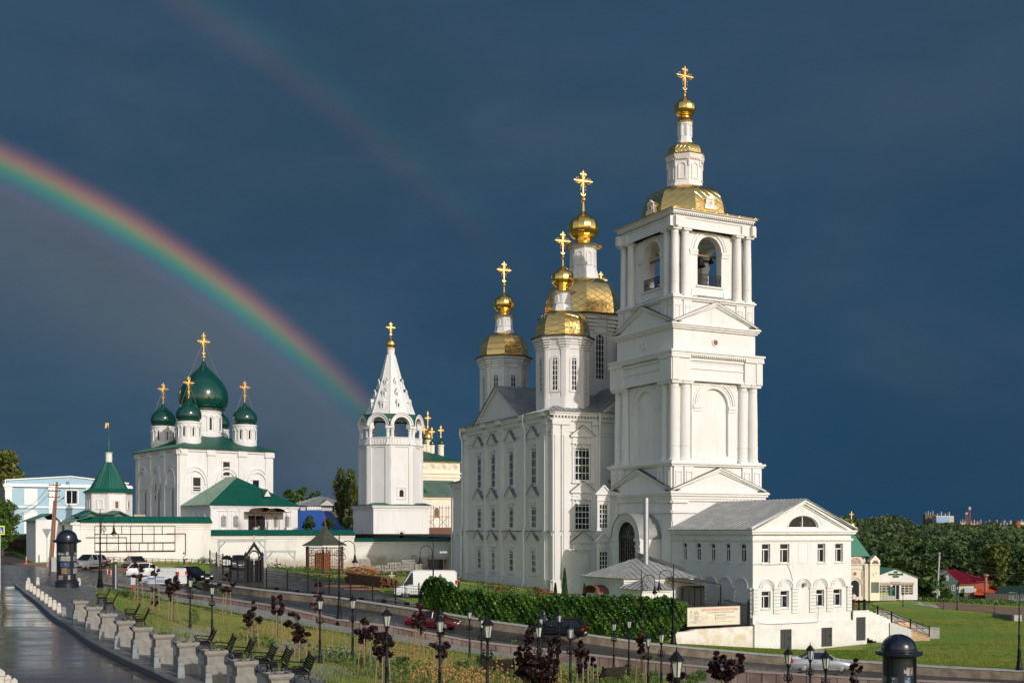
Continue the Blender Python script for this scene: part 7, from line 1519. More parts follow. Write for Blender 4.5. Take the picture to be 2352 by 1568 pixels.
def street_light(px,pyb,pyt,Y,side,label,arm=True):
 p=W(px,pyb,Y);h=(pyb-pyt)*Y/F;root=empty('street_light',p,0,label,'street light','tall black street lights along the road')
 m=MB();s=h/6.8;m.lathe([(.30*s,-.4),(.30*s,.1),(.25*s,.15),(.20*s,.5),(.13*s,1.3),(.15*s,1.34),(.15*s,1.42),(.10*s,1.5),(.085*s,2.3),(.11*s,2.34),(.11*s,2.42),(.075*s,2.46),(.065*s,h*.62),(.085*s,h*.63),(.06*s,h*.64),(.04*s,h-.3),(.015,h)],14);m.build('pole',X['iron'],root,ang=35)
 if arm:
  m=MB();za=h*.70;r=.55*s
  m.tube([(0,0,za-.2),(side*.10,0,za)]+[(side*(.1+r-r*cos(a)),0,h*.84+r*sin(a))for a in np.linspace(0,pi,9)]+[(side*(.1+2*r),0,h*.76)],.035*s,6)
  m.band(side*.34,za+.25,.15,.19,-.02,.02,0,2*pi,10);m.tube([(0,0,h*.76),(side*.3,0,h*.80),(side*.5,0,h*.74)],.02,4);m.ball(side*.42,0,h*.83,.05,6,5);m.build('arm',X['iron'],root)
  m=MB();x=side*(.1+2*r);m.lathe([(.05,h*.765),(.08,h*.755),(.12,h*.71),(.26*s,h*.685),(.27*s,h*.680),(.20*s,h*.678)],14,x,0);m.build('lamp_shade',X['iron'],root,ang=50);m=MB();m.ball(x,0,h*.676,.17*s,12,8);m.build('bulb_glass',X['lantern'],root,ang=60)
 return root
street_light(230,1348,1168,100,1,'tall black curved street light between the advert column and the parked cars')
street_light(779,1431,1225,91,1,'tall black curved street light standing at the pink parapet')
street_light(995,1408,1239,108,-1,'tall black curved street light in front of the white cargo van')
street_light(1473,1478,1306,92.6,1,'tall black curved street light in front of the steel flue pipe')
street_light(1547,1479,1294,91.9,-1,'tall black curved street light at the right end of the ivy')
street_light(2341,1537,1353,81.7,1,'tall straight black pole at the right edge of the lawn',arm=False)
def bench():
 root=empty('bench',(0,0,0));w_=.8
 m=MB()
 for i in range(5):m.box(-w_,w_,-.22+.105*i,-.13+.105*i,.42-.0*i,.45)
 m.build('seat',X['woodd'],root);m=MB()
 for i in range(6):z=.50+.075*i;m.box(-w_,w_,.30+.035*i,.325+.035*i,z,z+.066)
 m.build('backrest',X['woodd'],root)
 for s in(-1,1):
  m=MB();x=s*w_
  m.tube([(x,-.28,0),(x,-.22,.2),(x,-.26,.42),(x,.2,.40)],.028,5);m.tube([(x,.38,0),(x,.26,.22),(x,.24,.42),(x,.33,.6),(x,.50,.98)],.028,5);m.tube([(x,-.26,.42),(x,-.30,.62),(x,-.22,.68),(x,.32,.62)],.024,5)
  m.T=Matrix.Translation((x,0,0))@Matrix.Rotation(pi/2,4,'Z');m.band(-.27,.62,.05,.08,-.02,.02,0,2*pi,8);m.band(0,.2,.12,.15,-.02,.02,0,pi,8);m.band(.5,.98,.03,.06,-.03,.03,0,2*pi,8);m.build('side_frame',X['iron'],root)
 return root
bench0=bench()
for px,py,rz,lab in((234,1390,None,'rear bench of the pair nearest the advert column'),(250,1403,None,'front bench of the pair nearest the advert column'),(300,1430,None,'rear bench of the middle pair beside the planters'),(320,1445,None,'front bench of the middle pair beside the planters'),(466,1503,None,'first bench of the long row behind the large planters'),(510,1521,None,'second bench of the long row behind the large planters'),(551,1533,None,'third bench of the row behind the large planters'),(600,1548,None,'fourth bench of the row behind the large planters'),(634,1557,None,'fifth bench of the row, just before the last'),(685,1574,None,'last bench of the row at the bottom edge'),(1144,1560,R(176),'bench with its back to the road in the lower middle garden'),(1398,1575,R(215),'dark bench in the lower right garden beside green shrubs')):
 p=G.hit(px,py,26);put(bench0,(p.x,p.y,p.z+(.09 if rz is None else .12)),R(-72)if rz is None else rz,'black iron bench, '+lab,'bench','black iron benches',1.02)
def planter():
 root=empty('stone_planter',(0,0,0));m=MB()
 def fr(a,z0,z1,b=None):b=b or a;m.add([(-a,-a,z0),(a,-a,z0),(a,a,z0),(-a,a,z0),(-b,-b,z1),(b,-b,z1),(b,b,z1),(-b,b,z1)],[(0,3,2,1),(0,1,5,4),(1,2,6,5),(2,3,7,6),(3,0,4,7),(4,5,6,7)])
 fr(.44,-.1,.50);fr(.44,.50,.58,.36);fr(.35,.58,.86);fr(.40,.86,.90);fr(.46,.90,.94)
 m.box(-.5,.5,-.5,-.38,.94,1.04);m.box(-.5,.5,.38,.5,.94,1.04);m.box(-.5,-.38,-.38,.38,.94,1.04);m.box(.38,.5,-.38,.38,.94,1.04);m.build('stone_body',X['stone'],root)
 m=MB();m.box(-.38,.38,-.38,.38,.93,.985);m.build('soil',X['soil'],root);return root
pl0=planter();rnd=random.Random(11)
def weed(name,loc,label,cat,mt,n,r,h,lw=.03,seed=0,sx=1.0,grp=None,stems=True):
 rr=np.random.RandomState(seed);root=empty(name,loc,0,label,cat,grp);k=n
 a=rr.uniform(0,2*pi,k);rad=r*np.sqrt(rr.uniform(0,1,k));z=h*rr.uniform(.15,1,k);c=np.c_[rad*np.cos(a)*sx,rad*np.sin(a),z]
 leaf_cloud('foliage',c,lw,rr,mt,root)
 if stems:
  m=MB()
  for i in range(6):q=2*pi*i/6;m.tube([(0,0,0),(r*.5*cos(q),r*.5*sin(q),h*.8)],.006,3)
  m.build('stem',X['stake'],root)
 return root
def leaf_quads(c,size,rr,asp=.6,jit=.5,up=0.0):
 n=len(c);d=rr.normal(size=(n,3));d[:,2]=d[:,2]*.7+up;d/=np.linalg.norm(d,axis=1)[:,None];e=rr.normal(size=(n,3));e-=(e*d).sum(1)[:,None]*d;e/=np.linalg.norm(e,axis=1)[:,None]
 s=size*(1+jit*rr.uniform(-1,1,n))[:,None];d=d*s;e=e*s*asp
 V=np.stack([c-d,c-e*.9+d*.1,c+d,c+e*.9+d*.1],1).reshape(-1,3);return V,np.arange(4*n).reshape(n,4)
def leaf_cloud(name,c,size,rr,mt,parent,asp=.6,up=0.,**k):
 V,Q=leaf_quads(np.asarray(c),size,rr,asp,up=up);return npmesh(name,V,Q,mt,parent,**k)
plist=[(170.3,1429,'first stone planter beside the advert column end, with dry reddish stems'),(200,1447.5,'second stone planter of the row, with a thin bushy sprig'),(232,1466.6,'third stone planter of the row, with a tall leafy sprig'),(270,1488,'fourth stone planter of the row, with a little green'),(307.6,1506,'fifth stone planter of the row, with low green weeds'),(354.4,1528,'sixth stone planter of the row, with a green mat of weeds'),(409,1551.7,'seventh stone planter of the row, with a branching weed'),(473,1575,'eighth stone planter of the row, in front of the first bench'),(541,1601,'ninth stone planter of the row, its rim near the bottom edge'),(620,1635,'last stone planter of the row, cut by the bottom edge')]
for i,(px,py,lab)in enumerate(plist):
 p=G.hit(px,py,20);q=p+Vector((.15,.42,.09));o=put(pl0,q,R(28),lab,'planter','square stone planters along the kerb');o.scale=(.78,.78,1.0)
 hh=[.35,.38,.42,.3,.12,.12,.35,.25,.3,.45][i];mt=X['straw']if i==0 else X['leaf']
 weed('planter_weed',q+Vector((.04,0,.985)),['dry reddish stems growing in the first planter','thin green sprig growing in the second planter','tall green sprig growing in the third planter','small green shoot growing in the fourth planter','low green weeds filling the fifth planter','green mat of weeds filling the sixth planter','branching weed growing in the seventh planter','small weeds growing in the eighth planter','green sprig growing in the ninth planter','leafy weed growing in the last planter'][i],'plant',mt,50 if hh>.2 else 90,.10 if hh>.2 else .20,hh,.035,i)
def bollard(mt,nm):
 root=empty(nm,(0,0,0));m=MB()
 m.add([(x*.125,y*.125,-.1)for x,y in((-1,-1),(1,-1),(1,1),(-1,1))]+[(x*.095,y*.095,.50)for x,y in((-1,-1),(1,-1),(1,1),(-1,1))]+[(0,0,.58)],[(0,1,5,4),(1,2,6,5),(2,3,7,6),(3,0,4,7),(4,5,8),(5,6,8),(6,7,8),(7,4,8)]);m.build('stone_body',X[mt],root)
 m=MB();m.box(-.104,.104,-.104,.104,.40,.412);m.build('groove',X['soil'],root);return root
bw,bg_=bollard('bollw','stone_bollard'),bollard('bollg','stone_bollard')
word=['first','second','third','fourth','fifth','sixth','seventh','eighth','ninth','tenth','eleventh']
for i,(px,py)in enumerate(((63.4,1356),(72,1360.2),(79.4,1366.6),(87.7,1373.6),(96.8,1380.4),(106.4,1387.9),(115,1395.7),(125,1403.2),(135.4,1410.8))):
 p=G.hit(px,py,30);put(bw,(p.x,p.y,p.z+.09),R(28),'%s white stone bollard of the kerb row, counted from the advert column end'%word[i],'bollard','white stone bollards',1.05 if i else 1.3)
for px,py,lab in((86.6,1345,'white stone bollard standing apart left of the advert column'),(181.4,1345.5,'white stone bollard just right of the advert column'),(65.6,1347,'white stone bollard at the kerb tip behind the first of the row')):
 p=G.hit(px,py,30);put(bw,(p.x,p.y,p.z+.09),R(28),lab,'bollard','white stone bollards',1.2)
for i,(px,py)in enumerate(((146.4,1418.7),(172.2,1437.2),(201.6,1455.1),(233,1475),(268.6,1494.3),(310.3,1516.6),(360,1538.5),(414.8,1562),(478,1590))):
 p=G.hit(px,py,26);put(bg_,(p.x,p.y,p.z+.09),R(28),'%s grey stone bollard of the kerb row, standing before the planters'%word[i],'bollard','grey stone bollards')
for px,lab in((1,'white bollard cut by the left edge at the bottom corner'),(18,'white bollard in the bottom left corner of the street'),(32.5,'lowest white bollard at the bottom left corner')):
 put(bw,W(px,1592-(6 if px==1 else 0)-(4 if px==18 else-4),36.5+.0*px),R(28),lab,'bollard','white stone bollards',.95 if px>2 else 1.3)
def kiosk(loc,label,seed,mark=False):
 root=empty('advert_column',loc,R(seed*17),label,'advertising column');m=MB();B=X['ironb']
 m.lathe([(.98,-.3),(.98,.06),(.93,.10),(.93,.45),(.97,.50),(.97,.56),(.84,.62),(.80,.66)],32);m.build('base',B,root,ang=35)
 m=MB();m.lathe([(.81,3.72),(.84,3.76),(1.10,3.84),(1.12,3.90),(1.12,3.98),(.98,4.0),(.86,4.06),(.85,4.12)],32);m.build('brim',B,root,ang=35)
 m=MB();m.lathe([(.86,4.08),(.86,4.14),(.80,4.16)]+[(.80*cos(a),4.16+.66*sin(a))for a in np.linspace(0,pi/2*.98,10)],32);m.build('dome',B,root,ang=35)
 m=MB()
 for k in range(8):a=pi/4*k;m.tube([(.81*cos(a)*cos(t),.81*sin(a)*cos(t),4.16+.67*sin(t))for t in np.linspace(0,pi/2*.98,8)],.02,4)
 m.build('dome_rib',B,root)
 for k in range(3):a=2*pi*k/3+.5;m=MB();m.T=Matrix.Rotation(a,4,'Z');m.box(.68,.82,-.10,.10,.64,3.76);m.build('mullion',B,root)
 m=MB();m.lathe([(.70,.64),(.70,3.74)],32,caps=False);core=m.build('drum',flat('kiosk_inner',(.022,.026,.035),.35),root,ang=60)
 rr=random.Random(seed);cols=[(.55,.52,.48),(.45,.25,.12),(.05,.12,.32),(.60,.60,.58),(.35,.28,.20),(.20,.22,.26),(.62,.45,.25),(.12,.14,.18),(.48,.50,.52)]
 for z in((.75,1.15),(1.22,1.7),(1.78,2.2),(2.28,2.7),(2.76,3.0))if not mark else((.75,1.2),(1.3,1.8),(1.85,2.35),(2.4,2.85),(2.9,3.3)):
  a=rr.uniform(0,.3)
  while a<2*pi-.3:
   w_=rr.uniform(.25,.65)
   if rr.random()<(.85 if not mark else .7):
    m=MB();n=4;v=[(.712*cos(a+w_*j/n),.712*sin(a+w_*j/n),zz)for zz in(z[0],z[1]-rr.uniform(0,.06))for j in range(n+1)];m.add(v,[(j,j+1,n+2+j,n+1+j)for j in range(n)]);c=cols[rr.randrange(len(cols))]
    if mark and rr.random()<.4:c=(.10,.12,.17)
    po=m.build('poster',flat('poster_%d'%cols.index(c)if c in cols else 'poster_dark',c,.5),root,recalc=False)
    m=MB()
    for t in range(rr.randint(2,4)):a2=a+rr.uniform(.05,.6)*w_;w2=rr.uniform(.1,.35)*w_;z2=rr.uniform(z[0]+.03,z[1]-.15);m.add([(.716*cos(a2),.716*sin(a2),z2),(.716*cos(a2+w2),.716*sin(a2+w2),z2),(.716*cos(a2+w2),.716*sin(a2+w2),z2+.1),(.716*cos(a2),.716*sin(a2),z2+.1)],[(0,1,2,3)])
    m.build('print',flat('poster_%d'%rr.randrange(9),cols[0],.5),po,recalc=False)
   a+=w_+.05
 if mark:
  m=MB();m.T=Matrix.Rotation(R(-92-17*seed),4,'Z')@Matrix.Translation((.722,.15,3.0))@Matrix.Rotation(pi/2,4,'Z')
  m.poly([(-.12,0),(.12,0),(.12,.25),(.05,.12),(0,.2),(-.05,.12),(-.12,.25)],-.004,.004);m.build('emblem',PLATE,root)
 gm=flat('kiosk_glass',(.8,.85,.9),.03)
 if not gm.get('t'):
  gm['t']=1;b=next(n for n in gm.node_tree.nodes if n.type=='BSDF_PRINCIPLED');b.inputs['Transmission Weight'].default_value=1;b.inputs['IOR'].default_value=1.08;b.inputs['Specular IOR Level'].default_value=.9
 m=MB();m.lathe([(.775,.64),(.775,3.74)],32,caps=False);m.build('glass',gm,root,ang=60)
p=W(154,1350.5,97);kiosk(p,'round dark advert column with glass and posters at the head of the plaza',3)
p=W(2064.7,1456.4,57.3);kiosk((p.x,p.y,p.z-4.82),'dark blue domed advert column cut by the bottom edge below the lawn',4,True)
c=W(264,1355,97);r=empty('info_pillar',c,R(10),'slim black pillar with a pale vertical strip near the parapet start','information pillar');m=MB();m.box(-.19,.19,-.1,.1,-.2,2.35);m.build('case',X['ironb'],r);m=MB();m.box(.02,.14,-.115,-.1,.1,2.15);m.build('pale_strip',flat('pale_panel',(.30,.33,.36),.3),r)
def tpost():
 root=empty('traffic_post',(0,0,0));m=MB();m.lathe([(.055,.1),(.055,.8),(.03,.85)],10);m.build('post',flat('orange_plastic',(.75,.10,.02),.45),root,ang=50);m=MB();m.lathe([(.22,0),(.20,.08),(.07,.16)],12);m.build('base',flat('orange_base',(.55,.12,.06),.7),root)
 m=MB()
 for z in(.32,.5,.66):m.lathe([(.058,z),(.058,z+.07)],10,caps=False)
 m.build('reflective_band',PLATE,root);return root
tp=tpost()
for px,py,lab in((60.3,1294,'orange flexible post on the verge at the far left'),(109,1305,'leaning orange flexible post left of the wooden pole'),(246.6,1324,'left one of two orange flexible posts beside the road'),(255,1326,'right one of two orange flexible posts beside the road')):
 p=Fg.hit(px,py);o=put(tp,p,0,lab,'traffic post','orange flexible posts');
 if px==109:o.rotation_euler=(0,R(10),0)
def upole():
 b=W(117.5,1320,124);root=empty('utility_pole',b,0,'weathered wooden utility pole with three crossarms and a red cable','utility pole');h=(1320-1106)*124/F
 m=MB();lean=.62;P=lambda t:Vector((lean*t,0,h*t));m.tube([P(0),P(.3),P(1)],.17,10,.12);m.tube([P(0)+Vector((-.26,.1,0)),P(.80)+Vector((-.2,.1,0))],.15,8,.12);m.build('pole',X['stake'],root,ang=50)
 m=MB()
 for t in(.965,.90,.835):p=P(t);m.box(p.x-.75,p.x+.45,-.16,-.06,p.z-.04,p.z+.04);[m.lathe([(.03,p.z+.04),(.05,p.z+.1),(.03,p.z+.16)],6,p.x+q,-.1)for q in(-.7,-.35,.4)]
 m.build('crossarm',X['rust'],root)
 m=MB();m.tube([P(.1)+Vector((.12,-.15,0)),P(.4)+Vector((.2,-.18,0)),P(.75)+Vector((.12,-.16,0)),P(.85)+Vector((0,-.2,0))],.045,5);m.build('red_cable',flat('red_cable',(.40,.06,.06),.5),root)
 m=MB();p=P(.78);m.tube([p,p+Vector((.5,-.1,.15)),p+Vector((.95,-.1,.6))],.03,5);m.ball(p.x+.8,-.1,p.z+.42,.09,6,5);m.build('bracket_lamp',X['iron'],root)
 m=MB();m.box(-.2,.75,-.5,-.1,.7,2.1)if False else m.box(.15,.75,-.35,-.05,.35,1.9);m.build('meter_box',X['greyp'],root)
 m=MB();m.lathe([(.2,-.1),(.19,1.6)],10,.05,0);m.tube([(-.3,-.2,.2),(-.5,-.3,.9),(-.1,-.2,2)],.03,4);m.build('blue_wrap',flat('blue_wrap',(.05,.08,.13),.6),root)
 m=MB();a=P(.965)+Vector((-.7,-.1,.1))
 for(x1,z1,sg)in((-7,1.35,1.9),(-9,.9,2.0),(-9.5,-1.6,1.7)):
  e=Vector((x1-3,10,h-2.2+z1*.6));n=16;pts=[a.lerp(e,i/n)-Vector((0,0,sg*4*(i/n)*(1-i/n)))for i in range(n+1)];m.tube(pts,.022,4);a=P(.88)+Vector((-.6,-.1,0))
 m.build('wire',X['iron'],root)
upole()
def yield_sign():
 b=W(107,1300,114);root=empty('road_sign',b,R(-15),'grey back of an upside down triangle sign beside the wooden pole','road sign');z=(1300-1214)*114/F
 m=MB();s=.52;m.poly([(-s,z),(s,z),(0,z-s*1.75)],0,.03);m.build('plate',X['greyp'],root);m=MB();m.tube([(.0,.06,0),(0,.06,z+.1)],.035,6);m.build('pole',X['greyp'],root)
yield_sign()
def crossing():
 b=W(0,1217,94);root=empty('crossing_sign',(b.x,b.y,7.1),R(4),'pedestrian crossing sign with bright yellow border at the left edge','road sign');z=b.z-7.1;s=.36
 m=MB();m.box(-s,s,0,.02,z-s,z+s);m.build('plate',flat('sign_yellow',(.75,.78,.02),.4),root);m=MB();m.box(-s*.76,s*.76,-.006,0,z-s*.76,z+s*.76);m.build('blue_field',flat('sign_blue',(.01,.09,.42),.4),root)
 m=MB();m.poly([(-s*.6,z-s*.6),(s*.6,z-s*.6),(0,z+s*.6)],-.011,-.006);m.build('triangle',PLATE,root);m=MB();y=-.016
 m.tube([(0.02,y,z-.02),(.0,y,z+.07)],.018,4);m.ball(0,y,z+.10,.022,6,4);m.tube([(0.02,y,z-.02),(-.06,y,z-.16)],.014,4);m.tube([(.02,y,z-.02),(.08,y,z-.15)],.014,4);m.tube([(0,y,z+.05),(.07,y,z-.02)],.01,4);m.build('walking_figure',BLK,root)
 m=MB();m.tube([(0,.05,0),(0,.05,z+s)],.035,6);m.build('pole',X['greyp'],root)
crossing()
b=W(306,1368,99);r=empty('signpost',b,R(20),'grey box on a red post beside the first purple maple','sign post');m=MB();m.box(-.2,.2,-.08,.08,.95,1.6);m.build('box',X['greyp'],r);m=MB();m.tube([(0,0,0),(.03,0,.5),(0,0,1)],.10,8,.07);m.build('post',flat('red_wrap',(.45,.02,.02),.5),r)
def lowfence():
 a=Fg.hit(235,1293);root=empty('verge_railing',a,0,'low rusty metal railing along the grass under the white wall','railing');m=MB();pts=[Fg.hit(px,py)-a for px,py in((235,1291),(262,1291),(290,1292),(322,1293),(350,1294),(380,1295),(410,1296),(440,1296),(474,1297))]
 for p,q in zip(pts,pts[1:]):
  for t in(0,.5):v=p.lerp(q,t);m.box(v.x-.03,v.x+.03,v.y-.03,v.y+.03,v.z-.1,v.z+.62)
  for h in(.35,.6):m.tube([p+Vector((0,0,h)),q+Vector((0,0,h))],.028,4)
 m.build('rail',X['rust'],root)
lowfence()
def stairrail():
 a=Fg.hit(88,1290);root=empty('stair_railing',a,0,'stepped black railing descending the grass bank by the blue house','railing');m=MB();n=8
 for i in range(n+1):
  px,py=90-73*i/n,1288-34*i/n;p=W(px,py,140+20*i/n)-a
  m.box(p.x-.03,p.x+.03,p.y-.03,p.y+.03,p.z-.4,p.z+.75)
  if i<n:
   q=W(90-73*(i+1)/n,1288-34*(i+1)/n,140+20*(i+1)/n)-a
   for h in(.2,.45,.72):m.tube([Vector((p.x,p.y,p.z+h)),Vector((q.x,q.y,p.z+h))],.03,4)
   mm=p.lerp(q,.5);m.box(mm.x-.02,mm.x+.02,mm.y-.02,mm.y+.02,p.z-.2,p.z+.72)
 m.build('rail',X['iron'],root)
stairrail()
def fence_run(name,pts,label,h=1.9,post=.06,every=1,scroll=True,vent=True,npk=13,mt='iron'):
 a=pts[0].copy();root=empty(name,a,0,label,'fence');pts=[p-a for p in pts]
 for i,p in enumerate(pts):
  m=MB();m.box(p.x-post,p.x+post,p.y-post,p.y+post,p.z-.3,p.z+h+.12);m.ball(p.x,p.y,p.z+h+.16,post*1.2,6,4);m.build('post',X[mt],root)
 for p,q in zip(pts,pts[1:]):
  m=MB();d=(q-p).normalized();d2=Vector((d.x,d.y,0)).normalized();t_=Vector((-d2.y,d2.x,0))
  for hh in(.18,h-.35,h-.12):m.tube([p+Vector((0,0,hh)),q+Vector((0,0,hh))],.02,4)
  for k in range(1,npk):v=p.lerp(q,k/npk);m.tube([v+Vector((0,0,.1)),v+Vector((0,0,h+.05))],.012,3)
  if scroll:
   c=p.lerp(q,.5)+Vector((0,0,h-.1))
   for r_,o in((.14,-.2),(.14,.2),(.2,0)):m.tube([c+d2*(o+r_*cos(t))+Vector((0,0,r_*sin(t)))for t in np.linspace(0,pi,7)],.014,3)
   c=p.lerp(q,.5)+Vector((0,0,h-.5));m.tube([c+d2*(.1*cos(t))+Vector((0,0,.1*sin(t)))for t in np.linspace(0,2*pi,9)],.02,3)
  if vent:v=p.lerp(q,.5);m.T=Matrix.Translation(v)@Matrix.Rotation(atan2(d2.y,d2.x),4,'Z');m.box(-.28,.28,-.06,-.02,.05,.30);m.T=Matrix.Identity(4)
  m.build('panel',X[mt],root)
 return root
fp=[W(x,y,Y)for x,y,Y in((612,1352,114.4),(660,1359,112.8),(707,1364.5,111),(756,1371,109.5),(805,1376,107.8),(856,1381,106.2),(908.6,1387,104.7),(962,1393,103.2),(1000,1398,102.2))]
fence_run('iron_fence',fp,'long black wrought iron fence along the road in front of the dark yard')
fp=[W(x,y,Y)for x,y,Y in((482,1303,146),(497,1309,141),(512,1314,136.5),(528,1320,131),(546,1327,126.5),(563,1336,121.5))]
fence_run('iron_fence',fp,'black iron fence with spiked posts running from the wall corner to the gothic gate',h=2.0,npk=8,scroll=False,vent=False)
fence_run('low_garden_fence',[Fg.hit(x,y)for x,y in((1139,1371),(1175,1373),(1215,1376),(1255,1378),(1296,1379))],'low black garden fence in front of the cathedral foot',h=.55,npk=16,scroll=False,vent=False,post=.03)
def gothic_gate():
 c=W(583.5,1339.5,120.5);root=empty('gothic_gate',c,R(12),'black pointed iron gate arch with gold topped spires in the forecourt fence','gate');q=120.5/F;hw=19*q;I=X['iron']
 for y in(-.7,.7):
  m=MB();H=70*q
  for s in(-1,1):
   m.box(s*hw-.12,s*hw+.12,y-.12,y+.12,0,66*q);m.box(s*hw*.55-.07,s*hw*.55+.07,y-.08,y+.08,0,62*q);m.poly([(s*hw-.16,66*q),(s*hw+.16,66*q),(s*hw,74*q)],y-.14,y+.14)
   m.poly([(s*hw*.98,58*q),(s*hw*.98,68*q),(0,95*q),(0,85*q)],y-.06,y+.06)if True else None
   m.poly([(s*hw*.95,50*q),(s*hw*.95,55*q),(s*hw*.72,66*q),(s*hw*.5,55*q),(s*hw*.55,50*q),(s*hw*.72,58*q)],y-.05,y+.05)
   n=8
   for k in range(n):a0,a1=pi/2*k/n,pi/2*(k+1)/n;r0,r1=hw*.55,hw*.66;m.poly([(s*r0*cos(a0),58*q+1.5*r0*sin(a0)),(s*r1*cos(a0),58*q+1.5*r1*sin(a0)),(s*r1*cos(a1),58*q+1.5*r1*sin(a1)),(s*r0*cos(a1),58*q+1.5*r0*sin(a1))],y-.05,y+.05)
  m.build('arch_frame',I,root)
 for s in(-1,1):
  m=MB();m.sheet((s*hw,-.8,66*q),(s*hw,.8,66*q),(0,.8,97*q),(0,-.8,97*q),th=.05);m.box(s*hw-.04,s*hw+.04,-.7,.7,0,66*q);m.build('roof_side',X['iron'],root)
  m=MB();x0,x1=sorted((s*.06,s*hw*.52));m.box(x0,x1,-.55,-.5,.1,54*q);m.box(*sorted((s*hw*.6,s*hw*.95)),-.5,-.45,.1,56*q);
  for k in range(6):x=x0+(x1-x0)*k/5;m.box(x-.02,x+.02,-.6,-.56,.1,58*q)
  for k in range(9):z=.15+6.6*q*k;m.box(x0,x1,-.6,-.56,z,z+.04);m.band((x0+x1)/2,z+.15,.06,.09,-.6,-.57,0,2*pi,6)
  m.build('leaf',I,root)
  m=MB();m.tube([(s*hw*.6,-.7,74*q),(s*hw*.6,-.7,88*q)],.02,4);m.ball(s*hw*.6,-.7,84*q,.05,6,4);m.build('finial',X['goldc'],root)
 m=MB();m.tube([(0,-.7,95*q),(0,-.7,111*q)],.022,5);m.ball(0,-.7,106*q,.09,6,5);m.lathe([(.06,108*q),(.01,112*q)],6,0,-.7);m.build('finial',X['goldc'],root)
gothic_gate()
def board():
 c=W(521,1320,126);root=empty('notice_board',c,R(-6),'black gabled notice board with white papers by the forecourt fence','notice board');q=126/F
 m=MB();
 for s in(-1,1):m.box(s*.42-.04,s*.42+.04,-.04,.04,0,.9)
 m.build('leg',X['iron'],root);m=MB();m.box(-.55,.55,-.06,.06,.85,1.8);m.build('case',X['iron'],root);m=MB()
 m.poly([(-.68,1.8),(.68,1.8),(0,2.15)],-.14,.14);m.build('roof',X['iron'],root)
 m=MB()
 for x,z,w_,h in((-.42,1.38,.34,.3),(-.42,1.08,.34,.24),(0.0,1.05,.2,.62),(.24,1.1,.2,.5)):m.box(x,x+w_*.9,-.075,-.06,z,z+h)
 m.build('paper',PLATE,root)
board()
def timber_frame(px0,px1,pyt,pyb,Y,dep,label):
 a=W(px0,pyb,Y);q=Y/F;L_=(px1-px0)*q;h=(pyb-pyt)*q;root=empty('timber_frame',a,R(12),label,'frame');m=MB()
 for x in(0,L_):
  for y in(0,dep):m.box(x-.09,x+.09,y-.09,y+.09,-.2,h)
 m.box(-.15,L_+.15,-.12,.12,h-.2,h+.05);m.box(-.15,L_+.15,dep-.12,dep+.12,h-.2,h+.05);m.box(-.12,.12,-.1,dep+.1,h-.18,h+.02);m.box(L_-.12,L_+.12,-.1,dep+.1,h-.18,h+.02)
 for x,s in((0,1),(L_,-1)):
  for y in(0,dep):m.tube([(x,y,h-1.0),(x+s*.8,y,h-.15)],.06,4)
 m.build('beam',X['greyp'],root)
timber_frame(502,606,1240,1300,141,2.2,'tall pale grey timber frame open to the sky behind the gothic gate')
timber_frame(611,676,1265,1307.5,144,1.8,'lower pale grey timber frame between the gothic gate and the gazebo')
def gazebo():
 c=W(746,1310,146.5);root=empty('rusty_gazebo',c,R(20),'gazebo of rusty wrought iron with a mossy green shingle roof and cross','gazebo');q=146.5/F;ze=59.5*q;zt=106*q;rb=56*q;r=46*q
 m=MB();n=6;m.lathe([(rb,ze-.05),(rb,ze),(rb*.62,ze+(zt-ze)*.22),(rb*.36,ze+(zt-ze)*.48),(rb*.16,ze+(zt-ze)*.76),(.04,zt)],n,ph=.25)
 m.build('shingle_roof',mat('moss_shingles',(.050,.062,.040),(.075,.085,.055),1.5,rough=.9,extra=grid_extra(.4,.2,.02,.5)),root)
 m=MB();m.lathe([(rb*.98,ze-.18),(rb*.98,ze-.04)],n,ph=.25,caps=False);m.build('fascia',X['whitew'],root)
 m=MB();m.lathe([(r*1.02,0),(r*1.02,.15)],n,ph=.25);m.build('floor',X['rust'],root)
 for k in range(n):
  a=.25+2*pi*k/n;m=MB();m.tube([(r*cos(a),r*sin(a),0),(r*cos(a),r*sin(a),ze)],.07,6);m.build('post',X['iron'],root)
  b_=a+2*pi/n;P,Q=Vector((r*cos(a),r*sin(a),0)),Vector((r*cos(b_),r*sin(b_),0));m=MB()
  for t in np.linspace(.06,.94,9):v=P.lerp(Q,t);m.tube([v+Vector((0,0,.1)),v+Vector((0,0,ze-.2))],.018,3)
  for h in(.2,.5,ze*.6,ze-.4):m.tube([P+Vector((0,0,h)),Q+Vector((0,0,h))],.03,3)
  for t0 in(.25,.75):
   for j in range(5):v=P.lerp(Q,t0);d=(Q-P).normalized();m.tube([v+d*.28*cos(w_)+Vector((0,0,.75+.42*j+.2*sin(w_)))for w_ in np.linspace(0,2*pi,9)],.022,3)
   m.tube([P.lerp(Q,t0-.2)+Vector((0,0,ze*.6)),P.lerp(Q,t0)+Vector((0,0,ze*.82)),P.lerp(Q,t0+.2)+Vector((0,0,ze*.6))],.04,4)
  m.build('grille',X['rust']if k in(3,4,5,0)else X['iron'],root)
 m=MB();m.box(-1.2,.6,-.5,.5,.1,2.2);
 for k in range(8):m.tube([(-1.2+.25*k,-.6,.1),(-1.2+.25*k,-.6,2.6)],.05,4)
 m.build('inner_screen',mat('rusty_scrollwork',(.34,.13,.05),(.14,.06,.03),5,rough=.8),root)
 m=MB();m.box(-.03,.03,-.03,.03,zt-.2,zt+1.25);m.box(-.28,.28,-.03,.03,zt+.82,zt+.88);m.box(-.16,.16,-.03,.03,zt+1.02,zt+1.07);m.tube([(-.15,0,zt+.45),(.15,0,zt+.3)],.03,4);m.ball(0,0,zt+.1,.07);m.build('cross',X['rust'],root)
gazebo()
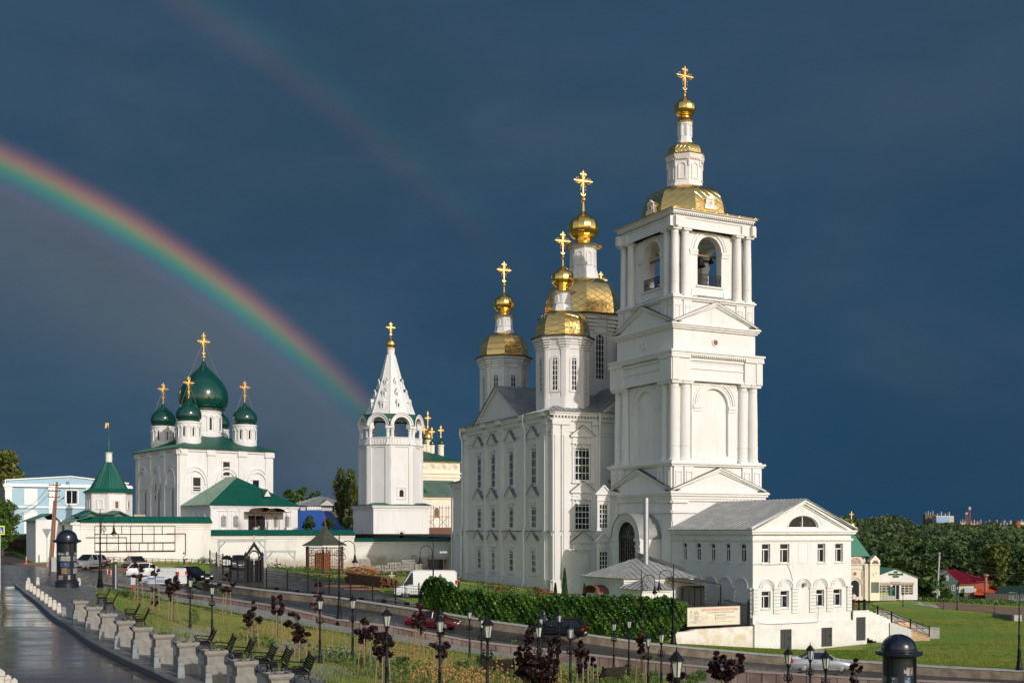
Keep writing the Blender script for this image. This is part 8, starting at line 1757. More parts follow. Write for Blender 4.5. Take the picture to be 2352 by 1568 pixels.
def stacks():
 rnd=random.Random(4);q=153/F
 for i,(x0,x1,yt,yb,lab,kind)in enumerate(((809,826,1300,1312,'low pale block stack at the left end of the stones',0),(825,850,1283,1312,'tall stack of pale stone slabs on pallets under the wall',1),(853,866,1298,1311,'small crate of stones between slab stacks',0),(867,889,1297,1311,'loose pile of tilted stone slabs',2),(890,912,1290,1310,'rounded pile of grey rubble stones on a pallet',0),(912,923,1290,1309,'narrow dark stack of stones in the middle',1),(924,953,1284,1309,'high stack of thin grey slabs in strong shade',1),(954,990,1294,1312,'long low grey stone pile near the dark bin',0))):
  c=W((x0+x1)/2,yb,153+i*.6);w_=(x1-x0)*q;h=(yb-yt)*q;root=empty('stone_stack',c,R(rnd.uniform(-5,14)),lab,'stone stack','stacks of building stone by the wall');m=MB();n=max(3,int(h/.18))if kind==1 else max(2,int(h/.35))
  for k in range(n):
   z0=h*k/n+.02;nb=1 if kind==1 else 4
   for b_ in range(nb):a=-w_/2+w_*b_/nb;o=rnd.uniform(-.08,.08);m.T=Matrix.Translation((0,o,0))@Matrix.Rotation(rnd.uniform(-.1,.1)*(2 if kind==2 else .5),4,'Y');m.box(a+.02,a+w_/nb-.03,-.6,.6,z0,z0+h/n-.035)
  m.build('slab',mat('rubble_stone_%d'%i,(.36,.345,.32),(.24,.225,.205),2.5,rough=.9,bump=.5),root);m=MB();m.box(-w_/2,w_/2,-.62,.62,-.08,.02);m.build('pallet',X['stake'],root)
 c=W(1003,1312,156);r_=empty('waste_skip',c,R(8),'black open skip standing against the shaded white wall','skip');m=MB();m.add([(-.9,-.6,.1),(.9,-.6,.1),(.9,.6,.1),(-.9,.6,.1),(-1.2,-.7,1.6),(1.2,-.7,1.6),(1.2,.7,1.6),(-1.2,.7,1.6)],[(0,3,2,1),(0,1,5,4),(1,2,6,5),(2,3,7,6),(3,0,4,7)]);m.build('tub',X['iron'],r_);m=MB();m.box(-1.25,1.25,-.74,-.66,1.5,1.62);m.box(-1.25,1.25,.66,.74,1.5,1.62);m.build('rim',X['iron'],r_)
 c=W(851,1314,149);m=MB();m.T=Matrix.Diagonal((1.4,1,.75,1));m.ball(0,0,.5,.55,9,6);o=m.build('boulder',mat('pink_boulder',(.30,.20,.16),(.22,.15,.12),2,rough=.9,bump=.6),ang=60,label='rounded pinkish boulder on the dirt strip by the stones',cat='boulder');o.location=c
 s_,z_=wallpx(950,1280,Pw3,rz3);m=MB();m.box(s_-.35,s_+.35,-.32,-.01,Zw3(z_)-.5,Zw3(z_)+.45);m.build('cabinet',X['greyp'],mw3)
 c=W(1019,1330,140);r_=empty('floodlight_pole',c,R(10),'thin pole with small floodlight behind the white cargo van','floodlight');h=(1330-1268)*140/F;m=MB();m.tube([(0,0,0),(0,0,h)],.045,6);m.build('pole',X['rust'],r_);m=MB();m.box(-.5,.4,-.12,.12,h-.08,h+.14);m.build('head',X['greyp'],r_)
stacks()
def lumber():
 a=Fg.at(815,127);b_=Fg.at(896,120.5);root=empty('lumber_pile',a,0,'long pile of reddish brown beams in the yard behind the fence','lumber pile');d=b_-a;rnd=random.Random(3);m=MB();ang_=atan2(d.y,d.x);L_=Vector((d.x,d.y)).length;m.T=Matrix.Rotation(ang_,4,'Z');sl_=d.z/L_
 for i in range(8):
  for j in range(7-i//3):
   x0=rnd.uniform(-.5,.3);x1=L_+rnd.uniform(-.5,.3);y=-1.1+.28*i+rnd.uniform(-.04,.04);z=.02+.16*j
   m.add([(x0,y,z+sl_*x0),(x0,y+.24,z+sl_*x0),(x0,y+.24,z+.14+sl_*x0),(x0,y,z+.14+sl_*x0),(x1,y,z+sl_*x1),(x1,y+.24,z+sl_*x1),(x1,y+.24,z+.14+sl_*x1),(x1,y,z+.14+sl_*x1)],[(0,1,2,3),(7,6,5,4),(0,4,5,1),(1,5,6,2),(2,6,7,3),(3,7,4,0)])
 m.build('beam',X['lumber'],root);m=MB();m.T=Matrix.Identity(4)
 for i in range(46):p=Vector((rnd.uniform(-1,2.2),rnd.uniform(-1.2,1.4),rnd.uniform(.7,1.7)));e=Vector((rnd.uniform(-1,1),rnd.uniform(-1,1),rnd.uniform(-.35,.35))).normalized()*rnd.uniform(.4,.9);m.tube([p-e,p+e],.06,4)
 m.build('loose_board',mat('orange_board',(.40,.17,.05),(.2,.08,.03),4,rough=.8),root)
 for px,py,l_,lab in((790,1347,4.0,'reddish plank lying alone on the dark yard'),(832,1354,3.6,'orange plank lying in front of the beam pile')):p=Fg.hit(px,py);r_=MB();r_.box(-l_/2,l_/2,-.15,.15,.03,.14);o=r_.build('plank',mat('plank_'+str(px),(.35,.14,.05),(.22,.09,.04),4,rough=.7),label=lab,cat='plank');o.location=p;o.rotation_euler=(0,0,R(6))
 p=Fg.hit(899.6,1341);r_=empty('stone_cross',p,R(10),'white stone cross with rounded arms on the grass behind the beams','stone cross');m=MB();m.poly([(-.32,-.1),(.32,-.1),(.28,.35),(.1,.55),(-.1,.55),(-.28,.35)],-.15,.15);m.build('foot',X['bollw'],r_);m=MB();m.box(-.07,.07,-.06,.06,.5,1.25);m.box(-.26,.26,-.06,.06,.88,1.0);m.box(-.15,.15,-.06,.06,.64,.7);m.ball(0,0,1.27,.1,8,5);[m.ball(s*.27,0,.94,.085,8,5)for s in(-1,1)];m.build('cross',X['bollw'],r_)
lumber()
# ================================================================ right side: chapel, book shop, houses
def rescale(root,s):
 l=root.location;root.location=(l.x*s,l.y*s,EYE+(l.z-EYE)*s);root.scale=(s,s,s)
for nm,s in(('tent_bell_tower',232/181),('cream_church',1.2),('scaffold',1.2)):rescale(bpy.data.objects[nm],s)
def chapel():
 Y=203;q=Y/F;c=W(1949,1377,Y);root=empty('small_chapel',c,R(12),'cream stone chapel with green tent roof and gold onion behind the house','chapel');zr=lambda py:(1377-py)*q;z=lambda py:(1377-np.interp(py,[1231,1252,1264,1281,1292,1318,1366,1377],[1272,1286,1294,1305,1316,1340,1368,1377]))*q
 m=MB();hw=2.15;m.box(-hw,hw,-hw,hw,0,z(1263));
 for a,b,d in((1267,1263,.2),(1281,1278,.12),(1376,1366,.15)):m.box(-hw-d,hw+d,-hw-d,hw+d,z(a),z(b))
 for k in range(4):
  m.T=Matrix.Rotation(pi/2*k,4,'Z')
  for s in(-1,1):m.box(s*hw-.45,s*hw+.45,-hw-.12,-hw+.5,0,z(1265));m.lathe([(.14,z(1372)),(.14,z(1285))],8,s*(hw-.7),-hw-.08)
  m.poly([(-1.5,z(1264)),(1.5,z(1264)),(1.6,z(1252)),(1.15,z(1240)),(.4,z(1236)),(0,z(1231)),(-.4,z(1236)),(-1.15,z(1240)),(-1.6,z(1252))],-hw-.2,-hw+.8);m.band(0,z(1263),1.05,1.2,-hw-.28,-hw-.2)
  m.band(0,z(1292),.3,.42,-hw-.08,-hw,0,2*pi,14);m.band(0,z(1318),.9,1.05,-hw-.1,-hw);m.band(0,z(1318),1.2,1.35,-hw-.16,-hw)
 m.T=Matrix.Identity(4);m.build('wall',mat('cream_stone',(.66,.60,.50),(.58,.52,.43),1.5,rough=.8),root)
 for k in range(4):
  T_=Matrix.Rotation(pi/2*k,4,'Z');m=MB();m.T=T_;m.archfill(0,.95,z(1262),z(1261.9),-hw-.24,-hw-.2);m.build('mosaic',mat('icon_mosaic',(.30,.12,.10),(.45,.42,.40),6,rough=.5,lo=.45,hi=.55),root)
  m=MB();m.T=T_;m.archfill(0,.8,0,z(1320),-hw-.04,-hw);m.build('door',flat('dark_recess',(.012,.012,.012),.9),root)
  m=MB();m.T=T_;m.poly([(.26*cos(t),z(1292)+.26*sin(t))for t in np.linspace(0,2*pi,13)[:-1]],-hw-.03,-hw);m.build('round_window',X['brick'],root)
 m=MB();m.lathe([(3.75,zr(1276)),(.9,zr(1225)),(.5,zr(1213))],4,ph=pi/4);
 for k in range(4):m.T=Matrix.Rotation(pi/2*k,4,'Z');m.poly([(-1.7,z(1262)),(1.7,z(1262)),(1.5,z(1245)),(0,z(1233)),(-1.5,z(1245))],-hw+.3,-.4)
 m.T=Matrix.Identity(4);m.build('tent_roof',flat('chapel_green',(.03,.16,.10),.45),root)
 m=MB();zt=zr(1212);m.T=Matrix.Translation((.55,0,0));m.lathe([(.40,zr(1220)),(.40,zt)]+[(.64*a,zt+b*1.5)for a,b in PEAR],16);m.ball(0,0,zt+1.55,.13);cross(m,0,0,zt+1.5,zr(1174)-zt-1.5,.75,False,.08);m.build('cupola',X['gold'],root,ang=50)
 x0=1.3;m=MB();m.box(2.85,3.2,-hw-.6,-hw-.5,zr(1359),zr(1335));m.box(3.9,4.25,-hw-.6,-hw-.5,zr(1359),zr(1335));m.build('shutter',flat('chapel_green',(.03,.16,.10),.45),root)
 m=MB();m.box(2.6,4.4,-hw-.5,hw,0,z(1266));m.box(2.5,4.5,-hw-.6,hw,z(1268),z(1264));m.poly([(2.65,z(1264)),(4.4,z(1264)),(4.45,z(1252)),(4.0,z(1243)),(3.55,z(1234)),(3.1,z(1243)),(2.6,z(1252))],-hw-.6,-hw+.6);m.band(3.55,z(1292),.28,.4,-hw-.58,-hw-.5,0,2*pi,12);m.build('porch',X['cream'],root)
 m=MB();m.archfill(3.55,.6,z(1263),z(1262.9),-hw-.64,-hw-.6);m.build('icon',flat('icon_dark',(.14,.09,.07),.6),root);m=MB();m.box(3.2,3.9,-hw-.54,-hw-.5,zr(1359),zr(1335));m.build('porch_window',flat('icon_dark',(.14,.09,.07),.6),root)
 m=MB();m.sheet((2.4,-hw-.4,z(1262)),(2.4,hw,z(1262)),(3.5,hw,z(1236)),(3.5,-hw-.4,z(1236)));m.sheet((4.6,-hw-.4,z(1262)),(4.6,hw,z(1262)),(3.5,hw,z(1236)),(3.5,-hw-.4,z(1236)));m.build('porch_roof',flat('chapel_green',(.03,.16,.10),.45),root)
 return root
chapel()
def shop():
 Y=205;pl=Plan((W(2005,1300,Y).x,Y),R(88));zg=EYE-(1377-HOR)*Y/F;root=empty('book_shop',(pl.P.x,pl.P.y,zg),pl.rot(),'white gabled book shop with green lettering and large windows','shop');z=lambda py:(1377-py)*Y/F;x=lambda px:pl.along(px);I=Matrix.Identity(4)
 x1=x(2107.5);wn=[(x(2016.5),x(2045),z(1366),z(1343)),(x(2069),x(2097),z(1365.5),z(1342.5))];dr=(x(2049.5),x(2066),z(1377),z(1342));ze=z(1325)
 m=MB();m.wallholes(x(2005),x1,0,ze,wn+[dr],0,.3);xm=x(2058);m.poly([(x(2005),ze),(x1,ze),(xm,z(1306))],0,.3);m.box(x1-.2,x1,.3,9,0,ze);m.build('wall',X['plaster'],root,recalc=False)
 for a,b,c,d in wn:
  f=plastic_window(root,I,a,b,c,d,.15,'#',pane=mat('shop_display_%d'%int(a),(.05,.04,.03),(.22,.17,.10),2.5,rough=.15,lo=.5,hi=.6))
 m=MB();m.box(wn[0][0],wn[0][1],.1,.14,z(1366),z(1360));m.build('banner_strip',mat('yellow_green_print',(.45,.5,.05),(.03,.2,.3),1.2,rough=.5,lo=.48,hi=.52),root)
 plastic_window(root,I,dr[0],dr[1],dr[2]+.02,dr[3],.15,'V');m=MB();m.box(dr[0]-.5,dr[0],-.1,-.04,0,z(1346));m.build('door_leaf',flat('shop_green',(.01,.13,.07),.5),root)
 m=MB();m.box(wn[0][0]-.2,wn[0][1]+.2,-.18,0,z(1341),z(1336.5));m.box(wn[1][0]-.2,wn[1][1]+.2,-.18,0,z(1341),z(1336.5));m.box(dr[0]-.2,dr[1]+.2,-.25,0,z(1340),z(1335));m.build('shutter_box',flat('beige_shutter',(.42,.32,.22),.6),root)
 g=flat('letter_green',(.0,.13,.07),.5)
 text_mesh('sign_lettering','МИР\nПРАВОСЛАВНОЙ\nКНИГИ',.42,g,root,(x(2057.5),-.06,z(1315)),(R(90),0,0),.04,bold=.012,sx=.72)
 r=MB();r.sheet((x(2005)-.6,-.3,ze-.1),(x(2005)-.6,9,ze-.1),(xm,9,z(1305)),(xm,-.3,z(1305)),ribs=16);r.sheet((x1+.4,-.3,ze-.1),(x1+.4,9,ze-.1),(xm,9,z(1305)),(xm,-.3,z(1305)),ribs=14);r.box(x(2000),x(2012),-.4,2,z(1328),z(1316));r.build('roof',flat('shop_roof_green',(.01,.10,.075),.45),root)
 m=MB();m.box(x(2003),x(2050),-1.6,-.1,0,z(1367));m.build('ramp',X['cap'],root);m=MB()
 for i in range(8):a=x(2003)+i*.5;m.box(a-.02,a+.02,-1.5,-1.46,z(1367),z(1359))
 m.box(x(2003),x(2003)+3.6,-1.5,-1.46,z(1359.5),z(1359));m.build('ramp_rail',X['iron'],root)
shop()
def village():
 Y=245;q=Y/F;c=W(2170,1382,Y);root=empty('red_roof_house',c,R(18),'green wooden house with wine red metal roof and bright orange lean-to','house');z=lambda py:(1382-py)*q;f=lambda px:(px-2170)*q
 wd=flat('green_boards',(.05,.085,.075),.8);RR=mat('wine_red_roof',(.22,.012,.028),(.16,.01,.02),.5,rough=.45);x0,x1=f(2160),f(2213);xm=(x0+x1)/2;ze=z(1339)
 root.rotation_euler=(0,0,0);A_=lambda px,py,y=0:(f(px),y,z(py))
 m=MB();m.box(f(2150),f(2203),0,8,0,z(1336));m.poly([(f(2149),z(1336)),(f(2203),z(1336)),(f(2173),z(1311)),(f(2150),z(1321))],0,.3);m.box(f(2152),f(2200),-.08,0,z(1337),z(1334));m.build('green_wall',wd,root)
 m=MB();m.box(f(2203),f(2238),.2,8,z(1361),z(1339));m.build('cream_wall',flat('cream_boards',(.50,.50,.36),.7),root)
 m=MB();m.sheet(A_(2147,1322,-.5),A_(2147,1322,8),A_(2173,1309.5,8),A_(2173,1309.5,-.5));m.build('roof_left',X['grey'],root)
 def roofq(nm,p,mt_):
  m=MB();v=[Vector(q_)for q_ in p];m.add(v+[q_-Vector((0,0,.12))for q_ in v],[(0,1,2,3),(7,6,5,4),(0,4,5,1),(1,5,6,2),(2,6,7,3),(3,7,4,0)]);n=12
  for k in range(1,n):a_,b_=v[0].lerp(v[1],k/n),v[3].lerp(v[2],k/n);m.tube([a_+Vector((0,0,.03)),b_+Vector((0,0,.03))],.035,3)
  m.build(nm,mt_,root)
 roofq('red_roof',(A_(2204,1340,-.7),A_(2243,1339.5,-.5),A_(2211,1308,4.5),A_(2173,1309.5,4)),RR)
 roofq('red_roof_right',(A_(2243,1334.5,.5),A_(2286,1334.5,.8),A_(2249,1320,4),A_(2211,1307.5,4.6)),RR)
 m=MB();m.box(f(2243),f(2277),1.2,8,z(1356),z(1334));m.build('red_log_wall',flat('red_logs',(.30,.05,.02),.7),root)
 roofq('orange_roof',(A_(2226,1362,-2.5),A_(2301,1365,-2.5),A_(2280,1352,1.3),A_(2243,1353,1.3)),flat('orange_sheet',(.55,.09,.02),.5))
 roofq('annex_roof',(A_(2302,1365,-1),A_(2321,1362,-1),A_(2299,1348.5,3.3),A_(2280,1350,3.3)),RR)
 m=MB();m.box(f(2213),f(2240),-.6,.2,z(1360),z(1350));m.build('grey_fascia',X['greyp'],root)
 m=MB();m.box(f(2213),f(2240),-.4,.5,0,z(1360));m.build('brick_wall',mat('brown_brick',(.20,.14,.09),(.15,.10,.07),2,rough=.9),root)
 m=MB();m.box(f(2240),f(2290),-1.5,-.5,0,z(1366));m.build('red_shed_wall',flat('red_shed',(.13,.025,.012),.7),root)
 m=MB();m.tube([(f(2257),-1.6,z(1362)),(f(2257),-1.6,z(1320))],.30,8);m.lathe([(.7,z(1321)),(.6,z(1318)),(.2,z(1317))],8,f(2257),-1.6);m.build('chimney',flat('pink_flue',(.34,.12,.10),.6),root)
 for a,b,c_,d in((2162,2170,1356,1344),(2185,2193,1356,1343),(2172,2178,1332,1321),(2216,2224,1380,1368)):plastic_window(root,Matrix.Identity(4),f(a),f(b),z(c_),z(d),-.12 if a!=2216 else-.5,'V')
 a=W(2264,1384,232);r=empty('plank_fence',a,R(-24),'weathered dark plank fence below the red roofed house','fence');m=MB()
 for i in range(60):m.box(i*.27,i*.27+.22,0,.04,0,1.9)
 m.build('board',flat('blue_grey_board',(.07,.08,.10),.9),r);m=MB()
 for i in range(16):m.box(i*.27+.02,i*.27+.12,-.03,0,.1,1.8)
 m.build('pale_board',X['stake'],r)
 c=W(2318,1378,236);r=empty('white_cottage',c,R(-14),'small white cottage with dark green roof at the right edge','house');q2=236/F;m=MB();m.box(0,9,0,5,0,1.6);m.build('wall',X['plaster'],r);m=MB();m.sheet((-3.0,-.6,1.3),(9,-.6,1.7),(9,5,3.0),(-1,5,2.6));m.build('roof',flat('black_green_roof',(.012,.04,.025),.6),r);plastic_window(r,Matrix.Identity(4),1.2,2.6,.4,1.2,-.1,'#')
 b=W(2151.5,1382,226);r=empty('utility_pole',b,0,'pale concrete utility pole with grey box and wires to the right','utility pole');h=(1382-1268)*226/F;m=MB();m.tube([(0,0,0),(.55,0,h)],.22,8,.14);m.build('pole',X['cap'],r);m=MB();m.box(-.9,-.1,-.3,.1,1.9,3.0);m.box(.2,.5,-.3,.1,1.3,2.2);m.build('box',X['greyp'],r);m=MB()
 for zz,x_ in((h-.1,.3),(h-.9,.8),(h-1.2,.3)):m.box(.3,.8,-.05,.05,zz-.05,zz+.05)
 m.build('insulator',X['greyp'],r);m=MB()
 for k,(dz,ez)in enumerate(((0,-4.4),(-.7,-5.0),(-.9,-6.2),(-1.2,-5.6))):
  a_=Vector((.55,0,h-.1+dz));e=Vector((22,8,h-1.6+ez+2.6));m.tube([a_.lerp(e,t)-Vector((0,0,1.2*4*t*(1-t)))for t in np.linspace(0,1,14)],.022,3)
 m.build('wire',X['bark'],r)
 a=W(2282,1409,168);r=empty('concrete_wing_wall',a,0,'grey concrete wing wall cutting into the right end of the lawn','wall');q3=168/F;m=MB();e=W(2343,1412,155)-a
 m.add([(0,0,0),(e.x,e.y,e.z),(e.x,e.y,e.z-2.2),(0,0,-.4),(0,.35,0),(e.x,e.y+.35,e.z),(e.x,e.y+.35,e.z-2.2),(0,.35,-.4)],[(0,1,2,3),(4,7,6,5),(0,4,5,1),(1,5,6,2)]);m.build('wall',mat('grey_concrete',(.22,.22,.22),(.16,.16,.16),1,rough=.8),r)
 m=MB();m.box(e.x-.9,e.x+.1,e.y-.3,e.y+.4,e.z-2.3,e.z+.03);m.build('pillar',X['cap'],r)
village()
def skyline():
 def block(px0,px1,pyt,pyb,Y,mt,label,win=True,name='apartment_block',strips=None):
  q=Y/F;a=W(px0,pyb,Y);root=empty(name,a,0,label,'building');w_=(px1-px0)*q;h=(pyb-pyt)*q;m=MB();m.box(0,w_,0,w_*.6,-15,h);m.build('wall',mt,root)
  if strips:m=MB();m.box(w_*strips[0],w_*strips[1],-1,0,h*.45,h*.92);m.build('glass_front',flat('blue_glass',(.10,.30,.55),.3),root)
  if strips:
   m=MB();[m.box(w_*strips[0],w_*strips[1],-1.4,-1,h*(.5+.1*i),h*(.52+.1*i))for i in range(5)];m.build('band',X['whitew'],root)
  m=MB()
  for i in range(4):m.box(w_*(.1+.22*i),w_*(.14+.22*i),2,8,h,h+3+2*(i%2))
  m.build('roof_plant',X['greyp'],root);return root
 yb=flat('yellow_block',(.38,.27,.14),.9);wb=flat('pale_block',(.50,.45,.38),.9);dk=flat('brown_block',(.13,.10,.08),.9)
 block(2150,2191,1184,1212,1500,wb,'large pale block with blue glass front above the forest',strips=(0,.75));block(2125,2150,1181,1212,1520,dk,'dark tall block joined left of the blue glass building');
 for i,(a,b,t,lab)in enumerate(((2205,2228,1199.5,'pale low block left of the far mast'),(2228,2262,1201,'orange and white row of far blocks'),(2262,2300,1202,'long far row of pale blocks'),(2300,2331,1203,'far white block left of the brick tower'),(2344,2380,1198,'far pale block at the right edge'),(1975,1990,1258,'small white block among trees behind the chapel'))):
  Y=1650-i*10 if i<5 else 700;block(a,b,t,1214 if i<5 else 1272,Y,(wb,flat('orange_block',(.42,.2,.1),.9),wb,X['plaster'],wb,X['plaster'])[i],lab,name='far_block')
 def mast(px,pyt,Y,lab):
  b=W(px,1206,Y);r=empty('radio_mast',b,0,lab,'mast');h=(1206-pyt)*Y/F;m=MB()
  for s in(-1,1):m.tube([(s*1.6,0,-12),(s*.7,0,h)],.35,4);
  for k in range(10):z=h*k/10;m.tube([(-1.2,0,z),(1.2,0,z+h/10)],.3,3)
  m.build('lattice',flat('mast_red',(.35,.12,.1),.7),r);m=MB();m.box(-1.3,1.3,-1,1,h*.82,h*.95);m.build('antenna',X['greyp'],r)
 mast(2219.5,1175,1400,'tall red and white mast on the horizon');mast(2227,1162,1420,'taller right mast of the pair on the horizon');
 b=W(2336,1216,1000);r=empty('brick_water_tower',b,0,'round red brick water tower on the horizon at right','tower');h=20*1000/F;m=MB();m.lathe([(2.6,-14),(2.5,h*.5),(2.9,h*.55),(2.9,h*.95)],16);m.build('shaft',flat('orange_brick',(.30,.09,.045),.9),r);m=MB();m.lathe([(3.0,h*.95),(3.0,h),(.5,h*1.06)],16);m.build('cap',X['dkroof'],r)
 b=W(2305,1216,1010);block(2297,2331,1208,1222,1010,wb,'long pale low building left of the brick tower',name='far_block')
skyline()
# ================================================================ vegetation
def blob_points(rr,c,r,n,shell=.55):
 d=rr.normal(size=(n,3));d/=np.linalg.norm(d,axis=1)[:,None];q=(shell+(1-shell)*rr.uniform(0,1,n)**.6)[:,None]
 return np.asarray(c)+d*q*np.asarray(r)
def tree(name,loc,H,rx,label,cat,group,mt='leafd',mb='bark',leaf=.35,n=2600,seed=0,clumps=22,low=.25,drape=0,trunk=.0,top=1.0):
 rr=np.random.RandomState(seed);root=empty(name,loc,rr.uniform(0,6),label,cat,group);P=[];m=MB();tr=trunk or H*.022
 m.tube([(0,0,-.5),(rr.uniform(-.1,.1)*rx*.5,0,H*.45),(rr.uniform(-.1,.1)*rx,0,H*.85)],tr,7,tr*.3)
 for i in range(clumps):
  t=(i+.5)/clumps;z=H*(low+(1-low)*t*.97);prof=sin(pi*min(1,.12+.88*(1-t)**.75*1.05))**.6 if top<1.01 else(1-t)**.5;a=rr.uniform(0,2*pi);r0=rx*prof*rr.uniform(.25,.85);c=(r0*cos(a),r0*sin(a),z-H*.05)
  cr=rx*rr.uniform(.28,.50)*(.6+.4*prof);k=int(n/clumps);q=blob_points(rr,c,(cr,cr,cr*.75),k,.35)
  if drape:q[:,2]-=rr.uniform(0,1,k)**2*drape*cr*1.8
  P.append(q)
  if i%2==0:m.tube([(0,0,z*.75),c],tr*.35,4,tr*.1)
 leaf_cloud('crown',np.concatenate(P),leaf,rr,X[mt],root,.7);m.build('trunk',X[mb],root,ang=60);return root
def TR(px,pyb,Y,pyt,wD,label,**k):
 b=W(px,pyb,Y);k.setdefault('cat','tree');k.setdefault('group',None);nm=k.pop('name','broadleaf_tree');return tree(nm,b,(pyb-pyt)*Y/F,wD/2*Y/F,label,seed=int(px+pyt),**k)
TR(10,1250,190,1028,96,'tall dark leafy tree rising behind the blue house at the left edge',mt='leafy',leaf=.30,n=4500,low=.45,clumps=30)
TR(6,1262,108,1146,92,'fresh green small tree at the left edge behind the crossing sign',mt='leaf',leaf=.12,n=5000,low=.1,clumps=26)
TR(664,1235,335,1118,46,'left round green tree behind the refectory roof',leaf=.45,n=2200,mt='leafd');TR(690,1235,345,1114,52,'middle round green tree behind the refectory roof',leaf=.45,n=2400,mt='leaf');TR(718,1235,340,1122,44,'right round green tree above the apartment house roof',leaf=.45,n=2200)
TR(781,1235,262,1064,40,'tall drooping birch left of the tent roofed bell tower',name='birch_tree',mt='leafy',mb='barkw',leaf=.22,n=4200,low=.22,drape=1.6,clumps=34);TR(806,1235,258,1066,42,'birch partly hidden by the tent roofed bell tower',name='birch_tree',mt='leafy',mb='barkw',leaf=.22,n=4200,low=.25,drape=1.6,clumps=34)
TR(710,1222,232,1184,34,'dark apple tree in front of the bright blue fence',leaf=.2,n=1600,low=.1);TR(752,1222,232,1190,30,'dark bush behind the gazebo cross at the blue fence',leaf=.2,n=1300,low=.1);TR(797,1222,205,1186,26,'green bush beside the tent roofed tower foot',leaf=.18,n=1500,low=.05,mt='leaf')
rt=[(2120,1384,228,1296,70,'dark round tree right of the book shop','leafd'),(2148,1382,238,1312,48,'dark leafy tree behind the concrete pole','leafd'),(2168,1386,228,1352,30,'low green bush before the green wooden house','leaf'),(2288,1380,275,1242,76,'tall birch with pale trunk behind the red roofs','leafy'),(2325,1380,285,1236,70,'second tall birch at the right edge behind the red roofs','leafd'),(2246,1370,290,1288,60,'dark tree behind the red log house','leafd'),(2205,1370,300,1262,84,'wide dark tree behind the green gable','leafd'),(2090,1372,260,1282,74,'wide green tree behind the book shop roof','leafd'),(2052,1372,280,1262,80,'tall green tree behind the chapel and shop','leafd'),(2130,1372,300,1238,90,'tall dark tree rising over the concrete pole','leafd'),(2020,1372,300,1278,70,'green tree right of the chapel tent roof','leaf'),(2008,1365,340,1236,60,'tree behind the chapel cupola','leafd'),(2170,1360,340,1226,90,'tall dark tree in the valley left of the birches','leafd'),(2352,1382,262,1262,70,'dense dark tree cut by the right edge','leafd'),(2070,1350,360,1232,90,'broad tree crown above the shop in the valley','leafy'),(2270,1350,370,1228,90,'dark crown above the red roofs in the valley','leafd')]
for px,b_,Y,t_,w_,lab,mt_ in rt:
 bi='birch' in lab;TR(px,b_,Y,t_,w_,lab,name='birch_tree' if bi else 'broadleaf_tree',mt=mt_,mb='barkw' if bi else 'bark',leaf=.42 if bi else .5,n=3400,low=.18 if bi else .05,drape=1.0 if bi else .2,clumps=34,group='trees in the valley at right')
hl=MB();pr=[(270,-16),(360,-19),(520,-15),(800,-5),(1150,1.5),(1500,2),(2200,-8)]
for(y0,a0),(y1,a1)in zip(pr,pr[1:]):hl.add([(.24*y0,y0,EYE+a0),(.75*y0,y0,EYE+a0),(.75*y1,y1,EYE+a1),(.24*y1,y1,EYE+a1)],[(0,1,2,3)])
hl.build('hillside',X['far'],kind='structure')
rr=np.random.RandomState(8);P=[];hz=lambda y:EYE+np.interp(y,[p[0]for p in pr],[p[1]for p in pr])
for i in range(1500):
 y=300+1050*rr.uniform(0,1)**1.15;px=rr.uniform(1925,2480);x=(px-CX)*y/F;h=rr.uniform(7,13)*(1+.15*sin(px*.05))-(6.5 if px>2085 and y>650 else 0);r=rr.uniform(3,8.5);
 P.append(blob_points(rr,(x,y,hz(y)+h*.62),(r,r,h*.42),70 if y<700 else 45,.5))
P=np.concatenate(P);D_=P[:,1];V,Q=leaf_quads(P,1.0,rr,.75);sc_=np.repeat(np.interp(D_,[300,1300],[.75,1.5]),4)[:,None];cen=np.repeat(P,4,0)
npmesh('distant_wood',cen+(V-cen)*sc_,Q,mat('wood_foliage',(.040,.085,.022),(.115,.155,.034),.06,rough=.7,lo=.38,hi=.62,transl=.15,c3=(.032,.064,.022),s3=.025),label='dark green woods covering the hillside up to the horizon',cat='woods',kind='stuff')
def maple(cx,cy,rx,ry,base,label,wine=0,extra=(),n=1.0):
 if isinstance(base,tuple):Y=base[0];p=G.at(cx,Y)
 else:p=G.hit(cx+(2 if base>1500 else 0),base);Y=p.y
 q=Y/F;z=lambda py:EYE+(HOR-py)*q-p.z;rr=np.random.RandomState(int(cx*3+cy));root=empty('purple_maple',p,0,label,'young tree','young purple maples on stakes');m=MB();P=[]
 blobs=[(0,cy,rx,ry)]+[(ex-cx,ey,ax,ay)for ex,ey,ax,ay in extra];zt=max(z(b[1]-b[3])for b in blobs)
 m.tube([(0,0,0),(.03,.02,z(cy)*.6),(blobs[-1][0]*q*.5,0,zt*.95)],.035,6,.012)
 for bx,by,ax,ay in blobs:
  k=max(6,int(ax*ay/38));
  for j in range(k):
   d=rr.normal(size=3);d/=np.linalg.norm(d);c=np.array([bx*q+d[0]*ax*q*.8,d[1]*ax*q*.75,z(by)+d[2]*ay*q*.82]);P.append(blob_points(rr,c,(ax*q*rr.uniform(.22,.46),ax*q*.36,ay*q*rr.uniform(.16,.32)),int(80*n),.1));m.tube([(0,0,max(.4,c[2]-.5)),tuple(c)],.012,3)
 leaf_cloud('crown',np.concatenate(P),(.066 if Y>45 else .056),rr,X['purpler' if wine else 'purple'],root,.9);m.build('trunk',X['bark'],root)
 for s in((-.28,.0),(.26,.08),(.0,-.26)):st=MB();hs=min(1.9,z(cy+ry*.6)if z(cy+ry*.6)>1.0 else 1.6);st.tube([(s[0]*1.15,s[1]*1.15,-.1),(s[0]*.8,s[1]*.8,hs)],.032,5);st.build('stake',X['stake'],root)
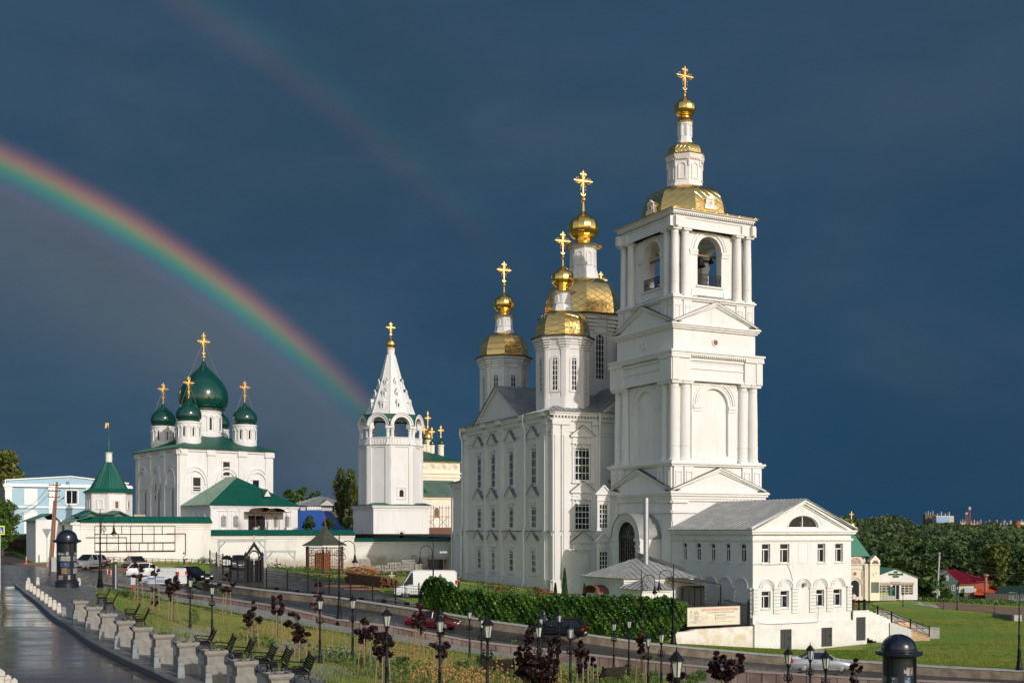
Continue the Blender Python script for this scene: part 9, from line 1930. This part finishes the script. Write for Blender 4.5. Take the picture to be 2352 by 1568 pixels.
for a in[(318.8,1311,15,25,1381,'purple maple left of the white van with the red post at its foot'),(356,1306,11,16,1404,'very thin purple maple with a few leaves in front of the white van',0,((355,1351,9,5),(356,1378,9,13)),.35),(397.6,1347,18,31,1427,'purple maple in front of the rear of the white van'),(521,1343,21,17,1413,'purple maple in front of the road left of the gothic gate',0,((526,1316,9,9),)),(580.6,1422,20,22,1490,'purple maple with a separate tuft on top, right of the second lawn lamp',0,((582,1390,8,11),)),(637,1388,17,27,1466,'purple maple in front of the granite parapet, left of the twin crown'),(688,1456,22,21,1526,'leaning purple maple with two joined crowns behind the last bench',0,((668,1424,19,18),)),(730,1392,18,12,1448,'reddish purple maple with stacked crown left of the tall street light',1,((731,1363,15,8),(730,1343,8,10))),(836,1448,23,28,1537,'purple maple leaning left beside the lamp near the tall street light'),(880,1483,23,34,(46,),'dark purple maple partly behind the lamp left of the wine red car',0,((872,1448,14,15),)),(961,1419,18,38,1505,'wine coloured maple hiding the rear of the red car',1),(1010,1482,24,14,(47,),'purple maple around the lamp before the wine red car',0,((1010,1448,12,12),(1014,1502,13,12))),(1216.6,1453,13,24,(58,),'purple maple tuft beside the walking man',0,((1208,1476,12,10),)),(1236,1538,46,34,(37,),'large dense purple maple at the bottom centre',0,((1206,1502,22,20),(1268,1512,16,22)),1.6),(1275,1484,14,28,(55,),'purple maple in front of the black car side'),(1338.5,1506,16,40,(51,),'tall narrow purple maple right of the black car tail'),(1362,1520,9,14,(60,),'small purple maple at the ivy foot beside the dark bench'),(1472.5,1462,13,17,(61,),'slim purple maple in front of the ivy beneath the curved light',1,((1474,1494,11,20),)),(1553,1554,20,16,(33,),'purple maple around the nearest lantern pole'),(1667,1534,38,27,(38,),'wide purple maple below the peeling white wall',0,((1650,1506,14,12),(1694,1512,14,14)),1.4),(1966.5,1528,14,16,(54,),'small purple maple before the nose of the silver sedan',0,((1964,1556,12,16),))]:maple(*a)
def hedge():
 L_=[(966,1362,1400,103.8),(975,1338,1402,103.2),(992,1328,1404,102.5),(1010,1326,1407,101.6),(1028,1339,1410,100.8),(1045,1350,1412,100.3),(1060,1357,1414,100),(1125,1362,1424,98.2),(1206,1372,1435,96.6),(1354,1373,1456,94.6),(1456,1372,1469,93.2),(1530,1376,1470,92.4),(1574,1384,1428,92.6)]
 rr=np.random.RandomState(2);T_,B_=[W(a,b,Y)for a,b,c,Y in L_],[W(a,c,Y)for a,b,c,Y in L_];root=empty('ivy_hedge',B_[0],0,'long fence completely overgrown with glossy green ivy along the road','hedge');o=B_[0];n=78000
 s=np.r_[0,np.cumsum([(b-a).length for a,b in zip(B_,B_[1:])])];t=rr.uniform(0,s[-1],n);f=lambda A,k:np.interp(t,s,[p[k]for p in A]);v=rr.uniform(0,1,n)
 bump=.10*np.sin(t*1.9)+.09*np.sin(t*4.3+1)+.08*np.sin(t*9.1);x=f(B_,0);y=f(B_,1);z0=f(B_,2);z1=f(T_,2)+bump*.8
 top=rr.uniform(0,1,n)<.2;z=np.where(top,z1+rr.normal(0,.07,n),z0+(z1-z0)*v);bulge=.10*np.sin(t*2.3+z*2.1)+.10*np.sin(t*5.2-z*3.3)+.09*np.sin(t*11+z*7)
 yo=np.where(top,rr.uniform(-.5,.6,n),-.35-bulge*.8+rr.normal(0,.09,n));c=np.c_[x-o.x,y+yo-o.y,z-o.z];leaf_cloud('ivy',c,.088,rr,X['ivy'],root,.85)
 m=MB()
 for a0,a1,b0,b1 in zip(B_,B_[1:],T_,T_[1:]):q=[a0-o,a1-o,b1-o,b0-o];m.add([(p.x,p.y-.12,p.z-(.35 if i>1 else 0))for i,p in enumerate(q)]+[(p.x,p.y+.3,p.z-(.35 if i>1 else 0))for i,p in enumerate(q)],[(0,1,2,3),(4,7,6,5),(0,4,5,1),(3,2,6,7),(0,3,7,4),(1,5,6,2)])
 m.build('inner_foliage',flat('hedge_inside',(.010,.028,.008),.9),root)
hedge()
edge=[(p.x,p.y)for p in krr];ey=sorted(edge,key=lambda q:q[1]);
def lawn_pts(n,seed,px0=215,px1=2400,y0=26,pw=1.0):
 rr=np.random.RandomState(seed);px=rr.uniform(px0,px1,n);yf=np.interp(px,fpx,pary)-6.9;Y=y0+(yf-y0)*rr.uniform(0,1,n)**pw;x=(px-CX)*Y/F
 ex=np.interp(Y,[q[1]for q in ey],[q[0]for q in ey]);ok=(x>ex+.15)&(Y>y0);px,Y,x,yf,ex=(a[ok]for a in(px,Y,x,yf,ex));return rr,px,x,Y,G.z(x,Y),yf-Y,x-ex
def blades(name,x,y,z,h,w_,rr,mt,label,cat,spread=.12,k=4,lean=.35):
 n=len(x);X_=np.repeat(x,k)+rr.normal(0,spread,n*k);Y_=np.repeat(y,k)+rr.normal(0,spread,n*k);Z_=np.repeat(z,k);H_=np.repeat(h,k)*rr.uniform(.5,1.15,n*k);a=rr.uniform(0,pi,n*k);dx,dy=np.cos(a)*w_,np.sin(a)*w_;lx,ly=rr.normal(0,lean,n*k)*H_,rr.normal(0,lean,n*k)*H_
 V=np.stack([np.c_[X_-dx,Y_-dy,Z_-.02],np.c_[X_+dx,Y_+dy,Z_-.02],np.c_[X_+lx,Y_+ly,Z_+H_]],1).reshape(-1,3);return npmesh(name,V,np.arange(len(V)).reshape(-1,3),mt,label=label,cat=cat,kind='stuff')
rr,px,x,y,z,df,dp=lawn_pts(60000,1,pw=.8);blades('short_grass',x,y,z,rr.uniform(.05,.13,len(x)),.012,rr,X['blade'],'short sunlit grass of the garden lawn','grass',.10,4,.5)
rr,px,x,y,z,df,dp=lawn_pts(42000,2);pz=np.sin(x*.9+y*.5)+np.sin(x*.35-y*.8+1)+rr.normal(0,.5,len(x));ok=(df<2.2+rr.normal(0,.6,len(x)))|(dp<1.8)|((px>1050)&(pz>.4))|(pz>1.75)|((y<44)&(pz>.3));blades('tall_grass',x[ok],y[ok],z[ok],rr.uniform(.22,.6,ok.sum()),.014,rr,X['blade2'],'tall uncut grass and weeds along the edges of the lawn','grass',.10,5,.28)
def patch(n,seed,spots):
 rr=np.random.RandomState(seed);xs,ys=[],[];tot=sum(s[4]for s in spots)
 for cx,cy,rx,ry,w_ in spots:
  k=int(n*w_/tot);qx=rr.normal(cx,rx*.5,k);qy=rr.normal(cy,ry*.5,k)
  for a,b in zip(qx,qy):p=G.hit(a,min(b,1640),24);xs.append(p.x);ys.append(p.y)
 xs,ys=np.array(xs),np.array(ys);return rr,xs,ys,G.z(xs,ys)
SP=[(430,1456,50,9,2),(450,1476,40,6,1),(665,1490,40,11,1.6),(750,1554,40,13,2.2),(780,1502,45,10,1),(870,1518,40,10,.7)]
rr,x,y,z=patch(1500,3,SP);blades('silver_plants',x,y,z,rr.uniform(.15,.42,len(x)),.016,rr,X['silver'],'whitish silver leaved plants in the flower beds','plants',.07,6,.3)
SP=[(900,1500,120,22,3),(700,1500,110,20,2),(1090,1540,130,24,4),(1230,1560,120,24,3),(590,1485,40,14,1),(830,1545,80,18,1.5),(1000,1570,90,14,2),(1430,1550,90,14,1)]
rr,x,y,z=patch(900,4,SP);blades('dry_grass',x,y,z,rr.uniform(.3,.7,len(x)),.007,rr,X['straw'],'dry straw coloured grasses among the flower beds','grass',.08,5,.22)
def allium(n,seed,spots,r):
 rr,x,y,z=patch(n,seed,spots);V,Q=[],[];k=0;S_=[(sin(t)*cos(a),sin(t)*sin(a),cos(t))for t in(R(35),R(80),R(125))for a in(0,R(72),R(144),R(216),R(288))]
 top=(0,0,1);bot=(0,0,-1)
 for i in range(len(x)):
  h=rr.uniform(.55,1.0);rad=r*rr.uniform(.7,1.2);b=k
  for a,c,d in S_:V.append((x[i]+a*rad,y[i]+c*rad,z[i]+h+d*rad))
  for t in range(2):
   for j in range(5):Q.append((b+t*5+j,b+t*5+(j+1)%5,b+t*5+5+(j+1)%5,b+t*5+5+j))
  Q+=[(b,b+1,b+2,b+3),(b,b+3,b+4,b+4)]if False else[(b,b+1,b+2,b+4),(b+10,b+11,b+12,b+14)]
  k+=15;V+=[(x[i]-.003,y[i],z[i]),(x[i]+.003,y[i],z[i]),(x[i]+.003,y[i],z[i]+h),(x[i]-.003,y[i],z[i]+h)];Q.append((k,k+1,k+2,k+3));k+=4
 return V,Q
V,Q=allium(300,6,[(900,1505,130,24,3),(690,1490,110,20,2),(980,1530,80,20,1.5),(600,1470,60,16,.7)],.055);V2,Q2=allium(330,7,[(1080,1590,100,34,3),(1000,1585,70,24,2),(1180,1560,60,20,1),(1250,1590,60,20,1)],.06)
npmesh('dried_alliums',V+V2,Q+[tuple(i+len(V)for i in q)for q in Q2],X['allium'],label='round orange brown dried flower heads on tall stems in the beds',cat='flowers',kind='stuff')
sh=[(1420,1570,30,.9,'yellow green shrub behind the dark bench at lower right','leafy'),(1458,1566,26,.8,'shrub with fine yellow green leaves at the lamp pair foot','leafy'),(1500,1572,26,.8,'bushy light shrub in front of the granite parapet','leaf'),(1590,1574,26,.7,'green shrub right of the near lantern','leaf'),(1612,1566,22,.8,'taller green shrub between near lantern and wide maple','leaf'),(1497,1540,16,1.2,'slender young green bush against the granite parapet','leaf'),(1740,1572,24,.5,'low green shrub right of the wide purple maple','leaf'),(1848,1566,18,.9,'green sprig in front of the granite wall below the sedan','leaf'),(1165,1560,22,.8,'round green bush at the end of the middle bench','leafd'),(1060,1545,30,.6,'dark green bush behind the dried flower heads','leafd'),(1105,1530,26,.6,'dark green bush at the foot of the middle lamps','leafd'),(925,1530,26,.5,'low dark green bush left of the dried flower heads','leafd'),(835,1535,20,.5,'low green bush beside the leaning maple stakes','leafd'),(450,1432,16,1.0,'sprawling green sapling right of the leftmost lawn lamp','leaf'),(505,1382,20,1.1,'slender sapling in front of the pink parapet','leaf'),(845,1440,18,1.0,'pale green sapling behind the purple maple by the parapet','leaf'),(1180,1500,12,1.0,'small green sapling at the parapet before the ivy','leaf'),(1340,1565,28,.7,'green bush at the bottom beside the tall narrow maple','leafd'),(285,1372,22,.5,'dark tuft of weeds beside the black pillar','leafd'),(700,1540,18,.5,'little green bush behind the last bench','leaf')]
for i,(px,py,wD,h,lab,mt_)in enumerate(sh):
 p=G.hit(px,py,26);r=wD*p.y/F*.6;weed('shrub',p,lab,'shrub',X[mt_],520 if h<1 or wD>20 else 260,r,h,.055,40+i,grp='green shrubs in the garden')
for px,pyt,pyb,wD,Y,lab in((1297,1310,1369,15,127,'tall narrow conical thuja at the lit corner of the cathedral'),(1275.5,1342,1364,8,128,'small thuja left of the tall conical one'),(1342.5,1339,1369,9,122,'small dark thuja beside the boiler house')):
 p=Fg.at(px,Y);rr=np.random.RandomState(px if isinstance(px,int)else int(px));h=(pyb-pyt)*Y/F+.4;root=empty('thuja',p,0,lab,'conifer','thujas at the cathedral foot');n=2200;t=rr.uniform(0,1,n)**.8;a=rr.uniform(0,2*pi,n);r=wD/2*Y/F*(1-t)**.7*(.75+.3*rr.uniform(0,1,n));leaf_cloud('foliage',np.c_[r*np.cos(a),r*np.sin(a),.05+h*t],.10,rr,X['thuja'],root,.5,up=1.2)
 m=MB();m.tube([(0,0,-.2),(0,0,h*.7)],.07,5,.02);m.build('trunk',X['bark'],root)
def spray(name,spots,mt,label,S,n,h,sz,seed,cat='flowers'):
 rr=np.random.RandomState(seed);P=[]
 for px,Y,wd in spots:
  for k in range(n):x=(px-CX)*Y/F+rr.normal(0,wd);y=Y+rr.normal(0,wd*.4);P.append((x,y,float(S.z(x,y))+rr.uniform(.05,h)))
 leaf_cloud(name,P,sz,rr,mt,None,.9,label=label,cat=cat,kind='stuff')
spray('red_roses',[(1252,120,.7),(1262,120,.5),(1146,118,.5),(1240,121,.4)],flat('rose_red',(.50,.01,.02),.6),'bright red roses along the low fence at the cathedral',Fg,46,.85,.075,1)
spray('rose_leaves',[(1252,120.3,1.2),(1262,120,1),(1146,118.3,1.2),(1200,120,2),(1110,122,1.5),(1320,124,1.5),(1310,126,1.0)],X['leafd'],'low green rose bushes along the cathedral foot',Fg,130,.6,.09,2,'bushes')
spray('wall_weeds',[(1125,131,1.0),(1160,130,1.0),(1235,131,.6),(718,141,1.6),(690,143,1.2),(800,144,1.5),(640,149,1.5),(480,142,1.5),(900,146,2.0),(740,128,2.2),(770,127,2.0)],X['leaf'],'green weeds scattered along the walls and yard edge',Fg,200,.7,.10,3,'weeds')
spray('verge_bushes',[(2215,233,3),(2240,228,4),(2265,224,4),(2300,218,5),(2340,212,6),(2150,224,2),(2110,215,3)],X['leaf'],'rough weeds and bushes along the dirt road verge',Rg,220,.8,.2,4,'weeds')
spray('garden_cover',[(1000,50,1.3),(1060,46,1.3),(1100,55,1.3),(1150,60,2),(1200,64,2),(1240,55,1.5),(1290,60,1.5),(880,52,1.0),(935,56,1.3),(825,57,.9),(1430,60,1.4),(1480,56,1.5),(1520,53,1.5),(1460,66,1.5),(1600,50,1.5),(1560,60,1.5),(770,60,.8),(600,62,.8),(300,93,1.0),(340,90,1.2),(1700,52,1.6),(1090,38,1.2),(1130,36,1.2)],mat('cover_leaf',(.035,.095,.014),(.085,.17,.022),1.4,rough=.7,lo=.35,hi=.65,transl=.2),'leafy green perennials growing in clumps across the garden beds',G,330,.62,.06,9,'plants')
def turf(name,S,px0,px1,fY,n,seed,label,mt,h):
 rr=np.random.RandomState(seed);px=rr.uniform(px0,px1,n);y0=np.interp(px,[CX+p.x*F/p.y for p in farw],[p.y for p in farw])+.5;Y=y0+(fY(px)-y0)*rr.uniform(0,1,n)**1.3;x=(px-CX)*Y/F;return blades(name,x,Y,S.z(x,Y),rr.uniform(.5*h,h,n),.03,rr,mt,label,'grass',.2,4,.5)
turf('slope_turf',Rg,1560,2420,lambda p:np.where(p<1990,105,180),26000,5,'short green turf of the sloping lawn at right',mat('turf_blade',(.120,.200,.012),(.20,.21,.02),.35,rough=.8,transl=.2,c3=(.09,.17,.01),s3=.1),.13)
